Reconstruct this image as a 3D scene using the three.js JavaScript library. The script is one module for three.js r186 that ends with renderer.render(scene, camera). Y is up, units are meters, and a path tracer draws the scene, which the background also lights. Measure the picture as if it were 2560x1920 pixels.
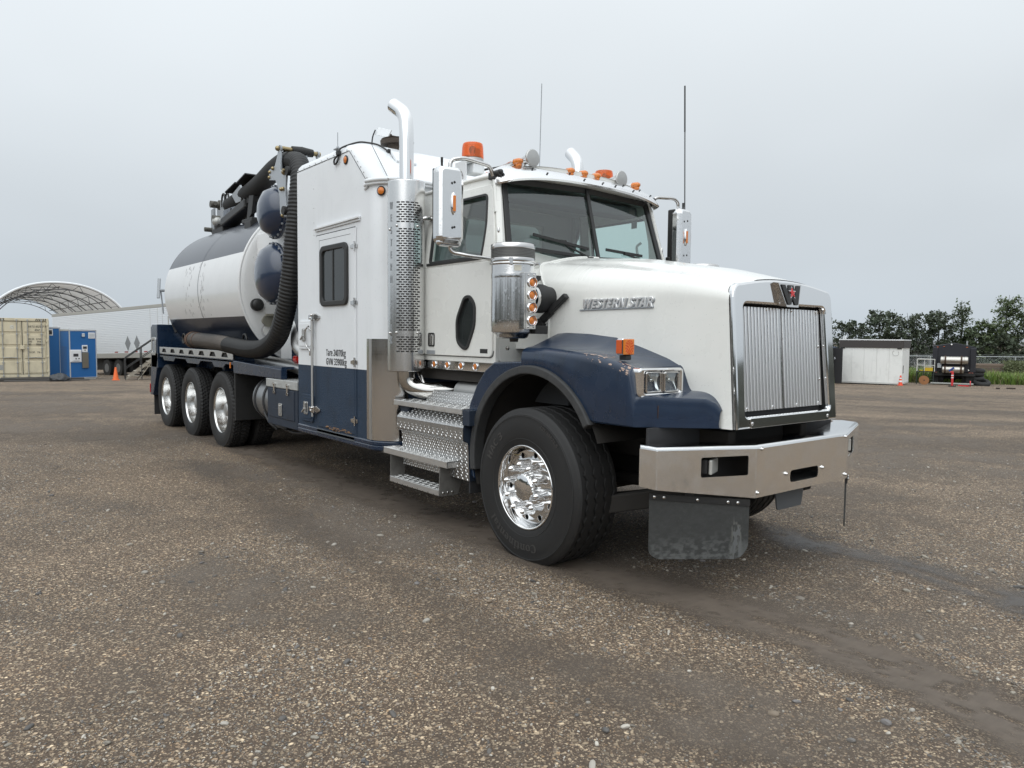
import * as THREE from 'three';
import { RoundedBoxGeometry } from 'three/addons/geometries/RoundedBoxGeometry.js';
import { mergeGeometries, toCreasedNormals } from 'three/addons/utils/BufferGeometryUtils.js';
import { FontLoader } from 'three/addons/loaders/FontLoader.js';
import { TextGeometry } from 'three/addons/geometries/TextGeometry.js';

// ---------------------------------------------------------------- camera, sky, sun, exposure
const scene = new THREE.Scene();
const camera = new THREE.PerspectiveCamera(54.66, 4 / 3, 0.05, 2000);
camera.position.set(3.9815, 1.5705, 4.5227);
camera.rotation.order = 'YXZ';
camera.rotation.set(-0.0622, 0.8961, 0.0100);
scene.add(camera);

const renderer = new THREE.WebGLRenderer({ antialias: true });
renderer.setSize(1024, 768);
renderer.toneMapping = THREE.LinearToneMapping;
renderer.toneMappingExposure = 1.0;
renderer.shadowMap.enabled = true;
renderer.shadowMap.type = THREE.PCFSoftShadowMap;

let seed = 12345;
const rnd = () => { seed = (seed * 1664525 + 1013904223) >>> 0; return seed / 4294967296; };
const rr = (a, b) => a + (b - a) * rnd();
function hash2(i, j, s = 0) { let h = (Math.imul(i, 374761393) + Math.imul(j, 668265263) + Math.imul(s, 974634217)) | 0; h = Math.imul(h ^ (h >>> 13), 1274126177); return ((h ^ (h >>> 16)) >>> 0) / 4294967296; }
function vnoise(x, y, s = 0, per = 0) {
  let i = Math.floor(x), j = Math.floor(y); const fx = x - i, fy = y - j, u = fx * fx * (3 - 2 * fx), v = fy * fy * (3 - 2 * fy);
  const m = (k) => per ? ((k % per) + per) % per : k;
  const a = hash2(m(i), m(j), s), b = hash2(m(i + 1), m(j), s), c = hash2(m(i), m(j + 1), s), d = hash2(m(i + 1), m(j + 1), s);
  return a + (b - a) * u + (c - a) * v + (a - b - c + d) * u * v;
}
function fbm(x, y, o = 4, s = 0, per = 0) { let r = 0, a = .5, t = 0; for (let k = 0; k < o; k++) { r += a * vnoise(x, y, s + k, per); t += a; a *= .5; x *= 2; y *= 2; if (per) per *= 2; } return r / t; }
const clamp = (x, a = 0, b = 1) => Math.min(b, Math.max(a, x));
const lerp = (a, b, t) => a + (b - a) * t;
const sst = (a, b, x) => { const t = clamp((x - a) / (b - a)); return t * t * (3 - 2 * t); };
const interp = (tab, x) => { if (x <= tab[0][0]) return tab[0][1]; for (let i = 1; i < tab.length; i++) if (x <= tab[i][0]) return lerp(tab[i - 1][1], tab[i][1], (x - tab[i - 1][0]) / (tab[i][0] - tab[i - 1][0])); return tab[tab.length - 1][1]; };

const SUN = new THREE.Vector3(0.55, 1.0, 0.75).normalize();
{ // overcast sky: a grey layer, dimmer at the horizon, with faint soft structure
  const W = 1024, H = 512, d = new Float32Array(W * H * 4);
  for (let j = 0; j < H; j++) for (let i = 0; i < W; i++) {
    const el = ((j + .5) / H - .5) * Math.PI, az = ((i + .5) / W - .5) * 2 * Math.PI, k = (j * W + i) * 4;
    const dir = [Math.cos(el) * Math.cos(az), Math.sin(el), Math.cos(el) * Math.sin(az)];
    const s = Math.max(0, dir[1]);
    let L = (0.60 + 0.52 * Math.pow(s, 0.85) + 0.34 * s * s);
    const toSun = Math.max(0, dir[0] * SUN.x + dir[1] * SUN.y + dir[2] * SUN.z);
    L *= 1 + 0.5 * Math.pow(toSun, 3);
    const pu = dir[0] / (s + .35), pv = dir[2] / (s + .35);
    const n = fbm(pu * 1.3 + 20, pv * 1.3 + 20, 4, 3) - .5;
    L *= 1 + 0.20 * n;
    const hz = Math.exp(-s * 5);
    let r = L * lerp(.94, .875, hz), g = L * lerp(.998, .978, hz), b = L * lerp(1.04, 1.07, hz);
    if (dir[1] < 0) { const q = clamp(-dir[1] * 12); r = lerp(r, .11, q); g = lerp(g, .10, q); b = lerp(b, .09, q); }
    d[k] = r; d[k + 1] = g; d[k + 2] = b; d[k + 3] = 1;
  }
  const t = new THREE.DataTexture(d, W, H, THREE.RGBAFormat, THREE.FloatType);
  t.mapping = THREE.EquirectangularReflectionMapping; t.magFilter = t.minFilter = THREE.LinearFilter; t.needsUpdate = true;
  scene.background = t; scene.environment = t;
}
const sun = new THREE.DirectionalLight(new THREE.Color(1, 0.975, 0.94), 0.9);
sun.position.copy(SUN).multiplyScalar(60); sun.castShadow = true;
sun.shadow.radius = 150; sun.shadow.mapSize.set(4096, 4096);
Object.assign(sun.shadow.camera, { left: -50, right: 50, top: 50, bottom: -50, near: 1, far: 160 });
scene.add(sun, sun.target);

// ---------------------------------------------------------------- helpers
const names = new Map();
const num = (n) => { const k = names.get(n) || 0; names.set(n, k + 1); return k ? `${n}_${String(k).padStart(3, '0')}` : n; };
function tag(o, label, category, group, kind) { if (label) o.userData.label = label; if (category) o.userData.category = category; if (group) o.userData.group = group; if (kind) o.userData.kind = kind; return o; }
function thing(name, label, category, pos = [0, 0, 0], ry = 0, group) { const g = new THREE.Group(); g.name = num(name); g.position.set(...pos); g.rotation.y = ry; scene.add(g); return tag(g, label, category, group); }
function P(parent, name, geo, mat, extra) { const m = new THREE.Mesh(Array.isArray(geo) ? mg(geo) : geo, mat); m.name = num(name); m.castShadow = m.receiveShadow = true; parent.add(m); if (extra) Object.assign(m.userData, extra); return m; }
function grp(parent, name) { const g = new THREE.Group(); g.name = num(name); parent.add(g); return g; }
function copyThing(o, pos, ry, label, group) { const c = o.clone(); c.name = num(o.name.replace(/_\d{3}$/, '')); c.userData = { ...o.userData }; if (label) c.userData.label = label; if (group) c.userData.group = group; c.position.set(...pos); if (ry !== undefined) c.rotation.y = ry; scene.add(c); return c; }
function prep(g) { g = g.index ? g.toNonIndexed() : g; const o = new THREE.BufferGeometry(); o.setAttribute('position', g.attributes.position); if (!g.attributes.normal) g.computeVertexNormals(); o.setAttribute('normal', g.attributes.normal); if (g.attributes.uv) o.setAttribute('uv', g.attributes.uv); else metricUV(o); return o; }
function mg(list) { return list.length === 1 ? list[0] : mergeGeometries(list.map(prep)); }
function metricUV(g, s = 1) { // uv in metres by the dominant normal axis
  const p = g.attributes.position, n = g.attributes.normal, uv = new Float32Array(p.count * 2);
  for (let i = 0; i < p.count; i++) {
    const ax = Math.abs(n.getX(i)), ay = Math.abs(n.getY(i)), az = Math.abs(n.getZ(i));
    let u, v; if (az >= ax && az >= ay) { u = p.getX(i); v = p.getY(i); } else if (ax >= ay) { u = -p.getZ(i); v = p.getY(i); } else { u = p.getX(i); v = -p.getZ(i); }
    uv[2 * i] = u * s; uv[2 * i + 1] = v * s;
  }
  g.setAttribute('uv', new THREE.BufferAttribute(uv, 2)); return g;
}
const mu = (g) => metricUV(prep(g));
function bx(w, h, d, x, y, z, r = .004) { r = Math.min(r, w * .45, h * .45, d * .45); const g = r > 0 ? new RoundedBoxGeometry(w, h, d, 1, r) : new THREE.BoxGeometry(w, h, d); g.translate(x, y, z); return metricUV(prep(g)); }
function span(x0, x1, y0, y1, z0, z1, r = .004) { return bx(x1 - x0, y1 - y0, z1 - z0, (x0 + x1) / 2, (y0 + y1) / 2, (z0 + z1) / 2, r); }
function cyl(r0, r1, h, axis, x, y, z, seg = 24, open = false) { const g = new THREE.CylinderGeometry(r1, r0, h, seg, 1, open); if (axis === 'x') g.rotateZ(-Math.PI / 2); if (axis === 'z') g.rotateX(Math.PI / 2); g.translate(x, y, z); return g; }
function sph(r, x, y, z, sx = 1, sy = 1, sz = 1, a = 20, b = 14) { const g = new THREE.SphereGeometry(r, a, b); g.scale(sx, sy, sz); g.translate(x, y, z); return g; }
const V = (a) => new THREE.Vector3(...a);
function tube(pts, r, seg = 0, rs = 10, tension = .5) { const c = new THREE.CatmullRomCurve3(pts.map(V), false, 'catmullrom', tension); return new THREE.TubeGeometry(c, seg || pts.length * 8, r, rs, false); }
function rod(a, b, r, seg = 8) { const A = V(a), B = V(b), L = A.distanceTo(B); const g = new THREE.CylinderGeometry(r, r, L, seg); g.translate(0, L / 2, 0); g.applyQuaternion(new THREE.Quaternion().setFromUnitVectors(new THREE.Vector3(0, 1, 0), B.clone().sub(A).normalize())); g.translate(A.x, A.y, A.z); return g; }
function bar(a, b, w, h, up = [0, 1, 0]) { const A = V(a), B = V(b), L = A.distanceTo(B), X = B.clone().sub(A).normalize(), Z = X.clone().cross(V(up)).normalize(), Y = Z.clone().cross(X); const g = new RoundedBoxGeometry(L, h, w, 1, Math.min(w, h) * .2); g.applyMatrix4(new THREE.Matrix4().makeBasis(X, Y, Z)); const c = A.add(B).multiplyScalar(.5); g.translate(c.x, c.y, c.z); return metricUV(prep(g)); }
// a bent pipe: straight runs with rounded corners
function pipe(pts, r, bend = .08, rs = 12) {
  const p = pts.map(V), out = [p[0]];
  for (let i = 1; i < p.length - 1; i++) { const a = p[i - 1].clone().sub(p[i]), b = p[i + 1].clone().sub(p[i]); const k = Math.min(bend, a.length() * .45, b.length() * .45); a.setLength(k); b.setLength(k); for (let t = 0; t <= 6; t++) { const s = t / 6; const A = p[i].clone().add(a), B = p[i].clone().add(b); out.push(A.clone().multiplyScalar((1 - s) * (1 - s)).add(p[i].clone().multiplyScalar(2 * s * (1 - s))).add(B.multiplyScalar(s * s))); } }
  out.push(p[p.length - 1]);
  const c = new THREE.CurvePath(); for (let i = 1; i < out.length; i++) c.add(new THREE.LineCurve3(out[i - 1], out[i]));
  return new THREE.TubeGeometry(new THREE.CatmullRomCurve3(out, false, 'centripetal'), out.length * 4, r, rs, false);
}
function lathe(prof, axis, x, y, z, seg = 40, arc = Math.PI * 2, st = 0) { const g = new THREE.LatheGeometry(prof.map(([r, h]) => new THREE.Vector2(r, h)), seg, st, arc); if (axis === 'x') g.rotateZ(-Math.PI / 2); if (axis === 'z') g.rotateX(Math.PI / 2); g.translate(x, y, z); return g; }
function shape(pts, holes = []) { const s = new THREE.Shape(pts.map(([a, b]) => new THREE.Vector2(a, b))); for (const h of holes) s.holes.push(new THREE.Path(h.map(([a, b]) => new THREE.Vector2(a, b)))); return s; }
function rrect(x0, x1, y0, y1, r, n = 5) { const o = [], c = [[x1 - r, y0 + r, -90], [x1 - r, y1 - r, 0], [x0 + r, y1 - r, 90], [x0 + r, y0 + r, 180]]; for (const [cx, cy, a] of c) for (let k = 0; k <= n; k++) { const t = (a + 90 * k / n) * Math.PI / 180; o.push([cx + r * Math.cos(t), cy + r * Math.sin(t)]); } return o; }
function roundPoly(pts, r, n = 5) { const o = []; const m = pts.length; for (let i = 0; i < m; i++) { const p = pts[i], a = pts[(i + m - 1) % m], b = pts[(i + 1) % m]; const R = Array.isArray(r) ? r[i] : r; const da = Math.hypot(a[0] - p[0], a[1] - p[1]), db = Math.hypot(b[0] - p[0], b[1] - p[1]); const k = Math.min(R, da * .45, db * .45); if (k < 1e-4) { o.push(p); continue; } const A = [p[0] + (a[0] - p[0]) * k / da, p[1] + (a[1] - p[1]) * k / da], B = [p[0] + (b[0] - p[0]) * k / db, p[1] + (b[1] - p[1]) * k / db]; for (let t = 0; t <= n; t++) { const s = t / n; o.push([A[0] * (1 - s) * (1 - s) + 2 * p[0] * s * (1 - s) + B[0] * s * s, A[1] * (1 - s) * (1 - s) + 2 * p[1] * s * (1 - s) + B[1] * s * s]); } } return o; }
function insetPoly(pts, d) { // simple offset for convex-ish outlines, counter-clockwise, inwards for d>0
  const m = pts.length, o = []; for (let i = 0; i < m; i++) { const p = pts[i], a = pts[(i + m - 1) % m], b = pts[(i + 1) % m]; let n1 = [-(p[1] - a[1]), p[0] - a[0]], n2 = [-(b[1] - p[1]), b[0] - p[0]]; const l1 = Math.hypot(...n1) || 1, l2 = Math.hypot(...n2) || 1; let nx = n1[0] / l1 + n2[0] / l2, ny = n1[1] / l1 + n2[1] / l2; const l = Math.hypot(nx, ny) || 1; o.push([p[0] + nx / l * d, p[1] + ny / l * d]); } return o; }
function ext(s, depth, bev = 0) { const g = new THREE.ExtrudeGeometry(s, { depth: depth - 2 * bev, bevelEnabled: bev > 0, bevelThickness: bev, bevelSize: bev, bevelOffset: -bev, bevelSegments: 2, curveSegments: 8 }); if (bev > 0) g.translate(0, 0, bev); return g; }
const sideZ = (s, z0, depth, bev = 0) => { const g = ext(s, depth, bev); g.translate(0, 0, z0); return mu(g); };            // outline in (x, y), thick towards +z
const frontX = (s, x0, depth, bev = 0) => { const g = ext(s, depth, bev); g.rotateY(Math.PI / 2); g.translate(x0, 0, 0); return mu(g); }; // outline in (-z, y), thick towards +x
function flipped(g) { g = prep(g.clone()); for (const k of ['position', 'normal', 'uv']) { const a = g.attributes[k], n = a.itemSize; for (let i = 0; i < a.count; i += 3) for (let c = 0; c < n; c++) { const t = a.array[(i + 1) * n + c]; a.array[(i + 1) * n + c] = a.array[(i + 2) * n + c]; a.array[(i + 2) * n + c] = t; } } return g; }
function mirZ(g) { const o = prep(g).clone(); const p = o.attributes.position, n = o.attributes.normal; for (let i = 0; i < p.count; i++) { p.setZ(i, -p.getZ(i)); n.setZ(i, -n.getZ(i)); } return flipped(o); }
function grid(nu, nv, fn, flip = false) { const pos = [], uv = [], idx = []; for (let j = 0; j <= nv; j++) for (let i = 0; i <= nu; i++) { const p = fn(i / nu, j / nv); pos.push(p[0], p[1], p[2]); uv.push(p[3] ?? i / nu, p[4] ?? j / nv); } for (let j = 0; j < nv; j++) for (let i = 0; i < nu; i++) { const a = j * (nu + 1) + i, b = a + 1, c = a + nu + 1, d = c + 1; flip ? idx.push(a, c, b, b, c, d) : idx.push(a, b, c, b, d, c); } const g = new THREE.BufferGeometry(); g.setAttribute('position', new THREE.Float32BufferAttribute(pos, 3)); g.setAttribute('uv', new THREE.Float32BufferAttribute(uv, 2)); g.setIndex(idx); g.computeVertexNormals(); return g; }
const creased = (g, a = .6) => toCreasedNormals(g, a);
function warp(g, fn) { const p = g.attributes.position; for (let i = 0; i < p.count; i++) { const q = fn(p.getX(i), p.getY(i), p.getZ(i)); p.setXYZ(i, q[0], q[1], q[2]); } g.computeVertexNormals(); return g; }
const loader = new FontLoader();
const fontSans = await loader.loadAsync('fonts/droid/droid_sans_regular.typeface.json');
const fontBold = await loader.loadAsync('fonts/droid/droid_sans_bold.typeface.json');
const fontSerif = await loader.loadAsync('fonts/droid/droid_serif_bold.typeface.json');
function txt(s, size, depth, font = fontBold, bev = 0) { const g = new TextGeometry(s, { font, size, depth, curveSegments: 3, bevelEnabled: bev > 0, bevelSize: bev, bevelThickness: bev, bevelSegments: 1 }); g.computeBoundingBox(); return g; }

// ---------------------------------------------------------------- textures and materials
function dataTex(n, fn, srgb = false, w = n, h = n) { const d = new Uint8Array(w * h * 4); for (let j = 0; j < h; j++) for (let i = 0; i < w; i++) { const c = fn(i, j), k = (j * w + i) * 4; if (typeof c === 'number') { d[k] = d[k + 1] = d[k + 2] = clamp(c) * 255; } else { d[k] = clamp(c[0]) * 255; d[k + 1] = clamp(c[1]) * 255; d[k + 2] = clamp(c[2]) * 255; } d[k + 3] = 255; } const t = new THREE.DataTexture(d, w, h, THREE.RGBAFormat); t.wrapS = t.wrapT = THREE.RepeatWrapping; t.magFilter = THREE.LinearFilter; t.minFilter = THREE.LinearMipmapLinearFilter; t.generateMipmaps = true; if (srgb) t.colorSpace = THREE.SRGBColorSpace; t.needsUpdate = true; return t; }
const rep = (t, s, s2 = s) => { const c = t.clone(); c.repeat.set(s, s2); c.needsUpdate = true; return c; };
const cloud = dataTex(256, (i, j) => fbm(i / 32, j / 32, 5, 11, 8));
const grainT = dataTex(256, (i, j) => .5 * hash2(i, j, 5) + .5 * fbm(i / 4, j / 4, 3, 7, 64));
const pebbleBump = dataTex(256, (i, j) => { const a = fbm(i / 5.33, j / 5.33, 2, 21, 48); return sst(.38, .62, a); });
const diamond = dataTex(256, (i, j) => { let h = 0; const u = i / 256, v = j / 256; for (const [cx, cy, s] of [[.25, .25, 1], [.75, .75, 1], [.75, .25, -1], [.25, .75, -1]]) for (const ox of [-1, 0, 1]) for (const oy of [-1, 0, 1]) { const x = u - cx - ox, y = v - cy - oy; const a = (x + s * y) * .7071, b = (x - s * y) * .7071; const e = (a / .20) ** 2 + (b / .06) ** 2; if (e < 1) h = Math.max(h, Math.sqrt(1 - e)); } return h; });
const brushT = dataTex(256, (i, j) => .5 + .5 * (vnoise(i / 90, j / 1.2, 31) - .5) + .3 * (hash2(0, j, 9) - .5), false);
const dropT = (() => { const n = 512, a = new Float32Array(n * n); let s = 777; const r = () => { s = (s * 1664525 + 1013904223) >>> 0; return s / 4294967296; }; for (let k = 0; k < 1500; k++) { const x = r() * n, y = r() * n, R = 1.2 + r() * r() * 4; for (let j = -6; j <= 6; j++) for (let i = -6; i <= 6; i++) { const d = (i * i + j * j) / (R * R); if (d < 1) { const q = (((Math.floor(y) + j + n) % n) * n + (Math.floor(x) + i + n) % n); a[q] = Math.max(a[q], Math.sqrt(1 - d) * R / 5); } } } return dataTex(n, (i, j) => a[j * n + i]); })();
const dirtRough = (base, amp) => dataTex(256, (i, j) => clamp(base + amp * (fbm(i / 42.67, j / 42.67, 5, 17, 6) - .5) * 2));
const C = (r, g, b) => new THREE.Color().setRGB(r, g, b);
const std = (c, rough, metal = 0, o = {}) => new THREE.MeshStandardMaterial({ color: c, roughness: rough, metalness: metal, ...o });
const phy = (c, rough, metal = 0, o = {}) => new THREE.MeshPhysicalMaterial({ color: c, roughness: rough, metalness: metal, ...o });
// paint with faint road film: a colour map (grime has its own shape) and a roughness map
const filmMap = (lo, s) => dataTex(512, (i, j) => { const a = fbm(i / 64, j / 64, 5, s, 8), b = fbm(i / 16, j / 128, 4, s + 9, 32), k = hash2(i, j, s); let v = 1 - (1 - lo) * (sst(.45, .8, a) * .6 + sst(.55, .85, b) * .5); if (k > .9985) v *= .6; return [v, v * .995, v * .985]; });
const M = {};
const filmW = filmMap(.94, 41), filmN = filmMap(.70, 57);
M.white = phy(C(.79, .795, .765), .35, 0, { clearcoat: .55, clearcoatRoughness: .12, map: rep(filmW, .6), roughnessMap: rep(dirtRough(.8, .25), 1.0) });
M.whiteBox = phy(C(.775, .80, .825), .42, 0, { clearcoat: .25, clearcoatRoughness: .25, map: rep(filmW, .45) });
M.whiteDoor = phy(C(.765, .79, .815), .42, 0, { clearcoat: .25, clearcoatRoughness: .25, map: rep(filmW, .7) });
M.navy = phy(C(.0090, .0235, .054), .36, 0, { clearcoat: .42, clearcoatRoughness: .22, map: rep(filmN, .9), roughnessMap: rep(dirtRough(.8, .4), 1.3) });
M.navyGloss = phy(C(.010, .024, .058), .3, 0, { clearcoat: .9, clearcoatRoughness: .06 });
M.navyFlat = std(C(.017, .027, .046), .55, 0, { map: rep(filmN, 1.2) });
M.liner = std(C(.014, .034, .068), .62, 0, { bumpMap: rep(pebbleBump, 4.2), bumpScale: .0022, map: rep(filmN, .8) });
M.chrome = std(C(.82, .82, .82), .07, 1);
M.chromeWet = std(C(.74, .74, .74), .10, 1, { bumpMap: rep(dropT, 4), bumpScale: .0004 });
M.bumper = std(C(.90, .90, .895), .27, 1, { bumpMap: rep(dropT, 2.5), bumpScale: .00022, roughnessMap: rep(dirtRough(.8, .6), 2.3) });
M.steel = std(C(.62, .61, .60), .28, 1, { roughnessMap: rep(brushT, 1, 2) });
M.alu = std(C(.58, .58, .57), .38, 1);
M.aluDull = std(C(.52, .52, .51), .52, 1);
M.slat = std(C(.82, .825, .83), .30, 1);
M.diamond = std(C(.52, .52, .515), .30, 1, { bumpMap: rep(grainT, 10), bumpScale: .0008 });
M.galv = std(C(.74, .74, .73), .38, .9, { roughnessMap: rep(dirtRough(.9, .4), 6), bumpMap: rep(grainT, 8), bumpScale: .0006 });
M.rubber = std(C(.022, .022, .022), .62);
M.tyre = std(C(.0135, .0132, .013), .66, 0, { bumpMap: rep(grainT, 6), bumpScale: .0005 });
M.tyreTread = std(C(.014, .013, .012), .85, 0, { bumpMap: rep(grainT, 6), bumpScale: .0012 });
M.flare = std(C(.044, .045, .046), .62, 0, { map: rep(filmN, 3) });
M.flap = std(C(.036, .040, .046), .6, 0, { map: dataTex(512, (i, j) => { const y = j / 512; const a = fbm(i / 20, j / 20, 5, 71), k = hash2(i >> 1, j >> 1, 3); let v = .55 + .35 * a + 1.0 * sst(.5, .05, y) * sst(.35, .7, a) + (k > .993 ? .8 : 0); const e = sst(.80, .86, i / 512) * sst(.94, .9, i / 512) * sst(.7, .4, y) * sst(.4, .55, fbm(i / 8, j / 40, 3, 5)); return [v * .5 + e, v * .5 + e * .95, v * .48 + e * .82]; }) });
M.flap.color = C(.115, .12, .122);
M.black = std(C(.02, .02, .02), .5);
M.blackSoft = std(C(.028, .028, .03), .8);
M.dark = std(C(.022, .021, .020), .85);
M.under = std(C(.030, .027, .024), .9);
M.amber = phy(C(.72, .20, .015), .22, 0, { clearcoat: .6, clearcoatRoughness: .08, bumpMap: rep(diamond, 40), bumpScale: .001 });
M.amberGlass = phy(C(.95, .32, .03), .08, 0, { transmission: .85, thickness: 0 });
M.redLens = phy(C(.45, .02, .015), .2, 0, { clearcoat: .5 });
M.redAmber = phy(C(.62, .10, .02), .25, 0, { clearcoat: .5, bumpMap: rep(diamond, 50), bumpScale: .001 });
M.lens = phy(C(.95, .97, .97), .04, 0, { transmission: 1, thickness: 0 });
M.glass = phy(C(.74, .86, .83), .02, 0, { transmission: 1, thickness: 0, ior: 1.85 });
M.glassDark = phy(C(.10, .115, .115), .05, 0, { transmission: .75, thickness: 0 });
M.mirrorGlass = std(C(.7, .72, .73), .03, 1);
M.hose = std(C(.012, .012, .012), .52); M.boomTube = std(C(.009, .009, .009), .8);
M.interior = std(C(.44, .46, .465), .9);
M.interiorDark = std(C(.09, .094, .10), .85);
M.rust = std(C(.055, .030, .020), .9);
M.brass = std(C(.35, .28, .16), .4, 1);
M.greySteel = std(C(.34, .36, .38), .5, .3);
M.tankBand = M.navyGloss;
M.seam = std(C(.10, .105, .11), .8);
M.letter = std(C(.012, .012, .014), .5);
M.mesh = std(C(.30, .30, .29), .5, .9, { bumpMap: rep(diamond, 60), bumpScale: .002 });
M.red = std(C(.55, .02, .02), .35);
// ---------------------------------------------------------------- the truck (forward is +x, its right side is +z, front axle at the origin)
const truck = thing('vacuum_truck', 'white and navy vacuum truck with chrome bumper, sleeper box and round tank', 'truck');
const TP = (n, g, m, e) => P(truck, n, g, m, e);

// ----- hood
const crownT = [[-.6, 2.262], [-.5, 2.245], [-.2, 2.212], [.17, 2.165], [.53, 2.105], [.81, 2.058], [.99, 2.015], [1.12, 1.98], [1.22, 1.952]];
const fendY = [[-.5, 1.585], [-.3, 1.60], [-.07, 1.622], [.15, 1.617], [.38, 1.592], [.61, 1.518], [.8, 1.452], [.9, 1.402], [.94, 1.37]];
const hoodHalf = (x) => .60 + (1.2 - x) * .126;
function hoodPt(x, s, inset = 0) { // s in [-1, 1]: right foot -> crown -> left foot
  const t = clamp((x + .25) / 1.45), zs = hoodHalf(x) - inset, yc = interp(crownT, x) - inset, r = lerp(.27, .105, t), ysh = yc - lerp(.075, .045, t);
  const yb = x < .86 ? interp(fendY, x) - .10 : lerp(1.30, 1.016, sst(.9, 1.02, x));
  const a = Math.abs(s), sg = s < 0 ? 1 : -1; let z, y;
  if (a > .62) { const k = (a - .62) / .38; y = lerp(ysh - r, yb, k); z = zs + k * .012; }
  else if (a > .36) { const k = (.62 - a) / .26 * Math.PI / 2; y = ysh - r + r * Math.sin(k); z = zs - r + r * Math.cos(k); }
  else { const w = zs - r; z = w * a / .36; y = ysh + (yc - ysh) * (1 - (z / w) ** 2); y += .018 * sst(.36, .30, z / hoodHalf(x) * .6 + .0) * sst(-.4, .1, x); }
  return [x, y, z * sg];
}
const hoodRear = (s) => { const a = Math.abs(s); return -.25 - .27 * sst(.66, .38, a); };
TP('hood', grid(96, 60, (u, v) => { const s = u * 2 - 1, x = lerp(hoodRear(s), 1.205, v); const p = hoodPt(x, s); p[0] += (1.9 - p[1]) * .078 * Math.max(0, (v - .5) * 2); return [...p, p[2] + p[1], p[0]]; }, true), M.white);
{ // rear lip of the hood and the black rubber latch
  const lip = []; for (let k = 0; k <= 14; k++) { const s = -1 + k / 14; const x = hoodRear(s); const p = hoodPt(x, s); lip.push([x + .004, p[1] + .002, p[2] + .002]); }
  TP('hood_edge', tube(lip, .009, 90, 8), M.white);
  for (const sg of [1, -1]) TP('hood_latch', [bar([-.30, 1.70, sg * .815], [-.20, 1.775, sg * .805], .035, .055), bar([-.215, 1.763, sg * .812], [-.055, 1.885, sg * .79], .045, .042), bar([-.335, 1.69, sg * .84], [-.27, 1.655, sg * .82], .06, .05), rod([-.30, 1.70, sg * .79], [-.30, 1.70, sg * .86], .018)], M.rubber);
}
// cowl between the hood and the cab
TP('cowl', [grid(60, 16, (u, v) => { const s = u * 2 - 1; const p = hoodPt(lerp(-.10, -.66, v), s, .045); return [...p, p[2] + p[1], p[0]]; }), mu(frontX(shape(roundPoly([[-.972, 1.37], [.972, 1.37], [.972, 2.27], [.60, 2.262], [0, 2.20], [-.60, 2.262], [-.972, 2.27]], [.06, .06, .03, .03, .03, .03, .03])), -.70, .07, .012))], M.white);
TP('firewall', span(-.66, -.22, 1.05, 1.92, -.60, .60, 0), M.interiorDark);

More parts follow.
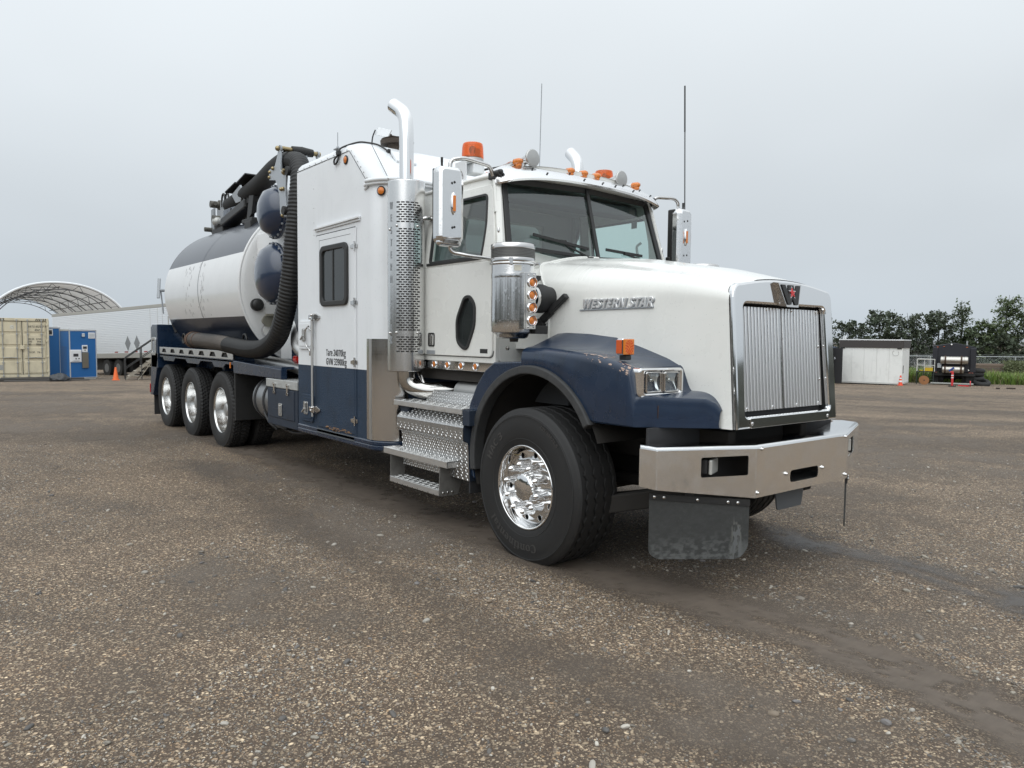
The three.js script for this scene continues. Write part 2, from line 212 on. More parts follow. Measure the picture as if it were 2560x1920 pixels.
// ----- grille surround, slats and emblem
const tilt = (g) => warp(g, (x, y, z) => [x + (1.9 - y) * .078, y, z]);
{
  const top = []; for (let k = 0; k <= 12; k++) { const a = lerp(.50, -.50, k / 12); top.push([a, 1.925 + .042 * (1 - (a / .5) ** 2)]); }
  const qc = (A, B, D) => { const o = []; for (let k = 0; k <= 8; k++) { const t = k / 8; o.push([A[0] * (1 - t) * (1 - t) + 2 * B[0] * t * (1 - t) + D[0] * t * t, A[1] * (1 - t) * (1 - t) + 2 * B[1] * t * (1 - t) + D[1] * t * t]); } return o; };
  const out = [[-.598, 1.015], [.598, 1.015], ...qc([.589, 1.835], [.588, 1.925], [.505, 1.925]), ...top.slice(1, -1), ...qc([-.505, 1.925], [-.588, 1.925], [-.589, 1.835])];
  const inn = roundPoly([[-.508, 1.088], [.508, 1.088], [.487, 1.803], [-.487, 1.803]], [.03, .03, .045, .045], 5).reverse();
  const g = tilt(frontX(shape(out, [inn]), 1.185, .05, .014));
  const sr = TP('grille_surround', g, M.chrome);
  P(sr, 'lower_bar', tilt(frontX(shape(rrect(-.47, .47, 1.018, 1.082, .004)), 1.232, .012, .003)), M.chrome);
  for (const z of [.455, -.455]) P(sr, 'bolt', sph(.012, 1.31, 1.048, z, .5, 1, 1, 8, 6), M.steel);
  TP('radiator', tilt(span(1.13, 1.15, 1.03, 1.85, -.55, .55, 0)), M.blackSoft);
  TP('grille_recess', [tilt(span(1.13, 1.20, 1.80, 1.83, -.52, .52, 0)), tilt(span(1.13, 1.20, 1.06, 1.085, -.52, .52, 0)), tilt(span(1.13, 1.20, 1.06, 1.83, .508, .53, 0)), tilt(span(1.13, 1.20, 1.06, 1.83, -.53, -.508, 0))], M.black);
  const gr = grp(truck, 'grille');
  const n = 13, ribs = [];
  for (const side of [1, -1]) for (let k = 0; k < n; k++) {
    const w = .478 / n, z = side * (.012 + (k + .5) * w);
    const s = shape([[-w * .46, 0], [-w * .38, .022], [-w * .30, .025], [w * .16, .025], [w * .24, .022], [w * .34, 0.0], [w * .46, -.002], [w * .46, -.008], [-w * .46, -.008]]);
    const g0 = new THREE.ExtrudeGeometry(s, { depth: .665, bevelEnabled: false }); // along z -> stand it up
    g0.rotateX(-Math.PI / 2); // x across, y up, z: -profile
    g0.rotateY(Math.PI / 2);
    g0.translate(0, 0, 0); const p = g0.attributes.position; // profile height now along -x
    for (let i = 0; i < p.count; i++) p.setX(i, -p.getX(i));
    const gf = flipped(g0); gf.computeVertexNormals(); gf.translate(1.166 + rr(-.0006, .0006), 1.118, z);
    ribs.push(P(gr, 'slat', tilt(mu(gf)), M.slat));
  }
  P(gr, 'centre_strip', tilt(span(1.160, 1.182, 1.118, 1.783, -.009, .012, .002)), M.steel);
  P(gr, 'screw', [[1.772, .44], [1.772, .17], [1.772, -.13], [1.772, -.44], [1.53, .47], [1.53, -.46], [1.30, .46], [1.30, -.46], [1.135, .43], [1.135, .14], [1.135, -.15], [1.135, -.43]].map(([y, z]) => sph(.010, 1.19 + (1.9 - y) * .078, y, z, .5, 1, 1, 8, 6)), M.chrome, { kind: 'stuff' });
  // emblem: chrome wedge with a black W and a red star
  const em = grp(truck, 'emblem');
  const f0 = [[-.138, 1.945], [.138, 1.945], [.070, 1.790], [-.070, 1.790]], xf = (y) => 1.262 + (1.945 - y) * .16;
  const pos = [], id = []; const ring = [[-.20, 1.976, 1.06], [.20, 1.976, 1.06], [.060, 1.80, 1.21], [-.060, 1.80, 1.21]];
  f0.forEach(([z, y]) => pos.push(xf(y), y, -z)); ring.forEach(([z, y, x]) => pos.push(x, y, -z));
  for (const [a, b, c, d] of [[0, 3, 2, 1], [0, 1, 5, 4], [1, 2, 6, 5], [2, 3, 7, 6], [3, 0, 4, 7]]) id.push(a, b, c, a, c, d);
  let eg = new THREE.BufferGeometry(); eg.setAttribute('position', new THREE.Float32BufferAttribute(pos, 3)); eg.setIndex(id); eg = eg.toNonIndexed(); eg.computeVertexNormals();
  P(em, 'chrome_wedge', mu(eg), M.steel);
  const onFace = (g) => warp(g, (x, y, z) => [xf(y) + x, y, z]);
  const W = [[-.112, 1.935], [-.068, 1.935], [-.040, 1.868], [-.030, 1.935], [.030, 1.935], [.040, 1.868], [.068, 1.935], [.112, 1.935], [.060, 1.806], [.022, 1.806], [0, 1.852], [-.022, 1.806], [-.060, 1.806]];
  P(em, 'w_mark', onFace(frontX(shape(W), .001, .006)), M.black);
  const star = []; for (let k = 0; k < 10; k++) { const r = k % 2 ? .014 : .034, a = Math.PI / 2 + k * Math.PI / 5; star.push([r * Math.cos(a), 1.884 + r * Math.sin(a)]); }
  const star2 = star.map(([a, b]) => [a * 1.35, 1.884 + (b - 1.884) * 1.35]);
  P(em, 'star_backing', onFace(frontX(shape(star2), .001, .009)), M.chrome);
  P(em, 'star', onFace(frontX(shape(star), .006, .007)), M.red);
}
// chrome name lettering on both sides of the hood
{
  const g = txt('WESTERN STAR', .078, .012, fontBold, .002), bb = g.boundingBox, w = bb.max.x - bb.min.x;
  const place = (q) => warp(q, (x, y, z) => { const X = .07 + (x - bb.min.x) / w * .60 + (y - bb.min.y) * .22; return [X, 1.785 + (y - bb.min.y) * .82, hoodHalf(X) + .003 + z]; });
  const a = mu(place(mg([prep(g)])));
  const bl = bar([.05, 1.775, hoodHalf(.05) + .008], [.675, 1.784, hoodHalf(.675) + .008], .010, .010);
  const g2 = txt('WESTERN STAR', .078, .004, fontBold, .0045); const e = mu(warp(mg([prep(g2)]), (x, y, z) => { const X = .07 + (x - bb.min.x) / w * .60 + (y - bb.min.y) * .22 + .003; return [X, 1.785 + (y - bb.min.y) * .82 - .005, hoodHalf(X) + .001 + z]; })); const n1 = TP('name_lettering', a, std(C(.88, .88, .88), .34, 1)); P(n1, 'lettering_edge', e, M.greySteel); P(n1, 'underline_bar', bl, M.greySteel);
}

// ----- front fenders
const archC = [-.045, .655], archR = .715;
function fenderPt(x, v) {
  const zi = hoodHalf(x) - .015; let yi = x < .90 ? interp(fendY, x) : lerp(1.402, 1.245, sst(.90, .985, x)); if (x > .985) yi = 1.245 - .125 * Math.pow(clamp((x - .985) / .215), 4);
  const front = clamp((x - .925) / .275);
  let zr = interp([[-.16, 1.03], [.1, 1.06], [.35, 1.08], [.6, 1.095], [.8, 1.105], [.94, 1.09], [1.205, .625]], x);
  let yr = interp([[-.16, 1.508], [.1, 1.505], [.35, 1.488], [.6, 1.462], [.8, 1.425], [.87, 1.402], [.89, 1.39], [.925, 1.222], [1.15, 1.205], [1.185, 1.175], [1.205, 1.12]], x);
  let zo = interp([[-.16, 1.125], [0, 1.13], [.3, 1.14], [.88, 1.14], [.925, 1.125], [1.205, .64]], x);
  if (zr < zi + .01) zr = zi + .01;
  const d = x - archC[0]; let yb = Math.abs(d) < archR ? archC[1] + Math.sqrt(archR * archR - d * d) : 1.03; yb = Math.max(yb, 1.03);
  if (x > .62) yb = 1.03 - .012 * front;
  let y, z;
  if (v < .42) { const k = v / .42; z = lerp(zi, zr, k); y = lerp(yi, yr, k); if (x < .89) y -= .035 * Math.sin(Math.PI * k) * sst(-.2, .3, x) * (1 - .3 * k); }
  else if (v < .56) { const k = (v - .42) / .14; const t = k * Math.PI / 2, rr_ = .05; z = zr + (zo - zr) * Math.sin(t); y = yr - rr_ * (1 - Math.cos(t)); }
  else if (v < .92) { const k = (v - .56) / .36; z = zo + .006 * Math.sin(k * Math.PI); y = lerp(Math.min(yr - .05, Math.max(yr - .05, yb + .01)), yb, k); }
  else { const k = (v - .92) / .08; z = zo - .05 * k; y = yb + .004 * k; }
  return [x, y, z];
}
{
  const xs = []; for (let i = 0; i <= 40; i++) xs.push(lerp(-.155, .865, i / 40)); for (let i = 1; i <= 16; i++) xs.push(lerp(.865, .95, i / 16)); for (let i = 1; i <= 24; i++) xs.push(lerp(.95, 1.202, i / 24));
  const fg = creased(grid(xs.length - 1, 44, (u, v) => { const x = xs[Math.round(u * (xs.length - 1))]; const p = fenderPt(x, v); return [...p, p[0] * 1 + p[2], p[1]]; }, true), .55);
  // quarter behind the arch, carried by the cab
  const seg = []; for (let k = 0; k <= 20; k++) { const a = lerp(97, 196, k / 20) * Math.PI / 180; seg.push([archC[0] + archR * Math.cos(a), archC[1] + archR * Math.sin(a)]); }
  const seg2 = [[-.80, .50], [-.86, .62], [-.86, .84], [-.80, 1.05], [-.71, 1.20], [-.60, 1.32], [-.49, 1.385], [-.155, 1.402]];
  const qg = sideZ(shape(seg.concat(seg2)), .78, .345, .012);
  // rubber flare: outer strip and its inward return
  const flareArc = (a0, a1, z1) => { const o = [], i = []; for (let k = 0; k <= 24; k++) { const a = lerp(a0, a1, k / 24) * Math.PI / 180; o.push([archC[0] + .722 * Math.cos(a), archC[1] + .722 * Math.sin(a)]); i.push([archC[0] + .660 * Math.cos(a), archC[1] + .660 * Math.sin(a)]); } return sideZ(shape(o.concat(i.reverse())), 1.05, z1 - 1.05, .010); };
  const f1 = flareArc(30, 98.4, 1.168), f2 = flareArc(99, 190, 1.150);
  const liner = []; for (const [z0, z1] of [[.42, 1.12]]) liner.push(grid(40, 2, (u, v) => { const a = lerp(20, 200, u) * Math.PI / 180; return [archC[0] + .70 * Math.cos(a), archC[1] + .70 * Math.sin(a), lerp(z0, z1, v)]; }));
  for (const sg of [1, -1]) {
    const F = (g) => sg > 0 ? g : mirZ(g);
    const fe = TP('front_fender', F(fg), M.navy);
    P(fe, 'fender_flare', F(f1), M.flare); P(fe, 'wheel_well', F(liner[0]), M.under);
    if (sg > 0) { // chipped paint round the lamp, showing primer; an old slot in the lower lip
      const chips = []; const fn = (x, v) => V(fenderPt(x, v)); for (let k = 0; k < 64; k++) { const cl = rnd() < .5 ? .84 : .62, x = clamp(cl + (rnd() + rnd() - 1) * .16, .48, .875), v = clamp(.44 + (rnd() + rnd() - 1) * .17, .26, .60), p = fn(x, v), tx = fn(x + .01, v).sub(p).normalize(), tv = fn(x, v + .01).sub(p).normalize(), nn = tv.clone().cross(tx).normalize(); if (nn.y + nn.z < 0) nn.negate(); tv.crossVectors(nn, tx); const n = 5 + Math.floor(rnd() * 3), r0 = rr(.0015, .0065), s = []; for (let q = 0; q < n; q++) { const a = q / n * 6.283, r = r0 * rr(.4, 1.3); s.push([r * 2.4 * Math.cos(a), r * Math.sin(a)]); } const g = prep(new THREE.ShapeGeometry(shape(s))); g.applyMatrix4(new THREE.Matrix4().makeBasis(tx, tv, nn)); g.translate(p.x + nn.x * .0025, p.y + nn.y * .0025, p.z + nn.z * .0025); chips.push(g); }
      P(fe, 'bare_primer_chip', chips, std(C(.46, .34, .28), .8), { kind: 'stuff' });
      const sl = roundPoly([[-.011, 1.085], [.011, 1.085], [.011, 1.165], [-.011, 1.165]], .01); const g = frontX(shape(sl), 0, .004); g.rotateY(.50); g.translate(1.0, 0, .99); P(fe, 'rusty_slot', g, M.rust);
    }
    const fq = TP('rear_fender_quarter', F(qg), M.navy); P(fq, 'fender_flare', F(f2), M.flare);
    P(fq, 'mud_flap', F(span(-.80, -.78, .33, .62, .84, 1.13, .004)), M.blackSoft);
    // turn lamp on the fender
    const tl = grp(truck, 'turn_lamp'); const Z = (z) => sg * z;
    P(tl, 'housing', bx(.055, .108, .100, .745, 1.520, Z(1.02), .010), M.chrome);
    P(tl, 'front_lens', bx(.014, .100, .094, .777, 1.520, Z(1.02), .006), M.amber);
    const leds = []; for (let a = 0; a < 3; a++) for (let k = 0; k < [4, 9, 14][a]; k++) { const t = k / [4, 9, 14][a] * 6.283, r = [.012, .025, .038][a]; leds.push(sph(.0055, .785, 1.520 + r * Math.cos(t) * 1.05, Z(1.02) + r * Math.sin(t) * .9, .6, 1, 1, 8, 6)); }
    P(tl, 'lamp_bead', leds, M.amberGlass, { kind: 'stuff' });
    P(tl, 'side_lens', bx(.044, .086, .010, .742, 1.520, Z(1.072), .004), M.redAmber);
    P(tl, 'foot', bx(.06, .03, .05, .745, 1.452, Z(1.015), .006), M.black);
    // headlight pair
    const hl = grp(truck, 'headlight'); const za = 1.108, zb = .735, xa = .925, xb = .965, yc = 1.305;
    const fr = (y0, y1, z0, z1, d0, d1, m, n, r) => { const s = shape(rrect(-Math.max(z0, z1), -Math.min(z0, z1), y0, y1, r)); let g = frontX(s, 0, d1 - d0, .008); g = warp(g, (x, y, z) => [x + d0 + lerp(xa, xb, (za - z) / (za - zb)), y, z]); return P(hl, n, F(g), m); };
    const outer = rrect(-za, -zb, yc - .092, yc + .088, .025), h1 = rrect(-1.062, -.765, yc - .066, yc + .066, .012).reverse();
    let g = frontX(shape(outer, [h1]), 0, .075, .012); g = warp(g, (x, y, z) => [x - .05 + lerp(xa, xb, (za - z) / (za - zb)), y, z]);
    P(hl, 'bezel', F(g), M.chrome);
    P(hl, 'middle_post', F(bx(.03, .13, .012, lerp(xa, xb, .5) + .008, yc, .913, .003)), M.steel);
    for (const [c0, c1] of [[.917, 1.060], [.767, .909]]) {
      const cz = (c0 + c1) / 2, hw = (c1 - c0) / 2, bx0 = lerp(xa, xb, (za - cz) / (za - zb));
      P(hl, 'reflector', F(grid(14, 14, (u, v) => { const a = u * 2 - 1, b = v * 2 - 1; return [bx0 - .045 + .05 * (a * a * .7 + b * b * .7), yc + b * .062, cz - a * hw * .93]; })), std(C(.84, .85, .86), .30, .75));
      P(hl, 'bulb', F(mg([sph(.015, bx0 - .004, yc + .012, cz, 1, 1, 1, 12, 8), rod([bx0 - .005, yc + .02, cz], [bx0 - .01, yc + .052, cz + .02], .007)])), M.steel);
      const lg = frontX(shape(rrect(-cz - hw + .004, -cz + hw - .004, yc - .062, yc + .062, .012)), 0, .003); lg.translate(bx0 + .012, 0, 0); P(hl, 'lens', F(lg), M.lens);
      const rl = rrect(-cz - hw + .001, -cz + hw - .001, yc - .066, yc + .066, .014), ri = rrect(-cz - hw + .012, -cz + hw - .012, yc - .055, yc + .055, .010).reverse(); const rg = frontX(shape(rl, [ri]), 0, .018, .005); rg.translate(bx0 + .008, 0, 0); P(hl, 'lamp_rim', F(rg), M.steel);
    }
  }
}

// ----- bumper
{
  const bp = grp(truck, 'front_bumper');
  const plate = (A, B, yTop, yb0, yb1, holes, up = yTop) => { // plate between two points in plan, outline in (distance, y)
    const L = Math.hypot(B[0] - A[0], B[1] - A[1]); const s = shape([[0, yb0], [L, yb1], [L, yTop - .02], [0, up - .02]], holes);
    const g = ext(s, .008); const ang = Math.atan2(-(B[1] - A[1]), B[0] - A[0]); g.rotateY(ang); g.translate(A[0], 0, A[1]); return mu(g); };
  const c1 = [1.402, .552], c2 = [1.402, -.552], w1 = [1.165, 1.185], w2 = [1.165, -1.185], e1 = [1.05, 1.20], e2 = [1.05, -1.20];
  const slot = roundPoly([[.552 - .172, .660], [.552 + .172, .660], [.552 + .172, .738], [.552 - .172, .738]], .03).reverse();
  P(bp, 'centre_plate', plate(c1, c2, .93, .607, .607, [slot]), M.bumper);
  const LW = Math.hypot(c1[0] - w1[0], c1[1] - w1[1]);
  const hole = (a, b) => rrect(a, b, .752, .872, .012).reverse();
  P(bp, 'right_wing', plate(w1, c1, .93, .692, .607, [hole(LW - .385, LW - .055)], .942), M.bumper);
  P(bp, 'left_wing', plate(c2, w2, .942, .607, .692, [hole(.055, .385)], .93), M.bumper);
  P(bp, 'right_end', plate(e1, w1, .942, .700, .692, [], .945), M.bumper); P(bp, 'left_end', plate(w2, e2, .945, .692, .700, [], .942), M.bumper);
  // rolled top edge and top plate
  const path = [e1, w1, c1, c2, w2, e2], ys = [.945, .942, .93, .93, .942, .945];
  const inn = [[.98, 1.12], [1.02, 1.09], [1.20, .50], [1.20, -.50], [1.02, -1.09], [.98, -1.12]];
  const pr = (i, k) => { const A = path[i], B = inn[i], d = Math.hypot(B[0] - A[0], B[1] - A[1]), ux = (B[0] - A[0]) / d, uz = (B[1] - A[1]) / d; if (k <= 6) { const t = k / 6 * Math.PI / 2; const q = .022 * (1 - Math.cos(t)); return [A[0] + ux * (q - .004), ys[i] - .022 + .022 * Math.sin(t), A[1] + uz * (q - .004)]; } return [lerp(A[0] + ux * .018, B[0], k - 6), ys[i], lerp(A[1] + uz * .018, B[1], k - 6)]; };
  P(bp, 'top_edge', creased(grid(5, 7, (u, v) => { const p = pr(Math.round(u * 5), Math.round(v * 7)); return [...p, p[2], p[0]]; }), .7), M.chromeWet);
  for (const [q, y0, y1] of [[c1, .607, .91], [c2, .607, .91], [w1, .692, .92], [w2, .692, .92]]) P(bp, 'corner_fold', rod([q[0] + .0005, y0 + .001, q[1]], [q[0] + .0005, y1, q[1]], .0088, 12), M.bumper);
  P(bp, 'inner_steel', [span(1.24, 1.38, .62, .655, -.5, .5, 0), span(1.15, 1.22, .62, .90, -.9, .9, 0)], M.black);
  for (const [y, z, x] of [[.905, .50, 1.412], [.905, -.52, 1.412], [.637, .535, 1.412], [.637, -.535, 1.412], [.722, .222, 1.412], [.718, -.222, 1.412]]) P(bp, 'bolt', [cyl(.014, .014, .006, 'x', x, y, z, 12), cyl(.010, .008, .012, 'x', x + .006, y, z, 6)], M.chrome);
  for (const sg of [1, -1]) {
    const F = (g) => sg > 0 ? g : mirZ(g); const fl = grp(truck, 'fog_lamp');
    const ang = Math.atan2(c1[0] - w1[0], w1[1] - c1[1]);
    const mk = (g) => { g.rotateY(-0 + ang); g.translate(1.243, .807, .786); return F(mu(g)); };
    P(fl, 'lens', mk(bx(.022, .092, .14, .02, 0, 0, .012)), std(C(.55, .55, .52), .22, .3)); P(fl, 'housing', mk(bx(.05, .098, .15, -.02, 0, 0, .015)), M.black);
    const mf = grp(truck, 'front_mud_flap');
    const a = [1.095, 1.165], b = [1.385, .585], L = Math.hypot(a[0] - b[0], a[1] - b[1]);
    const wv = (g) => { const an = Math.atan2(-(b[1] - a[1]), b[0] - a[0]); g.rotateY(an); g.translate(a[0], 0, a[1]); return F(prep(g)); };
    const fs = ext(shape(roundPoly([[0, .64], [.0, .30], [.05, .262], [L - .06, .235], [L, .30], [L, .575]], [.005, .10, .05, .08, .08, .005])), .010);
    const fp = fs.attributes.position, fu = fs.attributes.uv; for (let i = 0; i < fp.count; i++) fu.setXY(i, fp.getX(i) / L, (fp.getY(i) - .235) / .41);
    P(mf, 'rubber_sheet', wv(fs), M.flap);
    P(mf, 'clamp_bar', wv(mu(ext(shape([[0, .625], [0, .660], [L, .60], [L, .562]]), .018))), M.black);
    for (const [d] of [[.025], [.085], [.30], [.50], [.565]]) P(mf, 'bolt', wv(sph(.011, d, .644 - d * .105, .02, 1, 1, .6, 8, 6)), M.steel);
    TP('splash_shield', F(span(.985, 1.005, .845, 1.03, .58, 1.08, .004)), M.blackSoft);
  }
  TP('tow_plate', [frontX(shape(roundPoly([[-.17, .575], [.17, .575], [.145, .455], [-.145, .455]], .02)), 1.30, .012, .003), span(1.28, 1.30, .56, .62, -.05, .05, .003)], std(C(.10, .11, .12), .5, .2));
}
// ---------------------------------------------------------------- cab
const zo = (y) => y < 2.17 ? .972 : .972 - (y - 2.17) * .135;
const bend = (g, off = 0) => warp(g, (x, y, z) => [x, y, z + zo(y)]);
const subdiv = (pts, m = .12) => { const o = []; for (let i = 0; i < pts.length; i++) { const a = pts[i], b = pts[(i + 1) % pts.length]; const n = Math.max(1, Math.ceil(Math.hypot(a[0] - b[0], a[1] - b[1]) / m)); for (let k = 0; k < n; k++) o.push([lerp(a[0], b[0], k / n), lerp(a[1], b[1], k / n)]); } return o; };
const port = roundPoly([[-1.125, 1.71], [-1.115, 1.535], [-1.03, 1.487], [-.985, 1.495], [-.892, 1.67], [-.890, 1.83], [-.955, 1.893], [-1.02, 1.885]], .05);
const winO = roundPoly([[-1.575, 2.205], [-.805, 2.205], [-.792, 2.33], [-.785, 2.47], [-.815, 2.712], [-1.575, 2.712]], [.03, .03, .04, .04, .05, .06]);
{
  const lowPts = roundPoly([[-1.82, 1.37], [-.63, 1.37], [-.62, 2.17], [-1.82, 2.17]], [.08, .02, 0, 0]);
  const upPts = [[-1.82, 2.17], [-.62, 2.17], [-.622, 2.28], [-.775, 2.84], [-.80, 2.87], [-1.80, 2.87]];
  const lower = mu(bend(ext(shape(lowPts, [port]), .03))), upper = mu(bend(ext(shape(subdiv(upPts), [winO]), .03)));
  const dLow = roundPoly([[-1.665, 1.415], [-.655, 1.415], [-.648, 2.17], [-1.665, 2.17]], [.06, .05, 0, 0]);
  const dUp = roundPoly([[-1.665, 2.17], [-.648, 2.17], [-.668, 2.36], [-.762, 2.745], [-.80, 2.785], [-1.665, 2.785]], [0, 0, .05, .03, .04, .05]);
  const doorG = [mu(bend((() => { const g = ext(shape(dLow, [insetPoly(port, -.0)]), .024, .006); g.translate(0, 0, .024); return g; })())), mu(bend((() => { const g = ext(shape(subdiv(dUp), [winO]), .024, .006); g.translate(0, 0, .024); return g; })()))];
  const seamO = [bend((() => { const a = insetPoly(dLow, -.007).filter((p) => p[1] < 2.172); const g = ext(shape(a), .006); g.translate(0, 0, .0275); return g; })())];
  const glassW = bend((() => { const g = new THREE.ShapeGeometry(shape(winO)); g.translate(0, 0, .012); return g; })());
  const glassP = bend((() => { const g = new THREE.ShapeGeometry(shape(port)); g.translate(0, 0, .035); return g; })());
  const ringOf = (pts, w0, w1, z0, d) => { const ccw = THREE.ShapeUtils.area(pts.map(([a, b]) => new THREE.Vector2(a, b))) > 0; const sgn = ccw ? 1 : -1; const g = ext(shape(insetPoly(pts, -w0 * sgn), [insetPoly(pts, w1 * sgn)]), d, .003); g.translate(0, 0, z0); return mu(bend(g)); };
  for (const sg of [1, -1]) {
    const F = (g) => sg > 0 ? g : mirZ(g);
    TP('cab_side', [F(lower), F(upper)], M.white);
    const d = TP('cab_door', doorG.map(F), M.white);
    P(d, 'door_gap', F(mg(seamO)), M.seam);
    P(d, 'window_glass', F(glassW), M.glass); P(d, 'window_seal', F(ringOf(winO, .004, .016, .030, .024)), M.black);
    P(d, 'lower_window_glass', F(glassP), M.glassDark); P(d, 'lower_window_seal', F(ringOf(port, .022, .004, .034, .026)), M.rubber);
    P(d, 'window_sill_seal', F(bar([-1.60, 2.195, zo(2.19) + .055], [-.80, 2.198, zo(2.19) + .055], .012, .022)), M.black);
    P(d, 'handle_cup', F(sideZ(shape(roundPoly([[-1.575, 1.487], [-1.475, 1.487], [-1.475, 1.607], [-1.575, 1.607]], .02), [roundPoly([[-1.562, 1.50], [-1.488, 1.50], [-1.488, 1.594], [-1.562, 1.594]], .012)]), 1.018, .010, .003)), M.black);
    P(d, 'handle', F(bx(.048, .094, .018, -1.532, 1.546, 1.022, .008)), M.steel);
    P(d, 'name_plate', F(bx(.135, .034, .006, -1.535, 1.438, 1.021, .002)), M.greySteel);
    P(d, 'warning_label', F(bx(.10, .035, .004, -.76, 1.462, 1.0195, .001)), M.black);
    P(d, 'hinge_bolt', F(mg([cyl(.016, .016, .012, 'z', -.50, 1.49, .985, 14), cyl(.010, .010, .016, 'z', -.50, 1.49, .99, 6)])), M.steel);
  }
}
// back wall with its window, roof, pillars, inside
{
  const F0 = (g) => mirZ(g);
  const rw = rrect(-.465, .475, 2.385, 2.685, .07).map(([a, b]) => [a, b]);
  TP('cab_back_wall', frontX(shape(roundPoly([[-.97, 1.30], [.97, 1.30], [.97, 2.17], [.88, 2.86], [-.88, 2.86], [-.97, 2.17]], .04), [rw.map(([a, b]) => [-a, b]).reverse()]), -1.84, .04, .008), M.white);
  const bg = new THREE.ShapeGeometry(shape(rw.map(([a, b]) => [-a, b]).reverse())); bg.rotateY(Math.PI / 2); bg.translate(-1.82, 0, 0);
  TP('rear_window', bg, M.glass);
  const roofY = (x, z) => { const q = Math.abs(z) / .885; return 2.852 + (.118 + .02 * sst(-1.0, -.75, x)) * Math.pow(1 - Math.pow(q, 3.2), .62) * (1 - .25 * sst(-1.5, -1.86, x)); };
  TP('cab_roof', grid(40, 24, (u, v) => { const z = lerp(.885, -.885, u), x = lerp(-.705 - .07 * Math.pow(Math.abs(z) / .885, 2), -1.86, v); return [x, roofY(x, z), z, z, x]; }), M.white);
  TP('roof_header', grid(30, 3, (u, v) => { const z = lerp(.87, -.87, u), q = Math.abs(z) / .87; return [lerp(-.700, -.705, v) - .075 * Math.pow(q, 1.5) , lerp(2.828, roofY(-.71, z) + .002, v), z]; }), M.white);
  TP('headliner', [grid(10, 6, (u, v) => [lerp(-.76, -1.80, v), 2.815 + .03 * (1 - (u * 2 - 1) ** 2), lerp(.86, -.86, u)]), span(-1.795, -1.775, 2.70, 2.82, -.85, .85, 0), span(-1.795, -1.775, 1.4, 2.37, -.93, .93, 0), span(-1.795, -1.775, 2.37, 2.70, .485, .90, 0), span(-1.795, -1.775, 2.37, 2.70, -.90, -.475, 0)], M.interior);
  TP('dashboard', [span(-.95, -.64, 1.5, 2.16, -.90, .90, .04), span(-1.8, -.7, 1.36, 1.40, -.93, .93, 0)], M.interiorDark);
  TP('overhead_console', span(-1.02, -.80, 2.70, 2.80, -.80, .80, .03), M.interiorDark);
  for (const z of [.48, -.48]) TP('seat', [span(-1.62, -1.46, 1.6, 2.26, z - .25, z + .25, .06), span(-1.6, -1.1, 1.55, 1.72, z - .25, z + .25, .05)], M.interiorDark);
  TP('window_sticker', F0(span(-1.0, -.93, 2.635, 2.70, .925, .929, .001)), M.greySteel);
  TP('steering_wheel', (() => { const g = new THREE.TorusGeometry(.22, .016, 8, 32); g.rotateY(Math.PI / 2); g.rotateZ(.9); g.translate(-1.02, 2.04, -.48); return g; })(), M.black);
  TP('inside_handle', pipe([[-.80, 2.30, -.87], [-.84, 2.34, -.85], [-.86, 2.45, -.85], [-.82, 2.48, -.87]], .012, .03), M.interior);
  for (const sg of [1, -1]) {
    const F = (g) => sg > 0 ? g : mirZ(g);
    const pil = grid(3, 8, (u, v) => { const y = lerp(2.20, 2.845, v); const xo = lerp(-.60, -.775, v), xi = lerp(-.612, -.765, v); return [lerp(xo - .01, xi + .02, u), y, lerp(zo(y) + .034, lerp(.888, .832, v), u), u, v]; });
    const a = TP('windscreen_pillar', [F(pil), F(bar([-.605, 2.19, zo(2.19) + .012], [-.77, 2.85, zo(2.85) + .012], .05, .035))], M.white);
    P(a, 'washer_hook', F(mg([sph(.012, -.65, 2.40, .968, 1, 2.6, 1, 8, 8)])), M.steel);
    TP('drip_rail', F(tube([[-.70, 2.55, .952], [-.765, 2.80, .925], [-.81, 2.845, .917], [-.95, 2.856, .914], [-1.4, 2.858, .913], [-1.84, 2.85, .912]], .016, 50, 8)), M.white);
    TP('pillar_foot', F(bx(.05, .09, .10, -.60, 2.225, .925, .012)), M.flare);
  }
}
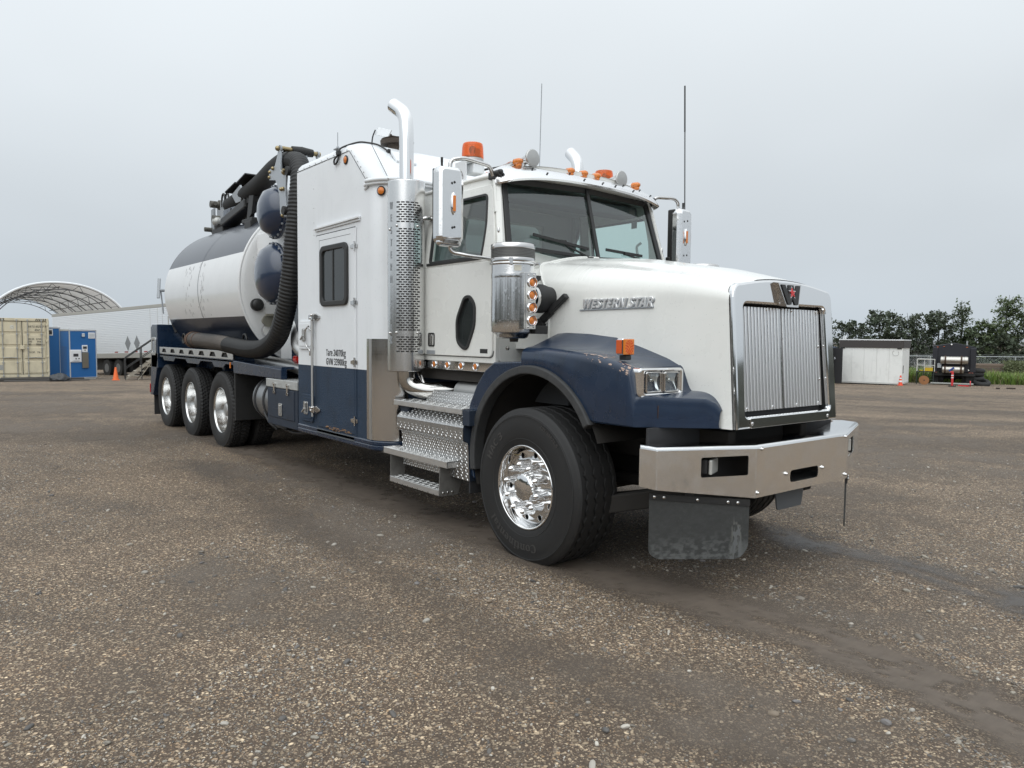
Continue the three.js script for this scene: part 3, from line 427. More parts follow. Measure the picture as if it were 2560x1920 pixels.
// windscreen: two panes with a rubber frame and a middle bar
{
  const b0 = [-.528, 2.245, 0], t0 = [-.688, 2.842, 0], b1 = [-.612, 2.295, .895], t1 = [-.758, 2.832, .84];
  const q = (A, B, Cc, D) => grid(6, 6, (u, v) => [0, 1, 2].map((k) => lerp(lerp(A[k], B[k], u), lerp(D[k], Cc[k], u), v)).concat([u, v]));
  const m = (p) => [p[0], p[1], -p[2]];
  const w = grp(truck, 'windscreen');
  P(w, 'glass_pane', q(b1, b0, t0, t1), M.glass); P(w, 'glass_pane', q(b0, m(b1), m(t1), t0), M.glass);
  const up = [1, .2, 0];
  P(w, 'middle_bar', bar([-.518, 2.24, 0], [-.678, 2.85, 0], .034, .022, [1, .27, 0]), M.black);
  for (const f of [(p) => p, m]) { P(w, 'side_seal', bar(f(b1), f(t1), .050, .03, [1, .27, 0]), M.black); P(w, 'top_seal', bar(f([-.69, 2.835, 0]), f([-.758, 2.826, .85]), .03, .05, [.27, 1, 0]), M.black); P(w, 'bottom_seal', bar(f([-.528, 2.243, 0]), f([-.612, 2.290, .90]), .03, .03), M.black); }
  // wipers
  for (const [p, e, e2] of [[[-.505, 2.235, .10], [-.585, 2.355, .36], 0], [[-.575, 2.272, -.66], [-.575, 2.315, -.40], 0]]) {
    const wp = grp(truck, 'wiper'); P(wp, 'arm', [bar(p, e, .018, .014), cyl(.022, .022, .03, 'y', p[0], p[1], p[2], 12)], M.black);
    const far = p[2] > 0 ? [[-.598, 2.395, .66], [-.535, 2.318, .10]] : [[-.560, 2.335, -.13], [-.583, 2.318, -.62]];
    P(wp, 'blade', bar(far[0], far[1], .012, .024), M.black); P(wp, 'joint', bx(.03, .03, .07, e[0] + .01, e[1] + .005, e[2], .006), M.black);
  }
}
// sun visor with marker lamps, horns and beacons
{
  const vis = (u, v) => {
    const s = u * 2 - 1, a = Math.abs(s); const z = -s * .925; const q = Math.abs(z) / .925;
    const xt = -.79 + .045 * (1 - q * q) - .10 * sst(.90, 1, q), yt = 2.968 - .05 * Math.pow(q, 6) - .03 * sst(.9, 1, q);
    const xl = -.585 - .06 * (1 - q * q) * -.2 - .03 * q * q - .12 * sst(.93, 1, q), yl = 2.868 - .085 * Math.pow(q, 3.0);
    const k = v; return [lerp(xt, xl, k) + .016 * Math.sin(k * Math.PI), lerp(yt, yl, k) + .018 * Math.sin(k * Math.PI), z * (1 + .012 * k), z, k];
  };
  const v = TP('sun_visor', [grid(60, 8, vis, true), grid(60, 2, (u, w) => { const p = vis(u, 1); return [p[0] - w * .012, p[1] - w * .014, p[2]]; }, true), grid(60, 4, (u, w) => { const p = vis(u, 0); return [p[0] - w * .10, p[1] - .012 * w * w, p[2] * (1 - .01 * w)]; })], std(C(.74, .74, .745), .16, 1));
  const dots = []; for (const [z, k] of [[.62, .5], [.50, .75], [.22, .45], [.10, .8], [-.12, .8], [-.28, .8], [-.42, .55], [-.52, .8], [-.66, .5], [-.80, .6]]) { const p = vis(.5 - z / 1.85, k); dots.push(sph(.009, p[0] + .004, p[1] + .006, z, 1, .7, 1, 8, 6)); }
  P(v, 'screw', dots, M.black, { kind: 'stuff' });
  for (const z of [.70, .155, 0, -.155, -.70]) {
    const x = -.80 + .05 * (1 - (z / .9) ** 2), l = grp(truck, 'roof_marker_lamp');
    P(l, 'base', (() => { const g = lathe([[.001, -.15], [.012, -.14], [.030, -.04], [.034, 0], [0.034, .004]], 'x', 0, 0, 0, 20); g.scale(1, .85, 1.05); g.translate(x, 2.985, z); return g; })(), M.chrome);
    P(l, 'lens', (() => { const g = lathe([[.033, .003], [.034, .02], [.030, .055], [.020, .072], [.001, .078]], 'x', 0, 0, 0, 20); g.scale(1, .85, 1.05); g.translate(x, 2.985, z); const h = lathe([[.024, .0], [.02, .03], [.001, .045]], 'x', 0, 0, 0, 14); h.scale(1, .8, 1); h.translate(x + .03, 2.955, z); return mg([g, h]); })(), M.amber);
  }
  for (const z of [.585, -.46]) {
    const h = grp(truck, 'air_horn'); const y = z > 0 ? 3.025 : 3.005;
    P(h, 'trumpet', lathe([[.012, -.55], [.016, -.35], [.024, -.15], [.040, -.06], [.070, -.012], [.0705, 0]], 'x', -.70, y, z, 28), M.steel);
    P(h, 'cover', lathe([[.001, .010], [.062, .008], [.070, .002], [.0708, -.008]], 'x', -.70, y, z, 28), M.aluDull);
    P(h, 'bracket', [bx(.05, .08, .03, -.82, y - .06, z, .005)], M.steel);
  }
  for (const z of [.79, -.79]) {
    const b = grp(truck, 'amber_beacon'); const y = 3.05 + (z < 0 ? .0 : 0);
    P(b, 'bracket', [bx(.16, .20, .012, -1.28, y - .10, z + .10, .003), bx(.20, .012, .20, -1.26, y - .012, z, .003), bx(.14, .08, .12, -1.24, y - .06, z - .01, .01)], M.whiteBox);
    P(b, 'base', cyl(.094, .092, .035, 'y', -1.25, y + .012, z, 32), M.aluDull);
    P(b, 'dome', lathe([[.093, 0], [.094, .012], [.089, .10], [.085, .122], [.078, .130], [.001, .131]], 'y', -1.25, y + .03, z, 36), M.amberGlass);
    P(b, 'rotor', [cyl(.078, .078, .012, 'y', -1.25, y + .045, z, 20), cyl(.02, .02, .07, 'y', -1.25, y + .08, z, 12), lathe([[.001, 0], [.03, .008], [.042, .024]], 'x', -1.24, y + .09, z + .02, 18), bx(.012, .07, .05, -1.22, y + .085, z - .03, .003)], std(C(.5, .42, .30), .3, .7));
  }
  TP('roof_antenna', [rod([-.95, 2.98, .30], [-.95, 3.74, .285], .004, 6), cyl(.014, .010, .04, 'y', -.95, 3.0, .30, 10)], M.greySteel);
  TP('roof_cable', tube([[-1.3, 3.0, .70], [-1.2, 3.01, .66], [-1.1, 2.99, .70], [-.95, 3.0, .62]], .010, 30, 6), M.black);
}
// mirrors
{
  const shell = (() => { const prof = rrect(-.112, .112, -.29, .29, .055, 6); const g = ext(shape(prof), .11, .032); g.rotateY(Math.PI / 2); return g; })();
  for (const sg of [1, -1]) {
    const mr = grp(truck, 'door_mirror'), cx = -.80, cy = 2.555, cz = sg * 1.365;
    const put = (g) => { g = prep(g.clone()); g.rotateY(sg * -.10); g.translate(cx, cy, cz); return mu(g); };
    P(mr, 'shell', put(warp(prep(shell.clone()), (x, y, z) => [x + .018 * (1 - (z / .112) ** 2) - .025 * sst(.2, .3, Math.abs(y)), y, z])), M.chromeWet);
    P(mr, 'dark_lower_cap', put((() => { const g = bx(.07, .085, .205, .058, -.262, 0, .03); return g; })()), M.chrome);
    P(mr, 'mirror_glass', put(bx(.006, .50, .19, -.004, .0, 0, .002)), M.mirrorGlass);
    P(mr, 'back_frame', put(sg > 0 ? bx(.02, .55, .215, .004, 0, 0, .008) : mg([bx(.085, .56, .222, .004, 0, 0, .014), bx(.05, .12, .05, -.02, -.24, .10, .01)])), M.black);
    P(mr, 'marker_bezel', put(sph(.02, .116, .01, sg * -.012, .55, 4.2, 1.1, 14, 12)), M.chrome);
    P(mr, 'marker_lens', put(bx(.010, .118, .024, .127, .01, sg * -.012, .004)), M.amber);
    P(mr, 'screw', [put(sph(.010, .128, .165, sg * -.012, .5, 1, 1, 8, 6)), put(sph(.010, .128, -.165, sg * -.012, .5, 1, 1, 8, 6))], M.black);
    const Z = (z) => sg * z;
    P(mr, 'arm', [pipe([[-.77, 2.81, Z(1.34)], [-.77, 2.905, Z(1.34)], [-.74, 2.93, Z(1.24)], [-.75, 2.91, Z(.98)], [-.77, 2.83, Z(.93)]], .016, .07), pipe([[-.78, 2.30, Z(1.345)], [-.77, 2.215, Z(1.33)], [-.70, 2.19, Z(1.20)], [-.66, 2.18, Z(.97)]], .015, .07)], M.steel);
    P(mr, 'arm_clamp', [bx(.07, .06, .05, -.785, 2.845, Z(.925), .012), cyl(.026, .026, .07, 'x', -.745, 2.865, Z(.905), 14), sph(.018, -.705, 2.872, Z(.905))], M.flare);
    P(mr, 'top_pin', [rod([-.77, 2.83, Z(1.415)], [-.77, 2.89, Z(1.415)], .009), rod([-.77, 2.875, Z(1.415)], [-.77, 2.912, Z(1.415)], .010)], sg > 0 ? M.rubber : M.black);
  }
  TP('mirror_antenna', [rod([-.76, 2.84, -1.43], [-.77, 3.62, -1.415], .0055, 6), rod([-.77, 3.60, -1.415], [-.775, 4.04, -1.405], .0075, 6)], M.black);
}
// air cleaners
for (const sg of [1, -1]) {
  const ac = grp(truck, 'air_cleaner'), X = -.30, Z = sg * 1.10, R = .158; const F = (g) => sg > 0 ? g : mirZ(g);
  P(ac, 'canister', lathe([[.001, 1.565], [.10, 1.565], [.115, 1.575], [.128, 1.60], [.148, 1.605], [.155, 1.615], [.155, 1.655], [.1575, 1.657], [.1575, 1.70], [R, 1.702], [R, 2.0], [.1605, 2.002], [.1605, 2.035], [R, 2.037], [R, 2.10], [.156, 2.115]], 'y', X, 0, Z, 48), std(C(.66, .655, .65), .15, 1, { roughnessMap: rep(dirtRough(.8, .4), 2), bumpMap: rep(dropT, 2), bumpScale: .0003 }));
  P(ac, 'screen', cyl(.160, .160, .066, 'y', X, 2.178, Z, 48, true), M.mesh);
  P(ac, 'screen_dots', (() => { const l = []; for (let a = 0; a < 6; a++) for (let k = 0; k < 84; k++) { const t = (k + (a % 2) * .5) / 84 * 6.2832; const g = new THREE.CircleGeometry(.0042, 6); g.rotateY(Math.PI / 2 - 0); g.translate(.1612, 2.152 + a * .0105, 0); g.rotateY(t); g.translate(X, 0, Z); l.push(g); } return mg(l); })(), M.dark, { kind: 'stuff' });
  P(ac, 'lid', lathe([[.158, 2.113], [.165, 2.115], [.163, 2.143], [.158, 2.146]], 'y', X, 0, Z, 48), M.steel);
  P(ac, 'lid_top', lathe([[.162, 2.212], [.164, 2.216], [.163, 2.244], [.15, 2.252], [.001, 2.254]], 'y', X, 0, Z, 48), M.steel);
  P(ac, 'clamp_ring', lathe([[.159, 2.094], [.172, 2.098], [.174, 2.104], [.172, 2.110], [.159, 2.114]], 'y', X, 0, Z, 48), M.chrome);
  P(ac, 'clamp_bolt', [cyl(.010, .010, .06, 'x', X + .15, 2.104, Z + sg * -.10, 8), bx(.03, .05, .02, X + .12, 2.115, Z + sg * .115, .004)], M.steel);
  P(ac, 'caution_label', F((() => { const g = grid(8, 1, (u, v) => { const a = lerp(.62, .28, u); return [X + .1592 * Math.cos(a), lerp(2.048, 2.088, v), 1.10 + .1592 * Math.sin(a)]; }); return g; })()), std(C(.62, .60, .52), .6));
  P(ac, 'bottom_drain', cyl(.03, .035, .03, 'y', X + .02, 1.555, Z, 16), M.black);
  const pn = P(ac, 'light_panel', [F(span(-.125, -.100, 1.632, 2.035, 1.045, 1.143, .003)), F(span(-.20, -.10, 1.632, 2.035, 1.143, 1.158, .004))], M.steel);
  for (const y of [1.964, 1.875, 1.786, 1.694]) {
    P(ac, 'lamp_bezel', F((() => { const g = lathe([[.026, .001], [.030, .012], [.036, .010], [.039, 0]], 'x', -.100, y, 1.088, 24); const v = lathe([[.030, .010], [.0335, .026], [.036, .026], [.037, .004]], 'x', -.100, y, 1.088, 18, Math.PI * .9, Math.PI * .55 + 0); return mg([g, v]); })()), M.chrome);
    P(ac, 'lamp_lens', F(lathe([[.0265, 0], [.025, .008], [.015, .013], [.001, .015]], 'x', -.099, y, 1.088, 20)), M.amber);
  }
  P(ac, 'panel_screw', [1.648, 2.018].flatMap((y) => [1.066, 1.116].map((z) => F(sph(.007, -.098, y, z, .7, 1, 1, 8, 6)))), M.steel);
  P(ac, 'outlet_ring', F(mg([lathe([[.094, 0], [.098, .03], [.098, .06]], 'z', -.27, 1.865, .90, 32)])), M.steel);
  P(ac, 'rubber_duct', F(mg([lathe([[.085, -.12], [.095, 0.0], [.108, .05], [.108, .09], [.100, .13]], 'z', -.27, 1.865, .80, 32)])), M.rubber);
  P(ac, 'mount_bracket', [F(span(-.27, -.20, 1.985, 2.02, .93, 1.0, .004)), F(span(-.20, -.13, 1.60, 1.66, .90, 1.02, .004)), F(span(-.17, -.12, 1.985, 2.02, .98, 1.04, .004))], M.black);
}
// grab handles, sill lamps, exhaust stacks
for (const sg of [1, -1]) {
  const F = (g) => sg > 0 ? g : mirZ(g); const gh = grp(truck, 'grab_handle');
  P(gh, 'tube', F(pipe([[-1.60, 2.60, .985], [-1.60, 2.60, 1.055], [-1.67, 2.55, 1.075], [-1.73, 2.25, 1.085], [-1.76, 1.9, 1.085], [-1.745, 1.33, 1.06], [-1.60, 1.14, 1.04]], .019, .07)), M.steel);
  P(gh, 'post', F(rod([-1.755, 1.585, 1.08], [-1.67, 1.588, .985], .013)), M.steel); P(gh, 'flange', [F(cyl(.030, .030, .02, 'z', -1.60, 2.60, .975, 18)), F(cyl(.030, .030, .02, 'z', -1.665, 1.588, .985, 18))], M.steel);
  const sl = TP('sill_panel', F(span(-1.78, -.52, 1.292, 1.372, .955, .985, .006)), M.chrome);
  for (let k = 0; k < 5; k++) { const x = -1.735 + k * .205; P(sl, 'lamp_bezel', F(lathe([[.024, 0], [.026, .012], [.034, .010], [.037, 0]], 'z', x, 1.334, .985, 24)), M.chrome); P(sl, 'lamp_lens', F(lathe([[.0245, 0], [.022, .010], [.001, .015]], 'z', x, 1.334, .985, 20)), M.amber); }
}
TP('cab_floor', span(-1.84, -.55, 1.20, 1.30, -.93, .93, 0), M.under);
{
  const st = grp(truck, 'exhaust_stack'), X = -1.735, Z = 1.15, R = .162;
  P(st, 'pipe', pipe([[X, 2.6, Z], [X, 3.33, Z], [X - .02, 3.50, Z], [X - .17, 3.60, Z + .03]], .063, .16, 28), M.chrome);
  P(st, 'pipe_mouth', (() => { const g = cyl(.056, .056, .012, 'y', 0, 0, 0, 24); g.applyQuaternion(new THREE.Quaternion().setFromUnitVectors(new THREE.Vector3(0, 1, 0), new THREE.Vector3(-.15, .085, .03).normalize())); g.translate(X - .168, 3.599, Z + .0295); return g; })(), M.dark);
  const sh = P(st, 'heat_shield', lathe([[R - .012, 2.905], [R, 2.91], [R + .001, 2.90], [R + .001, 1.275], [R, 1.268], [R - .012, 1.27]], 'y', X, 0, Z, 56), std(C(.70, .70, .695), .24, 1, { bumpMap: rep(dropT, 3), bumpScale: .0004, roughnessMap: rep(dirtRough(.8, .4), 2) }));
  P(st, 'muffler', cyl(.13, .13, 1.4, 'y', X, 2.05, Z, 32), M.aluDull);
  // angles: a = 0 points to +z, growing towards +x; the camera looks at about 60 degrees
  const onC = (a, y, r = R + .0035) => [X + r * Math.sin(a), y, Z + r * Math.cos(a)];
  const slotsG = []; let row = 0;
  for (let y = 2.715; y > 1.425; y -= .0205, row++) {
    if ((y < 2.535 && y > 2.500) || (y < 1.625 && y > 1.585)) continue;
    const n = 5, a0 = .50, a1 = 1.76, st_ = (a1 - a0) / n;
    for (let k = 0; k < n; k++) { const a = a0 + (k + (row % 2 ? .5 : 0)) * st_; if (a > a1 - st_ * .5) continue; const w = st_ * .76; slotsG.push(grid(4, 1, (u, v) => onC(a + u * w, y + (v - .5) * .0115, R + .0022))); }
  }
  P(st, 'shield_slot', slotsG, M.dark, { kind: 'stuff' });
  'WESTERN STAR'.split('').forEach((ch, i) => { if (ch === ' ') return; const g = txt(ch, .062, .002, fontBold), bb = g.boundingBox, w = bb.max.x - bb.min.x, y = 2.66 - i * .1045; const a0 = .125; P(st, 'shield_letter', warp(prep(g), (x, yy, z) => onC(a0 + (x - bb.min.x - w / 2) * .5 / R, y + yy, R + .0018 + z)), M.greySteel); });
  for (const [y, a] of [[2.517, .52], [2.517, 1.66], [1.605, .50], [1.605, 1.66], [2.49, .02], [1.60, .02]]) P(st, 'shield_bolt', sph(.012, ...onC(a, y, R + .004), 1, 1, 1, 8, 6), M.steel);
  P(st, 'elbow', pipe([[X, 1.42, Z], [X, 1.15, Z - .01], [X + .12, 1.09, Z - .12], [X + .34, 1.11, Z - .52]], .075, .20, 22), std(C(.50, .49, .47), .14, 1));
  P(st, 'flex_pipe', tube(Array.from({ length: 30 }, (_, i) => [X + .33 + i * .012, 1.11, Z - .50 - i * .018]), .07, 60, 18), M.aluDull);
  P(st, 'stand_off', [bx(.22, .03, .03, -1.86, 2.72, 1.0, .004), bx(.22, .03, .03, -1.86, 1.75, 1.0, .004)], M.steel);
  const s2 = grp(truck, 'far_exhaust_stack');
  P(s2, 'pipe', pipe([[X, 1.3, -.90], [X, 3.30, -.90], [X - .02, 3.42, -.90], [X - .15, 3.52, -.93]], .063, .16, 24), M.chrome);
}
// ---------------------------------------------------------------- sleeper box
{
  const ZS = 1.244, XR = -3.92;
  const ringPts = (xf, r, zs, rb = .035, n = 10) => { // plan outline (x, z), counted from the rear right corner, clockwise seen from above
    const o = []; const arc = (cx, cz, r0, a0, a1) => { for (let k = 0; k <= n; k++) { const a = lerp(a0, a1, k / n) * Math.PI / 180; o.push([cx + r0 * Math.cos(a), cz + r0 * Math.sin(a)]); } };
    arc(XR + rb, zs - rb, rb, 180, 90); o.push([lerp(XR, xf, .33), zs], [lerp(XR, xf, .66), zs]); arc(xf - r, zs - r, r, 90, 0); o.push([xf, .4 * zs], [xf, 0], [xf, -.4 * zs]); arc(xf - r, -zs + r, r, 0, -90); o.push([lerp(XR, xf, .66), -zs], [lerp(XR, xf, .33), -zs]); arc(XR + rb, -zs + rb, rb, -90, -180); o.push([XR, 0], o[0].slice()); return o; };
  const loft = (lv) => { const rings = lv.map(([y, xf, r, zs, dx = 0]) => ringPts(xf, r, zs).map(([x, z]) => [x + dx, y, z])); const n = rings[0].length - 1, m = rings.length - 1; return creased(grid(n, m, (u, v) => { const p = rings[Math.round(v * m)][Math.round(u * n)]; return [...p, p[0] - p[2], p[1]]; }), .5); };
  const YB = 1.255;
  const body = TP('sleeper_body', loft([[YB, -1.965, .29, ZS], [2.0, -1.965, .29, ZS], [2.97, -1.965, .29, ZS], [2.985, -1.985, .29, ZS], [3.30, -2.44, .22, ZS], [3.345, -2.50, .20, ZS - .003], [3.385, -2.56, .19, ZS - .022], [3.42, -2.61, .18, ZS - .055], [3.44, -2.66, .18, ZS - .10], [3.455, -2.75, .18, ZS - .20], [3.475, -3.0, .18, .7], [3.48, -3.2, .1, .2]]), M.whiteBox);
  const low = TP('sleeper_lower_body', loft([[.60, -1.963, .29, ZS + .002], [YB, -1.963, .29, ZS + .002]]), M.liner);
  P(low, 'bottom_rail', [loft([[.515, -1.955, .29, ZS + .006], [.525, -1.95, .295, ZS + .012], [.552, -1.95, .295, ZS + .012], [.560, -1.957, .29, ZS + .005]]), loft([[.560, -1.957, .29, ZS + .005], [.568, -1.95, .295, ZS + .012], [.592, -1.95, .295, ZS + .012], [.602, -1.963, .29, ZS + .002]])], M.navy);
  TP('sleeper_floor', span(-3.9, -2.0, .50, .53, -1.2, 1.2, 0), M.under);
  // drip lip along the foot of the sloping roof
  const lipPts = [[-2.30, 2.955, ZS + .012], [-2.24, 2.972, ZS + .018]]; for (let k = 0; k <= 8; k++) { const a = (90 - 90 * k / 8) * Math.PI / 180; lipPts.push([-2.255 + .32 * Math.cos(a), 2.985, ZS - .29 + .32 * Math.sin(a)]); }
  for (let k = 1; k <= 6; k++) lipPts.push([-1.935, 2.985, lerp(.95, 0, k / 6)]);
  for (const F of [(g) => g, mirZ]) P(body, 'roof_lip', F(mg([tube(lipPts, .018, 80, 8), tube(lipPts.map(([x, y, z]) => [x - .012, y - .028, z - .008]), .014, 80, 8)])), M.whiteBox);
  // corner rails with rivets along the roof edge and the slope
  for (const F of [(g) => g, mirZ]) {
    P(body, 'roof_seam', F(mg([bar([-3.905, 3.338, ZS + .001], [-2.64, 3.338, ZS + .001], .003, .006), bar([-2.64, 3.338, ZS + .001], [-2.29, 3.0, ZS + .001], .003, .006, [0, 0, 1]), bar([-2.50, 3.40, ZS - .16], [-2.06, 3.02, ZS - .085], .006, .003)])), M.seam);
    const riv = []; for (let k = 0; k < 9; k++) riv.push([-3.85 + k * .145, 3.355, ZS + .0]); for (let k = 0; k < 6; k++) { riv.push([-2.60 + k * .062, 3.33 - k * .060, ZS - .001]); } for (let k = 0; k < 9; k++) riv.push([-3.33, 2.6 + .0 + k * -.13, ZS + .001]); for (let k = 0; k < 6; k++) riv.push([-2.25 + k * .05, 2.985 - 0, ZS + .02 - k * k * .0032]);
    for (const y of [3.1, 2.9, 2.75, 2.62]) riv.push([-3.46, y, ZS]);
    P(body, 'rivet', riv.map(([x, y, z]) => F(sph(.007, x, y, z, 1, 1, .6, 6, 5))), M.alu, { kind: 'stuff' });
    P(body, 'brushed_corner_guard', F(grid(16, 2, (u, v) => { const a = lerp(97, 8, u) * Math.PI / 180; const s = lerp(-.02, 0, 0); return [u < .08 ? -2.255 - .0 * s + .2955 * Math.cos(a) : -2.255 + .2955 * Math.cos(a), lerp(.607, 1.548, v), ZS - .29 + .2955 * Math.sin(a), u, v * 2]; }, true)), M.steel);
    P(body, 'guard_flange', F(span(-2.262, -2.20, .607, 1.548, ZS, ZS + .005, .001)), M.alu);
    const ml = P(body, 'marker_lamp', F(lathe([[.042, 0], [.044, .008], [.034, .014]], 'z', -2.705, 3.262, ZS, 22)), M.rubber); 
    P(body, 'marker_lens', F(lathe([[.033, .012], [.026, .020], [.001, .024]], 'z', -2.705, 3.262, ZS, 20)), M.amber);
    P(body, 'front_marker_lamp', F((() => { const g = mg([lathe([[.042, 0], [.044, .008], [.034, .014]], 'z', 0, 0, 0, 22)]); g.rotateY(.55); g.translate(-2.09, 2.885, 1.20); return g; })()), M.rubber);
    P(body, 'front_marker_lens', F((() => { const g = mg([lathe([[.033, .012], [.026, .020], [.001, .024]], 'z', 0, 0, 0, 20)]); g.rotateY(.55); g.translate(-2.09, 2.885, 1.20); return g; })()), M.amber);
  }
  // side door with its window, hinges, latch rods and hatches
  const d = TP('sleeper_door', sideZ(shape(rrect(-3.385, -2.525, YB, 2.60, .01)), ZS, .010, .003), M.whiteDoor);
  P(d, 'lower_door_panel', sideZ(shape(rrect(-3.385, -2.525, .625, YB - .001, .004)), ZS + .002, .009, .003), M.liner);
  P(d, 'door_gap', [span(-3.395, -3.386, .61, 2.61, ZS + .002, ZS + .004, 0), span(-2.524, -2.515, .61, 2.61, ZS + .002, ZS + .004, 0), span(-3.395, -2.515, 2.601, 2.610, ZS + .002, ZS + .004, 0)], M.seam);
  P(d, 'frame_line', [span(-3.31, -2.60, 2.545, 2.549, ZS + .009, ZS + .011, 0), span(-3.312, -3.308, 1.9, 2.549, ZS + .009, ZS + .011, 0)], M.seam);
  P(d, 'hinge_strip', span(-2.535, -2.490, YB, 2.60, ZS + .003, ZS + .007, .001), M.whiteDoor); P(d, 'lower_hinge_strip', span(-2.535, -2.490, .61, YB - .001, ZS + .004, ZS + .008, .001), M.liner);
  P(d, 'drip_rail', [bar([-3.41, 2.675, ZS + .018], [-2.405, 2.684, ZS + .018], .032, .022), bar([-3.40, 2.655, ZS + .010], [-2.41, 2.662, ZS + .010], .012, .02)], M.whiteBox);
  const wf = P(d, 'window_frame', sideZ(shape(rrect(-3.262, -2.640, 1.870, 2.480, .075), [rrect(-3.205, -2.697, 1.925, 2.425, .05).reverse()]), ZS + .008, .028, .010), M.black);
  P(d, 'sliding_pane', sideZ(shape(rrect(-3.21, -2.95, 1.92, 2.43, .02)), ZS + .014, .003), M.glassDark); P(d, 'fixed_pane', sideZ(shape(rrect(-2.96, -2.69, 1.92, 2.43, .02)), ZS + .019, .003), M.glassDark);
  P(d, 'window_bar', span(-2.972, -2.945, 1.92, 2.43, ZS + .014, ZS + .030, .004), M.black); P(d, 'window_backing', span(-3.21, -2.69, 1.92, 2.43, ZS + .0105, ZS + .012, 0), M.interiorDark);
  for (const y of [2.425, 1.89, 1.32, .755]) P(d, 'hinge', [sideZ(shape([[-2.595, y - .014], [-2.52, y - .026], [-2.52, y + .026], [-2.595, y + .014]]), ZS + .010, .009, .002), rod([-2.512, y - .045, ZS + .018], [-2.512, y + .045, ZS + .018], .009), bx(.03, .04, .006, -2.488, y, ZS + .008, .002)], y > 1.3 ? M.steel : M.steel);
  const lr = P(d, 'latch_rod', rod([-3.425, .72, ZS + .045], [-3.425, 1.78, ZS + .045], .014), M.aluDull);
  for (const y of [1.765, .795]) P(d, 'latch_keeper', [bx(.11, .05, .04, -3.46, y, ZS + .03, .008), bx(.06, .075, .05, -3.405, y, ZS + .035, .01), sideZ(shape([[-3.38, y - .04], [-3.29, y - .01], [-3.29, y + .01], [-3.38, y + .04]]), ZS + .010, .018, .004), sph(.016, -3.40, y + .02, ZS + .06), sph(.014, -3.44, y - .012, ZS + .055)], M.steel);
  P(d, 'latch_handle', [rod([-3.425, 1.62, ZS + .045], [-3.52, 1.66, ZS + .05], .010), tube([[-3.50, 1.67, ZS + .05], [-3.565, 1.63, ZS + .055], [-3.575, 1.55, ZS + .055], [-3.56, 1.46, ZS + .05], [-3.49, 1.42, ZS + .045], [-3.49, 1.36, ZS + .04]], .009, 30, 8)], M.steel);
  const hatch = (x0, x1, y0, y1, m, nm) => { const h = TP(nm, [sideZ(shape(rrect(x0, x1, y0, y1, .035)), ZS, .022, .007), sideZ(shape(rrect(x0 + .03, x1 - .03, y0 + .03, y1 - .03, .025)), ZS + .02, .008, .004)], m); const xc = (x0 + x1) / 2, yc = (y0 + y1) / 2; P(h, 'paddle_latch', [sideZ(shape(rrect(xc - .055, xc + .055, yc - .07, yc + .07, .018), [rrect(xc - .035, xc + .035, yc - .05, yc + .05, .01).reverse()]), ZS + .026, .010, .003), bx(.02, .12, .02, xc, yc, ZS + .035, .006), bx(.06, .02, .018, xc - .01, yc - .01, ZS + .04, .005), rod([xc - .02, yc - .01, ZS + .04], [xc - .07, yc - .05, ZS + .045], .010)], M.alu); };
  hatch(-3.845, -3.475, 1.425, 1.73, M.whiteDoor, 'upper_hatch'); hatch(-3.79, -3.475, .65, .94, M.liner, 'lower_hatch');
  P(d, 'kick_rail', [span(-3.39, -2.53, .545, .60, ZS - .02, ZS + .012, .004)], std(C(.10, .11, .12), .6, .2)); P(d, 'rust_streak', (() => { const l = []; for (let k = 0; k < 40; k++) { const x = rr(-3.16, -2.60); l.push(bx(rr(.02, .09), rr(.003, .010), .001, x, .635 + rr(-.022, .012), ZS + .0115, 0)); } return l; })(), std(C(.30, .18, .10), .9), { kind: 'stuff' });
  const tx = (s, x0, w, y) => { const g = txt(s, .07, .0012, fontBold), bb = g.boundingBox; return warp(prep(g), (x, yy, z) => [x0 + (x - bb.min.x) / (bb.max.x - bb.min.x) * w, y + yy * .95, ZS + .0105 + z]); };
  P(d, 'weight_lettering', [tx('Tare 24070kg', -3.155, .445, 1.368), tx('GVW 33900kg', -3.155, .465, 1.278)], M.letter);
  // roof aerial, cable, hatch vent
  TP('roof_aerial', [bx(.10, .012, .05, -2.96, 3.418, 1.21, .003), rod([-2.96, 3.42, 1.21], [-2.96, 3.58, 1.21], .004, 6), sph(.014, -2.96, 3.43, 1.21, 1, 1.5, 1)], M.greySteel);
  TP('roof_wiring', [tube([[-2.93, 3.40, 1.235], [-2.86, 3.38, 1.25], [-2.85, 3.28, 1.262], [-2.92, 3.255, 1.262], [-2.93, 3.30, 1.262], [-2.84, 3.34, 1.258], [-2.83, 3.40, 1.235], [-2.76, 3.462, 1.10], [-2.70, 3.462, 1.02], [-2.60, 3.43, .95], [-2.50, 3.36, .90], [-2.42, 3.30, .86]], .009, 90, 7), bx(.05, .05, .04, -2.84, 3.35, 1.26, .01), bx(.05, .03, .03, -2.50, 3.365, .90, .008)], M.black);
  TP('roof_box', (() => { const g = bx(.16, .03, .22, 0, 0, 0, .008); g.rotateZ(-.78); g.translate(-2.38, 3.285, .80); return g; })(), M.whiteDoor);
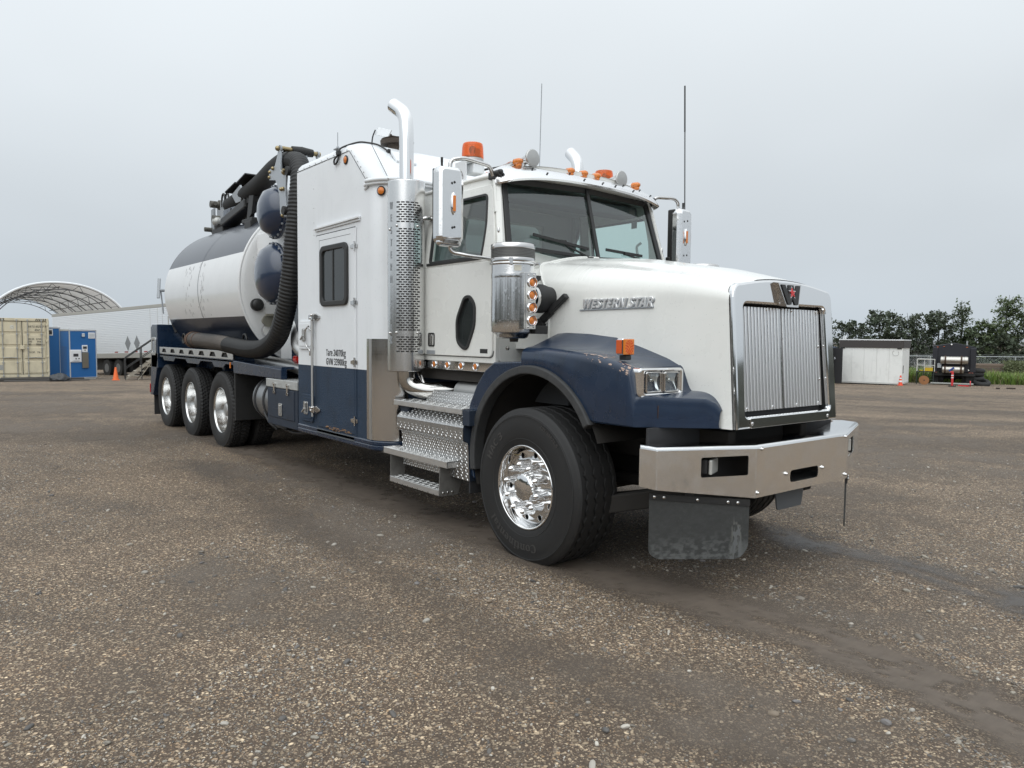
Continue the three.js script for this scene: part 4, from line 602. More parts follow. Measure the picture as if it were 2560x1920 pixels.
  const vent = grp(truck, 'roof_vent'); P(vent, 'cap', [cyl(.165, .17, .04, 'y', -2.75, 3.520, .66, 36), cyl(.15, .16, .015, 'y', -2.75, 3.548, .66, 36)], std(C(.06, .045, .035), .7)); P(vent, 'neck', [cyl(.10, .10, .10, 'y', -2.75, 3.47, .66, 20), bx(.03, .09, .03, -2.82, 3.58, .70, .006), bx(.03, .03, .10, -2.82, 3.60, .66, .006)], std(C(.10, .08, .065), .8)); P(vent, 'open_lid', (() => { const g = bx(.40, .012, .12, 0, 0, 0, .003); g.scale(.72, 1, .7); g.rotateX(1.2); g.rotateZ(-.30); g.translate(-2.93, 3.66, .72); return g; })(), M.whiteDoor); P(vent, 'lid_cord', tube([[-3.06, 3.71, .74], [-3.08, 3.64, .76], [-3.10, 3.56, .76], [-3.10, 3.47, .76]], .007, 20, 6), M.black);
}

// ---------------------------------------------------------------- steps in diamond plate
for (const sg of [1, -1]) {
  const F = (g) => sg > 0 ? g : mirZ(g); const s = grp(truck, 'cab_steps');
  P(s, 'cover_plate', (() => { const prof = [[1.00, 1.112], [1.005, 1.10], [1.03, 1.04], [1.04, 1.015], [1.075, .985], [1.10, .955], [1.20, .872], [1.205, .86], [1.205, .765], [1.198, .752], [1.16, .735], [1.155, .72], [1.14, .43]]; const x0 = -1.80, x1 = -.775; return F(mg(prof.slice(1).map((b, i) => { const a = prof[i]; const L = (i < 3) ? -1.58 : x0; return mu(creased(grid(1, 1, (u, v) => [lerp(L, i > 9 ? x1 + .0 : x1, u), lerp(a[1], b[1], v), lerp(a[0], b[0], v)]), .1)); }))); })(), M.diamond);
  { const prof = [[1.005, 1.105], [1.035, 1.03], [1.10, .955], [1.20, .872], [1.205, .765], [1.158, .730], [1.14, .43]], l = []; const dome = new THREE.CylinderGeometry(.45, 1, .0030, 8, 1); dome.scale(.0125, 1, .0036); let row = 0; for (let i = 0; i < prof.length - 1; i++) { const a = prof[i], b = prof[i + 1], len = Math.hypot(a[0] - b[0], a[1] - b[1]); const m = Math.max(1, Math.round(len / .0235)); const nrm = new THREE.Vector3(0, a[0] < b[0] ? Math.abs(b[0] - a[0]) : -Math.abs(b[0] - a[0]), Math.abs(a[1] - b[1])).normalize(), tx = new THREE.Vector3(1, 0, 0), tz = tx.clone().cross(nrm); for (let q = 0; q < m; q++, row++) { const t = (q + .5) / m, z = lerp(a[0], b[0], t), y = lerp(a[1], b[1], t); for (let x = (i < 2 ? -1.57 : -1.79) + (row % 2) * .0165; x < -.785; x += .033) { const g = dome.clone(); g.rotateY((row + Math.round(x / .033 + 90)) % 2 ? .85 : -.85); g.applyMatrix4(new THREE.Matrix4().makeBasis(tx, nrm, tz)); g.translate(x, y + nrm.y * .002, z + nrm.z * .002); l.push(g); } } } P(s, 'raised_tread_pattern', F(mg(l)), std(C(.74, .74, .735), .24, 1), { kind: 'stuff' }); }
  P(s, 'side_plate', F(mu(flipped(sideZ(shape([[1.00, 1.10], [1.2, .87], [1.2, .76], [1.15, .73], [1.14, .43], [.9, .43], [.9, 1.1]].map(([z, y]) => [z, y])), 0, .006).applyMatrix4(new THREE.Matrix4().set(0, 0, 1, -.778, 0, 1, 0, 0, 1, 0, 0, 0, 0, 0, 0, 1))))), M.navyFlat);
  P(s, 'fuel_tank', F(cyl(.28, .28, 1.0, 'x', -1.28, .72, .84, 32)), M.under);
  const step = (x0, x1, y, z0, z1, nm, h = .046) => { const t = P(s, nm, F(mg([span(x0, x1, y - h, y, z1 - .012, z1, .004), span(x0, x1, y - .010, y - .002, z0, z1 - .01, .001), span(x0, x0 + .008, y - h, y, z0, z1, .002), span(x1 - .008, x1, y - h, y, z0, z1, .002)])), M.galv); const k = []; for (let a = 0; a < 18; a++) for (let b = 0; b < 3; b++) { const g = bx(.034, .006, .010, 0, 0, 0, .002); g.rotateY((a + b) % 2 ? .6 : -.6); g.translate(lerp(x0 + .04, x1 - .04, a / 17), y, lerp(z0 + .03, z1 - .035, b / 2)); k.push(g); } P(t, 'tread_grip', F(mg(k)), M.alu, { kind: 'stuff' }); return t; };
  step(-1.86, -.79, 1.008, 1.03, 1.205, 'top_step'); step(-1.965, -.935, .575, 1.08, 1.25, 'middle_step', .055); step(-1.86, -1.06, .325, 1.08, 1.245, 'bottom_step', .05);
  P(s, 'step_bracket', [F(sideZ(shape(roundPoly([[-1.83, .96], [-1.66, .96], [-1.73, .86], [-1.80, .87]], .012)), 1.06, .10, .003).applyMatrix4(new THREE.Matrix4())), F(span(-.79, -.70, .88, 1.0, 1.06, 1.20, .004))], M.navyFlat);
  const hz = (pts, x) => { const g = ext(shape(pts), .010, .002); g.rotateY(-Math.PI / 2); g.translate(x, 0, 0); return F(mu(g)); };
  const dirtSteel = std(C(.16, .155, .145), .7, .3, { map: rep(filmN, 3) });
  P(s, 'step_hanger', hz([[1.09, .54], [1.235, .54], [1.24, .29], [1.22, .27], [1.10, .27], [1.09, .36]], -1.855), dirtSteel);
  P(s, 'step_hanger', hz([[1.09, .54], [1.235, .54], [1.245, .29], [1.22, .27], [1.06, .27], [1.03, .36], [.98, .40], [.98, .54]], -1.05), dirtSteel);
  P(s, 'hanger_bolt', [1.12, 1.165, 1.21].map((z) => F(sph(.012, -1.042, .30, z, .5, 1, 1, 8, 6))), M.steel);
  P(s, 'air_tank', F(mg([cyl(.10, .10, .4, 'x', -1.10, 1.10, .84, 24), sph(.10, -.90, 1.10, .84, .5, 1, 1)])), M.aluDull);
}

// ---------------------------------------------------------------- wheels
function tyreGeo(R, W, rb, front, yc) {
  const nu = front ? 200 : 180, h = W / 2; const side = [[h - .045, rb, 0], [h - .018, rb + .006, 0], [h - .006, rb + .028, 0], [h - .002, rb + (R - rb) * .34, 0], [h, rb + (R - rb) * .48, 0], [h - .003, rb + (R - rb) * .66, 0], [h - .010, rb + (R - rb) * .80, 0], [h - .0095, rb + (R - rb) * .815, 0], [h - .014, rb + (R - rb) * .83, 0], [h - .022, R - .026, 0], [h - .034, R - .010, 0], [h - .042, R - .004, 0]];
  const tread = []; const gz = front ? [.122, .042, -.042, -.122] : [];
  if (front) { for (const g of gz) tread.push([g + .011, R - .003 * Math.abs(g / .12), 1], [g + .007, R - .016, 1], [g - .007, R - .016, 1], [g - .011, R - .003 * Math.abs(g / .12), 1]); }
  else for (let k = 0; k <= 20; k++) { const z = lerp(h - .046, -h + .046, k / 20); tread.push([z, R, 2]); }
  const prof = side.concat(tread, side.map(([z, r, f]) => [-z, r, f]).reverse());
  const m = prof.length - 1; const sidePos = [], sg = front ? 44 : 0;
  const f = (u, v) => { const a = u * Math.PI * 2; let [z, r, k] = prof[Math.round(v * m)];
    if (k === 1) { const t = (u * sg) % 1; z += .009 * (Math.abs(t * 4 - 2) - 1); }
    if (k === 2) { const zz = z / (h - .046); const ph = u * 60 + .9 * zz * zz + (zz > 0 ? .5 : 0); const t = ph - Math.floor(ph); if (t < .24 || Math.abs(zz) < .06 + .05 * (Math.abs(((u * 30) % 1) * 4 - 2) - 1)) r -= .016; r -= .006 * zz * zz; }
    if (!front && k === 0 && r > R - .03) { const ph = u * 60 + .9 + (z > 0 ? .5 : 0); const t = ph - Math.floor(ph); if (t < .24) r -= .010; }
    let x = r * Math.cos(a), y = r * Math.sin(a); if (y < -yc + .004) { const over = -yc + .004 - y; y = -yc + .004; if (k === 0) z += Math.sign(z) * over * .25; }
    return [x, y, z, a * R, v * .9]; };
  return creased(grid(nu, m, f), .5);
}
function bentText(s, r, a0, size, z, font = fontSerif, sp = 1, stretch = 1) { const g = txt(s, size, .003, font), bb = g.boundingBox; const p = prep(g); return warp(p, (x, y, zz) => { const t = a0 - (x - bb.min.x) * sp / r, q = r + y * stretch; return [q * Math.cos(t), q * Math.sin(t), z + zz]; }); }
const holeRing = (r, rh, n, a0 = 0) => Array.from({ length: n }, (_, k) => { const c = [r * Math.cos(a0 + k / n * 6.2832), r * Math.sin(a0 + k / n * 6.2832)]; return Array.from({ length: 14 }, (_, q) => [c[0] + rh * Math.cos(-q / 14 * 6.2832), c[1] + rh * Math.sin(-q / 14 * 6.2832)]); });
const circ = (r, n = 48) => Array.from({ length: n }, (_, q) => [r * Math.cos(q / n * 6.2832), r * Math.sin(q / n * 6.2832)]);
// z = 0 is the face of the tyre, the wheel reaches to negative z
function frontWheel() {
  const w = new THREE.Group(); w.name = 'front_wheel'; const W = .405, R = .562, yc = .520;
  const t = P(w, 'tyre', tyreGeo(R, W, .292, true, yc).translate(0, 0, -W / 2), M.tyre);
  P(t, 'raised_lettering', [bentText('Continental', .400, -1.22, .056, -.0018, fontSerif, 1.12, 1.0), bentText('HAC 3', .400, 2.75, .052, -.0018, fontBold, 1.15), bentText('425/65R22.5', .468, 1.2, .022, -.0045, fontBold, 1.2)], std(C(.048, .046, .044), .42));
  P(t, 'sidewall_ring', [new THREE.TorusGeometry(.505, .0022, 5, 120).translate(0, 0, -.0085), new THREE.TorusGeometry(.345, .002, 5, 100).translate(0, 0, -.004)], std(C(.03, .03, .03), .5));
  P(w, 'rim', [lathe([[.300, -.045], [.302, -.022], [.300, -.012], [.293, -.008], [.286, -.013], [.281, -.030], [.276, -.060], [.272, -.085], [.262, -.094]], 'z', 0, 0, 0, 72), lathe([[.262, -.094], [.255, -.082]], 'z', 0, 0, 0, 72), lathe([[.27, -.30], [.272, -.085]], 'z', 0, 0, 0, 48)], M.chrome);
  const disc = ext(shape(circ(.262), holeRing(.230, .020, 10, .12)), .018, .004); disc.translate(0, 0, -.095); warp(disc, (x, y, z) => { const r = Math.hypot(x, y); return [x, y, z + .012 * (1 - r / .262)]; });
  P(w, 'wheel_disc', mu(creased(disc, .5)), std(C(.80, .80, .80), .16, 1)); P(w, 'brake_drum', cyl(.25, .25, .02, 'z', 0, 0, -.125, 32), M.dark);
  P(w, 'hub_cap', (() => { const g = lathe([[.108, -.075], [.106, -.030], [.103, -.014], [.096, .000], [.086, .006], [.05, .014], [.001, .016]], 'z', 0, 0, 0, 100); return warp(g, (x, y, z) => { const r = Math.hypot(x, y), a = Math.atan2(y, x); const k = 1 - .05 * sst(.05, .12, r) * Math.pow(.5 + .5 * Math.cos(a * 10), 3); return [x * k, y * k, z]; }); })(), M.chrome);
  for (let k = 0; k < 10; k++) { const a = (k + .5) / 10 * 6.2832 + .12, x = .166 * Math.cos(a), y = .166 * Math.sin(a); P(w, 'lug_nut', lathe([[.031, -.085], [.031, -.062], [.0245, -.054], [.0235, -.004], [.021, .014], [.013, .032], [.001, .040]], 'z', x, y, 0, 18), std(C(.86, .86, .86), .18, 1)); }
  P(w, 'valve_stem', rod([-.15, .205, -.075], [-.155, .215, -.045], .005), M.brass);
  return w;
}
function rearWheel() {
  const w = new THREE.Group(); w.name = 'rear_wheel'; const W = .285, R = .552, yc = .507;
  P(w, 'outer_tyre', tyreGeo(R, W, .318, false, yc).translate(0, 0, -W / 2), M.tyre);
  P(w, 'inner_tyre', tyreGeo(R, W, .318, false, yc).translate(0, 0, -W / 2 - .345), M.tyreTread);
  P(w, 'rim', [lathe([[.318, -.05], [.325, -.030], [.323, -.020], [.316, -.016], [.308, -.022], [.303, -.045], [.300, -.10], [.286, -.135], [.280, -.175], [.272, -.195]], 'z', 0, 0, 0, 64), lathe([[.272, -.195], [.15, -.205], [.148, -.225]], 'z', 0, 0, 0, 48)], std(C(.72, .72, .71), .16, 1, { bumpMap: rep(grainT, 2), bumpScale: .0006 }));
  P(w, 'hub', lathe([[.15, -.22], [.125, -.21], [.10, -.12], [.095, -.09], [.06, -.08], [.001, -.078]], 'z', 0, 0, 0, 32), M.aluDull);
  for (let k = 0; k < 10; k++) { const a = k / 10 * 6.2832; P(w, 'lug_nut', cyl(.022, .020, .05, 'z', .19 * Math.cos(a), .19 * Math.sin(a), -.19, 6), M.alu); }
  for (let k = 0; k < 10; k++) { const a = (k + .5) / 10 * 6.2832; P(w, 'hand_hole', cyl(.026, .026, .004, 'z', .235 * Math.cos(a), .235 * Math.sin(a), -.197, 14), M.dark); }
  return w;
}
{
  const renum = (w) => { w.traverse((o) => { o.name = num(o.name.replace(/_\d{3}$/, '')); }); return w; };
  const f = frontWheel(), r = rearWheel(); let ff = true, fr = true;
  const put = (proto, first, x, y, z, sg) => { const w = first ? proto : renum(proto.clone()); w.position.set(x, y, z); if (sg < 0) w.rotation.y = Math.PI; truck.add(w); };
  put(f, true, 0, .520, 1.232, 1); put(f, false, 0, .520, -1.232, -1);
  for (const x of [-6.749, -8.215, -9.681]) for (const s of [1, -1]) { put(r, fr, x, .507, s * 1.222, s); fr = false; }
}

// ---------------------------------------------------------------- chassis
TP('frame_rail', [span(-10.3, 1.15, .72, .98, .39, .47, .01), span(-10.3, 1.15, .72, .98, -.47, -.39, .01), ...[-9, -7.5, -5.8, -4, -2.4].map((x) => span(x, x + .1, .75, .95, -.4, .4, 0))], M.under);
TP('front_axle', [span(-.06, .06, .42, .54, -.95, .95, .02), rod([-.16, .42, -.9], [-.16, .42, .9], .025)], M.under);
for (const z of [.43, -.43]) TP('front_leaf_spring', [tube([[-.85, .66, z], [-.4, .56, z], [0, .53, z], [.4, .55, z], [1.02, .62, z]], .045, 30, 8), span(.95, 1.2, .50, .66, z - .05, z + .05, .02)], M.under);
TP('drag_link', [rod([.15, .40, .62], [.95, .58, .42], .03), bar([.45, .44, 1.0], [1.15, .60, .20], .06, .12)], M.under);
for (const x of [-6.749, -8.215, -9.681]) TP('drive_axle', [cyl(.11, .11, 2.0, 'z', x, .507, 0, 16), sph(.24, x, .53, 0)], M.under);
TP('engine', [span(-.2, 1.05, .55, 1.7, -.36, .36, .05), span(.2, .9, .40, .6, -.2, .2, .05)], M.dark);
TP('transmission', [span(-2.3, -.3, .55, .95, -.25, .25, .08), cyl(.07, .07, 4.0, 'x', -4.3, .62, 0, 14)], M.under);
// ---------------------------------------------------------------- debris tank
{
  const YC = 2.257, R = 1.15, X0 = -9.90, X1 = -6.10;
  const strip = (a0, a1, r = R, x0 = X0, x1 = X1) => grid(2, Math.ceil(Math.abs(a1 - a0) / 3), (u, v) => { const a = lerp(a0, a1, v) * Math.PI / 180, x = lerp(x0, x1, u); return [x, YC + r * Math.sin(a), r * Math.cos(a), x * .8, a * R * .8]; });
  const tankWhite = phy(C(.74, .75, .755), .30, 0, { clearcoat: .5, clearcoatRoughness: .10, map: rep(filmW, .5) });
  const tankNavy = phy(C(.013, .020, .037), .36, 0, { clearcoat: .42, clearcoatRoughness: .14, map: rep(filmN, .6) });
  const t = TP('tank_shell', strip(-22, 22), tankWhite); P(t, 'far_white_side', strip(158, 202), tankWhite);
  P(t, 'upper_navy_band', strip(22, 158), tankNavy); P(t, 'lower_navy_band', [strip(-22, -90), strip(-90, -158)], tankNavy);
  P(t, 'weld_band', [-7.95].map((x) => grid(1, 120, (u, v) => { const a = v * 2 * Math.PI; return [x + (u - .5) * .018, YC + (R + .002) * Math.sin(a), (R + .002) * Math.cos(a)]; })), tankNavy);
  const head = (x, dir) => lathe([[R, 0], [R - .004, .03], [R - .03, .075], [R - .09, .105], [.8, .15], [.5, .19], [.001, .21]].map(([r, h]) => [r, h * dir]), 'x', x, YC, 0, 72);
  P(t, 'front_head', head(X1, .45), tankWhite); P(t, 'rear_head', head(X0, 1.6), tankWhite);
  P(t, 'head_ring', (() => { const g = new THREE.TorusGeometry(R - .004, .018, 8, 120); g.rotateY(Math.PI / 2); g.translate(X1 + .012, YC, 0); return g; })(), tankWhite);
  const scr = []; for (let k = 0; k < 60; k++) { const a = rr(-20, 20) * Math.PI / 180, x = (k % 2 ? -8.5 : -7.8) + rr(-.35, .45) * rnd(); const l = rr(.01, .09); scr.push(bx(.004, l, .0015, 0, 0, 0, 0).rotateZ(rr(-.5, .3)).rotateX(-a).translate(x, YC + (R + .0012) * Math.sin(a), (R + .0012) * Math.cos(a))); }
  P(t, 'scuff_mark', scr, std(C(.22, .22, .22), .8), { kind: 'stuff' });
  P(t, 'inspection_port', [cyl(.085, .085, .06, 'x', -6.03, 1.98, .93, 24), sph(.075, -6.0, 1.98, .93, .5, 1, 1)], M.black);
  P(t, 'ball_valve', [cyl(.06, .06, .10, 'x', -6.0, 1.768, .805, 18), cyl(.085, .085, .03, 'x', -5.94, 1.768, .805, 18), bx(.03, .04, .12, -5.9, 1.84, .805, .01)], std(C(.28, .27, .22), .5, .6));
  P(t, 'pressure_gauge', [cyl(.075, .075, .05, 'x', -6.0, 1.635, .805, 24)], M.steel); P(t, 'gauge_face', cyl(.066, .066, .004, 'x', -5.973, 1.635, .805, 24), std(C(.75, .75, .72), .4));
  P(t, 'lift_lug', [-6.32, -9.3].map((x) => { const g = new THREE.TorusGeometry(.08, .016, 8, 24); g.translate(x, 1.50, 1.0); return g; }), M.black);
  P(t, 'rear_latch', [rod([-10.15, 2.34, 1.0], [-10.15, 2.34, 1.18], .025), bar([-10.15, 2.34, 1.15], [-10.12, 1.93, 1.12], .02, .02), bar([-10.2, 2.55, 1.16], [-10.12, 2.20, 1.2], .05, .03)], M.greySteel);
  P(t, 'rear_hinge_strut', [bar([-10.05, 1.95, 1.04], [-9.95, 1.6, .95], .05, .05), bar([-10.02, 2.0, 1.06], [-9.9, 1.7, 1.0], .04, .04)], M.black);
  TP('tank_cradle', [span(-9.8, -6.2, 1.0, 1.16, -.7, .7, .01), ...[-9.3, -7.9, -6.4].map((x) => span(x - .06, x + .06, 1.0, 1.30, -.8, .8, .01))], M.navy);
  // cross drums with domed covers
  for (const [nm, cx, cy, r, zf] of [['upper_drum', -5.03, 3.075, .325, 1.06], ['lower_drum', -5.12, 2.335, .385, 1.06]]) {
    const d = TP(nm, lathe([[r - .03, -1.0], [r - .03, zf - .03]], 'z', cx, cy, 0, 48), tankWhite);
    for (const s of [1, -1]) {
      const F = (g) => s > 0 ? g : mirZ(g);
      P(d, 'flange', F(mg([lathe([[r - .06, zf - .04], [r, zf - .04], [r + .002, zf], [r - .05, zf]], 'z', cx, cy, 0, 56)])), M.navyGloss);
      P(d, 'domed_cover', F(lathe([[r - .02, zf], [r - .022, zf + .03], [r - .05, zf + .065], [r * .75, zf + .125], [r * .5, zf + .165], [r * .25, zf + .183], [.001, zf + .188]], 'z', cx, cy, 0, 56)), M.navyGloss);
      P(d, 'flange_bolt', Array.from({ length: 22 }, (_, k) => F(cyl(.014, .014, .022, 'z', cx + (r - .012) * Math.cos(k / 22 * 6.283), cy + (r - .012) * Math.sin(k / 22 * 6.283), zf + .008, 6))), M.greySteel, { kind: 'stuff' });
    }
  }
  TP('drum_housing', [span(-5.75, -4.35, 1.25, 3.0, -.95, .72, .02), span(-6.02, -4.9, 2.55, 2.92, -.8, .93, .02)], tankWhite);
  TP('pump_cover', span(-4.75, -4.02, 1.15, 2.0, -.9, .98, .02), M.navy);
  TP('suction_pipe', [pipe([[-5.9, 1.25, .95], [-5.0, 1.22, 1.0], [-4.5, 1.18, .98], [-4.0, 1.12, .95]], .07, .2), pipe([[-4.7, 1.75, .9], [-4.55, 1.45, .98], [-4.4, 1.35, .95], [-4.1, 1.40, .9]], .085, .2)], M.alu);
  TP('red_coupling', [cyl(.045, .045, .09, 'x', -4.55, 1.29, .98, 16), cyl(.03, .04, .06, 'x', -4.47, 1.29, .98, 16)], M.redLens);
}
// ribbed hoses
{
  const ribbed = (pts, r, pitch, amp, n = 20) => { const c = new THREE.CatmullRomCurve3(pts.map(V), false, 'centripetal'); const L = c.getLength(), m = Math.round(L / pitch) * 4; const g = new THREE.TubeGeometry(c, m, r, n, false); const p = g.attributes.position; const q = new THREE.Vector3(), cc = new THREE.Vector3(); for (let i = 0; i <= m; i++) { c.getPointAt(i / m, cc); const k = 1 + amp * [0, .8, 1, .2][i % 4] / r; for (let j = 0; j <= n; j++) { const id = i * (n + 1) + j; q.fromBufferAttribute(p, id).sub(cc).multiplyScalar(k).add(cc); p.setXYZ(id, q.x, q.y, q.z); } } g.computeVertexNormals(); return g; };
  const sh = TP('suction_hose', ribbed([[-8.15, 1.49, 1.16], [-7.6, 1.475, 1.16], [-6.9, 1.455, 1.16], [-6.2, 1.41, 1.16], [-5.6, 1.385, 1.16], [-5.1, 1.42, 1.16], [-4.72, 1.56, 1.155], [-4.49, 1.85, 1.15], [-4.34, 2.25, 1.14], [-4.27, 2.7, 1.12], [-4.25, 3.1, 1.08], [-4.28, 3.38, 1.04], [-4.42, 3.56, 1.0], [-4.68, 3.63, .99], [-5.0, 3.68, .95]], .108, .042, .009), M.hose);
  P(sh, 'dusty_length', tube([[-8.2, 1.492, 1.16], [-7.5, 1.472, 1.16], [-6.9, 1.455, 1.16], [-6.5, 1.432, 1.16]], .113, 40, 20), std(C(.16, .135, .115), .85, 0, { map: rep(filmN, 3) }));
  P(sh, 'rusty_clamp', [cyl(.125, .125, .06, 'x', -8.16, 1.49, 1.16, 24), cyl(.12, .12, .035, 'x', -7.9, 1.485, 1.16, 24), cyl(.11, .13, .10, 'x', -8.26, 1.49, 1.16, 20)], std(C(.13, .08, .055), .8, .3));
  TP('boom_tube', [tube([[-4.85, 3.665, .97], [-5.5, 3.70, .86], [-6.7, 3.71, .64], [-7.9, 3.73, .46], [-9.0, 3.76, .30]], .125, 60, 20)], M.boomTube);
  const boom = grp(truck, 'boom'), pz = (pts, z, t, b = .006) => sideZ(shape(pts), z - t / 2, t, b);
  P(boom, 'boom_cap_plate', bar([-8.28, 3.84, .45], [-7.80, 3.92, .45], .34, .022), M.black); P(boom, 'boom_cap_plate', bar([-7.45, 3.84, .55], [-7.05, 3.92, .55], .34, .022), M.black);
  P(boom, 'boom_bracket', pz([[-7.978, 3.753], [-7.782, 3.601], [-7.57, 3.599], [-7.491, 3.745], [-7.591, 3.852]], .60, .03), M.greySteel);
  P(boom, 'boom_arm', [bar([-9.0, 3.46, .34], [-7.3, 3.54, .52], .26, .14), bar([-8.2, 3.40, .34], [-6.9, 3.56, .58], .05, .12)], M.black);
  P(boom, 'pivot_box', span(-8.82, -8.22, 3.49, 3.64, .16, .48, .015), M.navy);
  P(boom, 'pivot_plate', pz([[-9.213, 3.842], [-9.237, 3.708], [-9.21, 3.487], [-8.993, 3.564], [-8.953, 3.684], [-8.981, 3.856]], .38, .04, .008), M.greySteel); P(boom, 'pivot_plate', pz([[-9.82, 3.847], [-9.80, 3.60], [-9.45, 3.64], [-9.42, 3.76], [-9.537, 3.868]], .26, .03, .008), M.greySteel);
  P(boom, 'end_plate', pz([[-10.0, 3.81], [-10.01, 3.40], [-9.86, 3.40], [-9.86, 3.828]], .30, .04), M.greySteel);
  P(boom, 'pivot_pin', [cyl(.06, .06, .34, 'z', -9.43, 3.82, .33, 18), cyl(.085, .085, .12, 'z', -9.43, 3.82, .30, 18), cyl(.07, .07, .30, 'z', -9.39, 3.56, .33, 18), rod([-9.6, 3.83, .42], [-9.35, 3.83, .44], .035), cyl(.04, .04, .3, 'z', -9.95, 3.45, .3, 12)], std(C(.12, .115, .10), .6, .4));
  P(boom, 'lift_cylinder', [rod([-9.9, 3.50, .20], [-9.40, 3.52, .40], .07, 20), sph(.085, -9.36, 3.52, .41)], std(C(.45, .45, .43), .4, .4)); P(boom, 'pedestal', [span(-9.65, -9.05, 3.30, 3.42, -.1, .42, .02), cyl(.30, .34, .18, 'y', -9.4, 3.38, .1, 24)], M.black);
  P(boom, 'hydraulic_hose', [tube([[-9.12, 3.74, .40], [-9.12, 3.88, .40], [-9.06, 3.95, .40], [-8.98, 3.90, .40], [-8.95, 3.62, .40]], .016, 40, 7), tube([[-9.04, 3.76, .37], [-9.02, 3.90, .37], [-8.95, 3.955, .37], [-8.88, 3.90, .37], [-8.86, 3.62, .37]], .016, 40, 7), tube([[-8.30, 3.60, .52], [-8.24, 3.50, .54], [-8.0, 3.47, .55], [-7.75, 3.51, .55], [-7.5, 3.56, .56], [-7.3, 3.56, .58]], .012, 40, 7), tube([[-7.75, 3.54, .58], [-7.60, 3.62, .60], [-7.50, 3.55, .61], [-7.42, 3.62, .61], [-7.32, 3.54, .60], [-7.22, 3.60, .60]], .012, 40, 7)], M.black);
  P(boom, 'winch_box', span(-7.29, -7.07, 3.53, 3.69, .54, .62, .01), M.blackSoft); P(boom, 'post', [pz([[-7.06, 3.67], [-6.99, 3.71], [-6.90, 3.69], [-6.88, 3.62], [-6.98, 3.34], [-7.17, 3.25], [-7.18, 3.32]], .63, .05), span(-7.10, -6.68, 3.19, 3.25, .50, .76, .01), span(-6.93, -6.68, 3.06, 3.20, .66, .78, .01)], M.black);
  const bl = [[-4.697, 3.744], [-4.635, 3.732], [-4.63, 3.51], [-4.59, 3.472], [-4.535, 3.459], [-4.487, 3.509], [-4.437, 3.5], [-4.423, 3.429], [-4.459, 3.42], [-4.482, 3.3], [-4.485, 3.177], [-4.467, 3.074], [-4.398, 3.027], [-4.43, 2.946], [-4.592, 2.95], [-4.653, 3.004], [-4.669, 3.203], [-4.728, 3.337], [-4.79, 3.41], [-4.984, 3.44], [-4.991, 3.562], [-4.807, 3.579], [-4.741, 3.662]];
  const hp = TP('hose_guide', sideZ(shape(bl.slice().reverse()), 1.115, .025, .004), std(C(.42, .45, .48), .45, .3));
  P(hp, 'far_plate', sideZ(shape(bl.slice().reverse()), .80, .025, .004), M.greySteel); P(hp, 'lug_ear', [cyl(.045, .045, .02, 'z', -4.665, 3.755, 1.125, 16), cyl(.045, .045, .02, 'z', -4.665, 3.755, .66, 16), bar([-4.665, 3.75, .66], [-4.55, 3.45, .68], .02, .05)], M.greySteel);
  P(hp, 'roller', [cyl(.058, .046, .13, 'z', -4.665, 3.765, .92, 20), cyl(.046, .056, .13, 'z', -4.665, 3.765, .79, 20)], M.rubber);
  P(hp, 'roller', [cyl(.052, .052, .14, 'z', -4.38, 3.45, 1.10, 20)], M.rubber); P(hp, 'roller', [cyl(.05, .05, .08, 'z', -4.34, 2.99, 1.19, 20)], M.rubber);
  P(hp, 'roller_pin', [cyl(.028, .028, .50, 'z', -4.665, 3.765, .88, 14), sph(.03, -4.68, 3.76, 1.15), cyl(.022, .022, .12, 'z', -4.44, 3.46, 1.13, 12), sph(.030, -4.50, 3.455, 1.15), cyl(.024, .024, .12, 'z', -4.40, 2.99, 1.16, 12), sph(.022, -4.48, 2.99, 1.16), sph(.022, -4.55, 2.965, 1.15), sph(.024, -4.53, 3.27, 1.15), sph(.022, -4.59, 3.275, 1.15), sph(.02, -4.95, 3.53, 1.145), sph(.02, -4.965, 3.47, 1.145), sph(.022, -4.84, 3.555, 1.15)], M.brass);
}
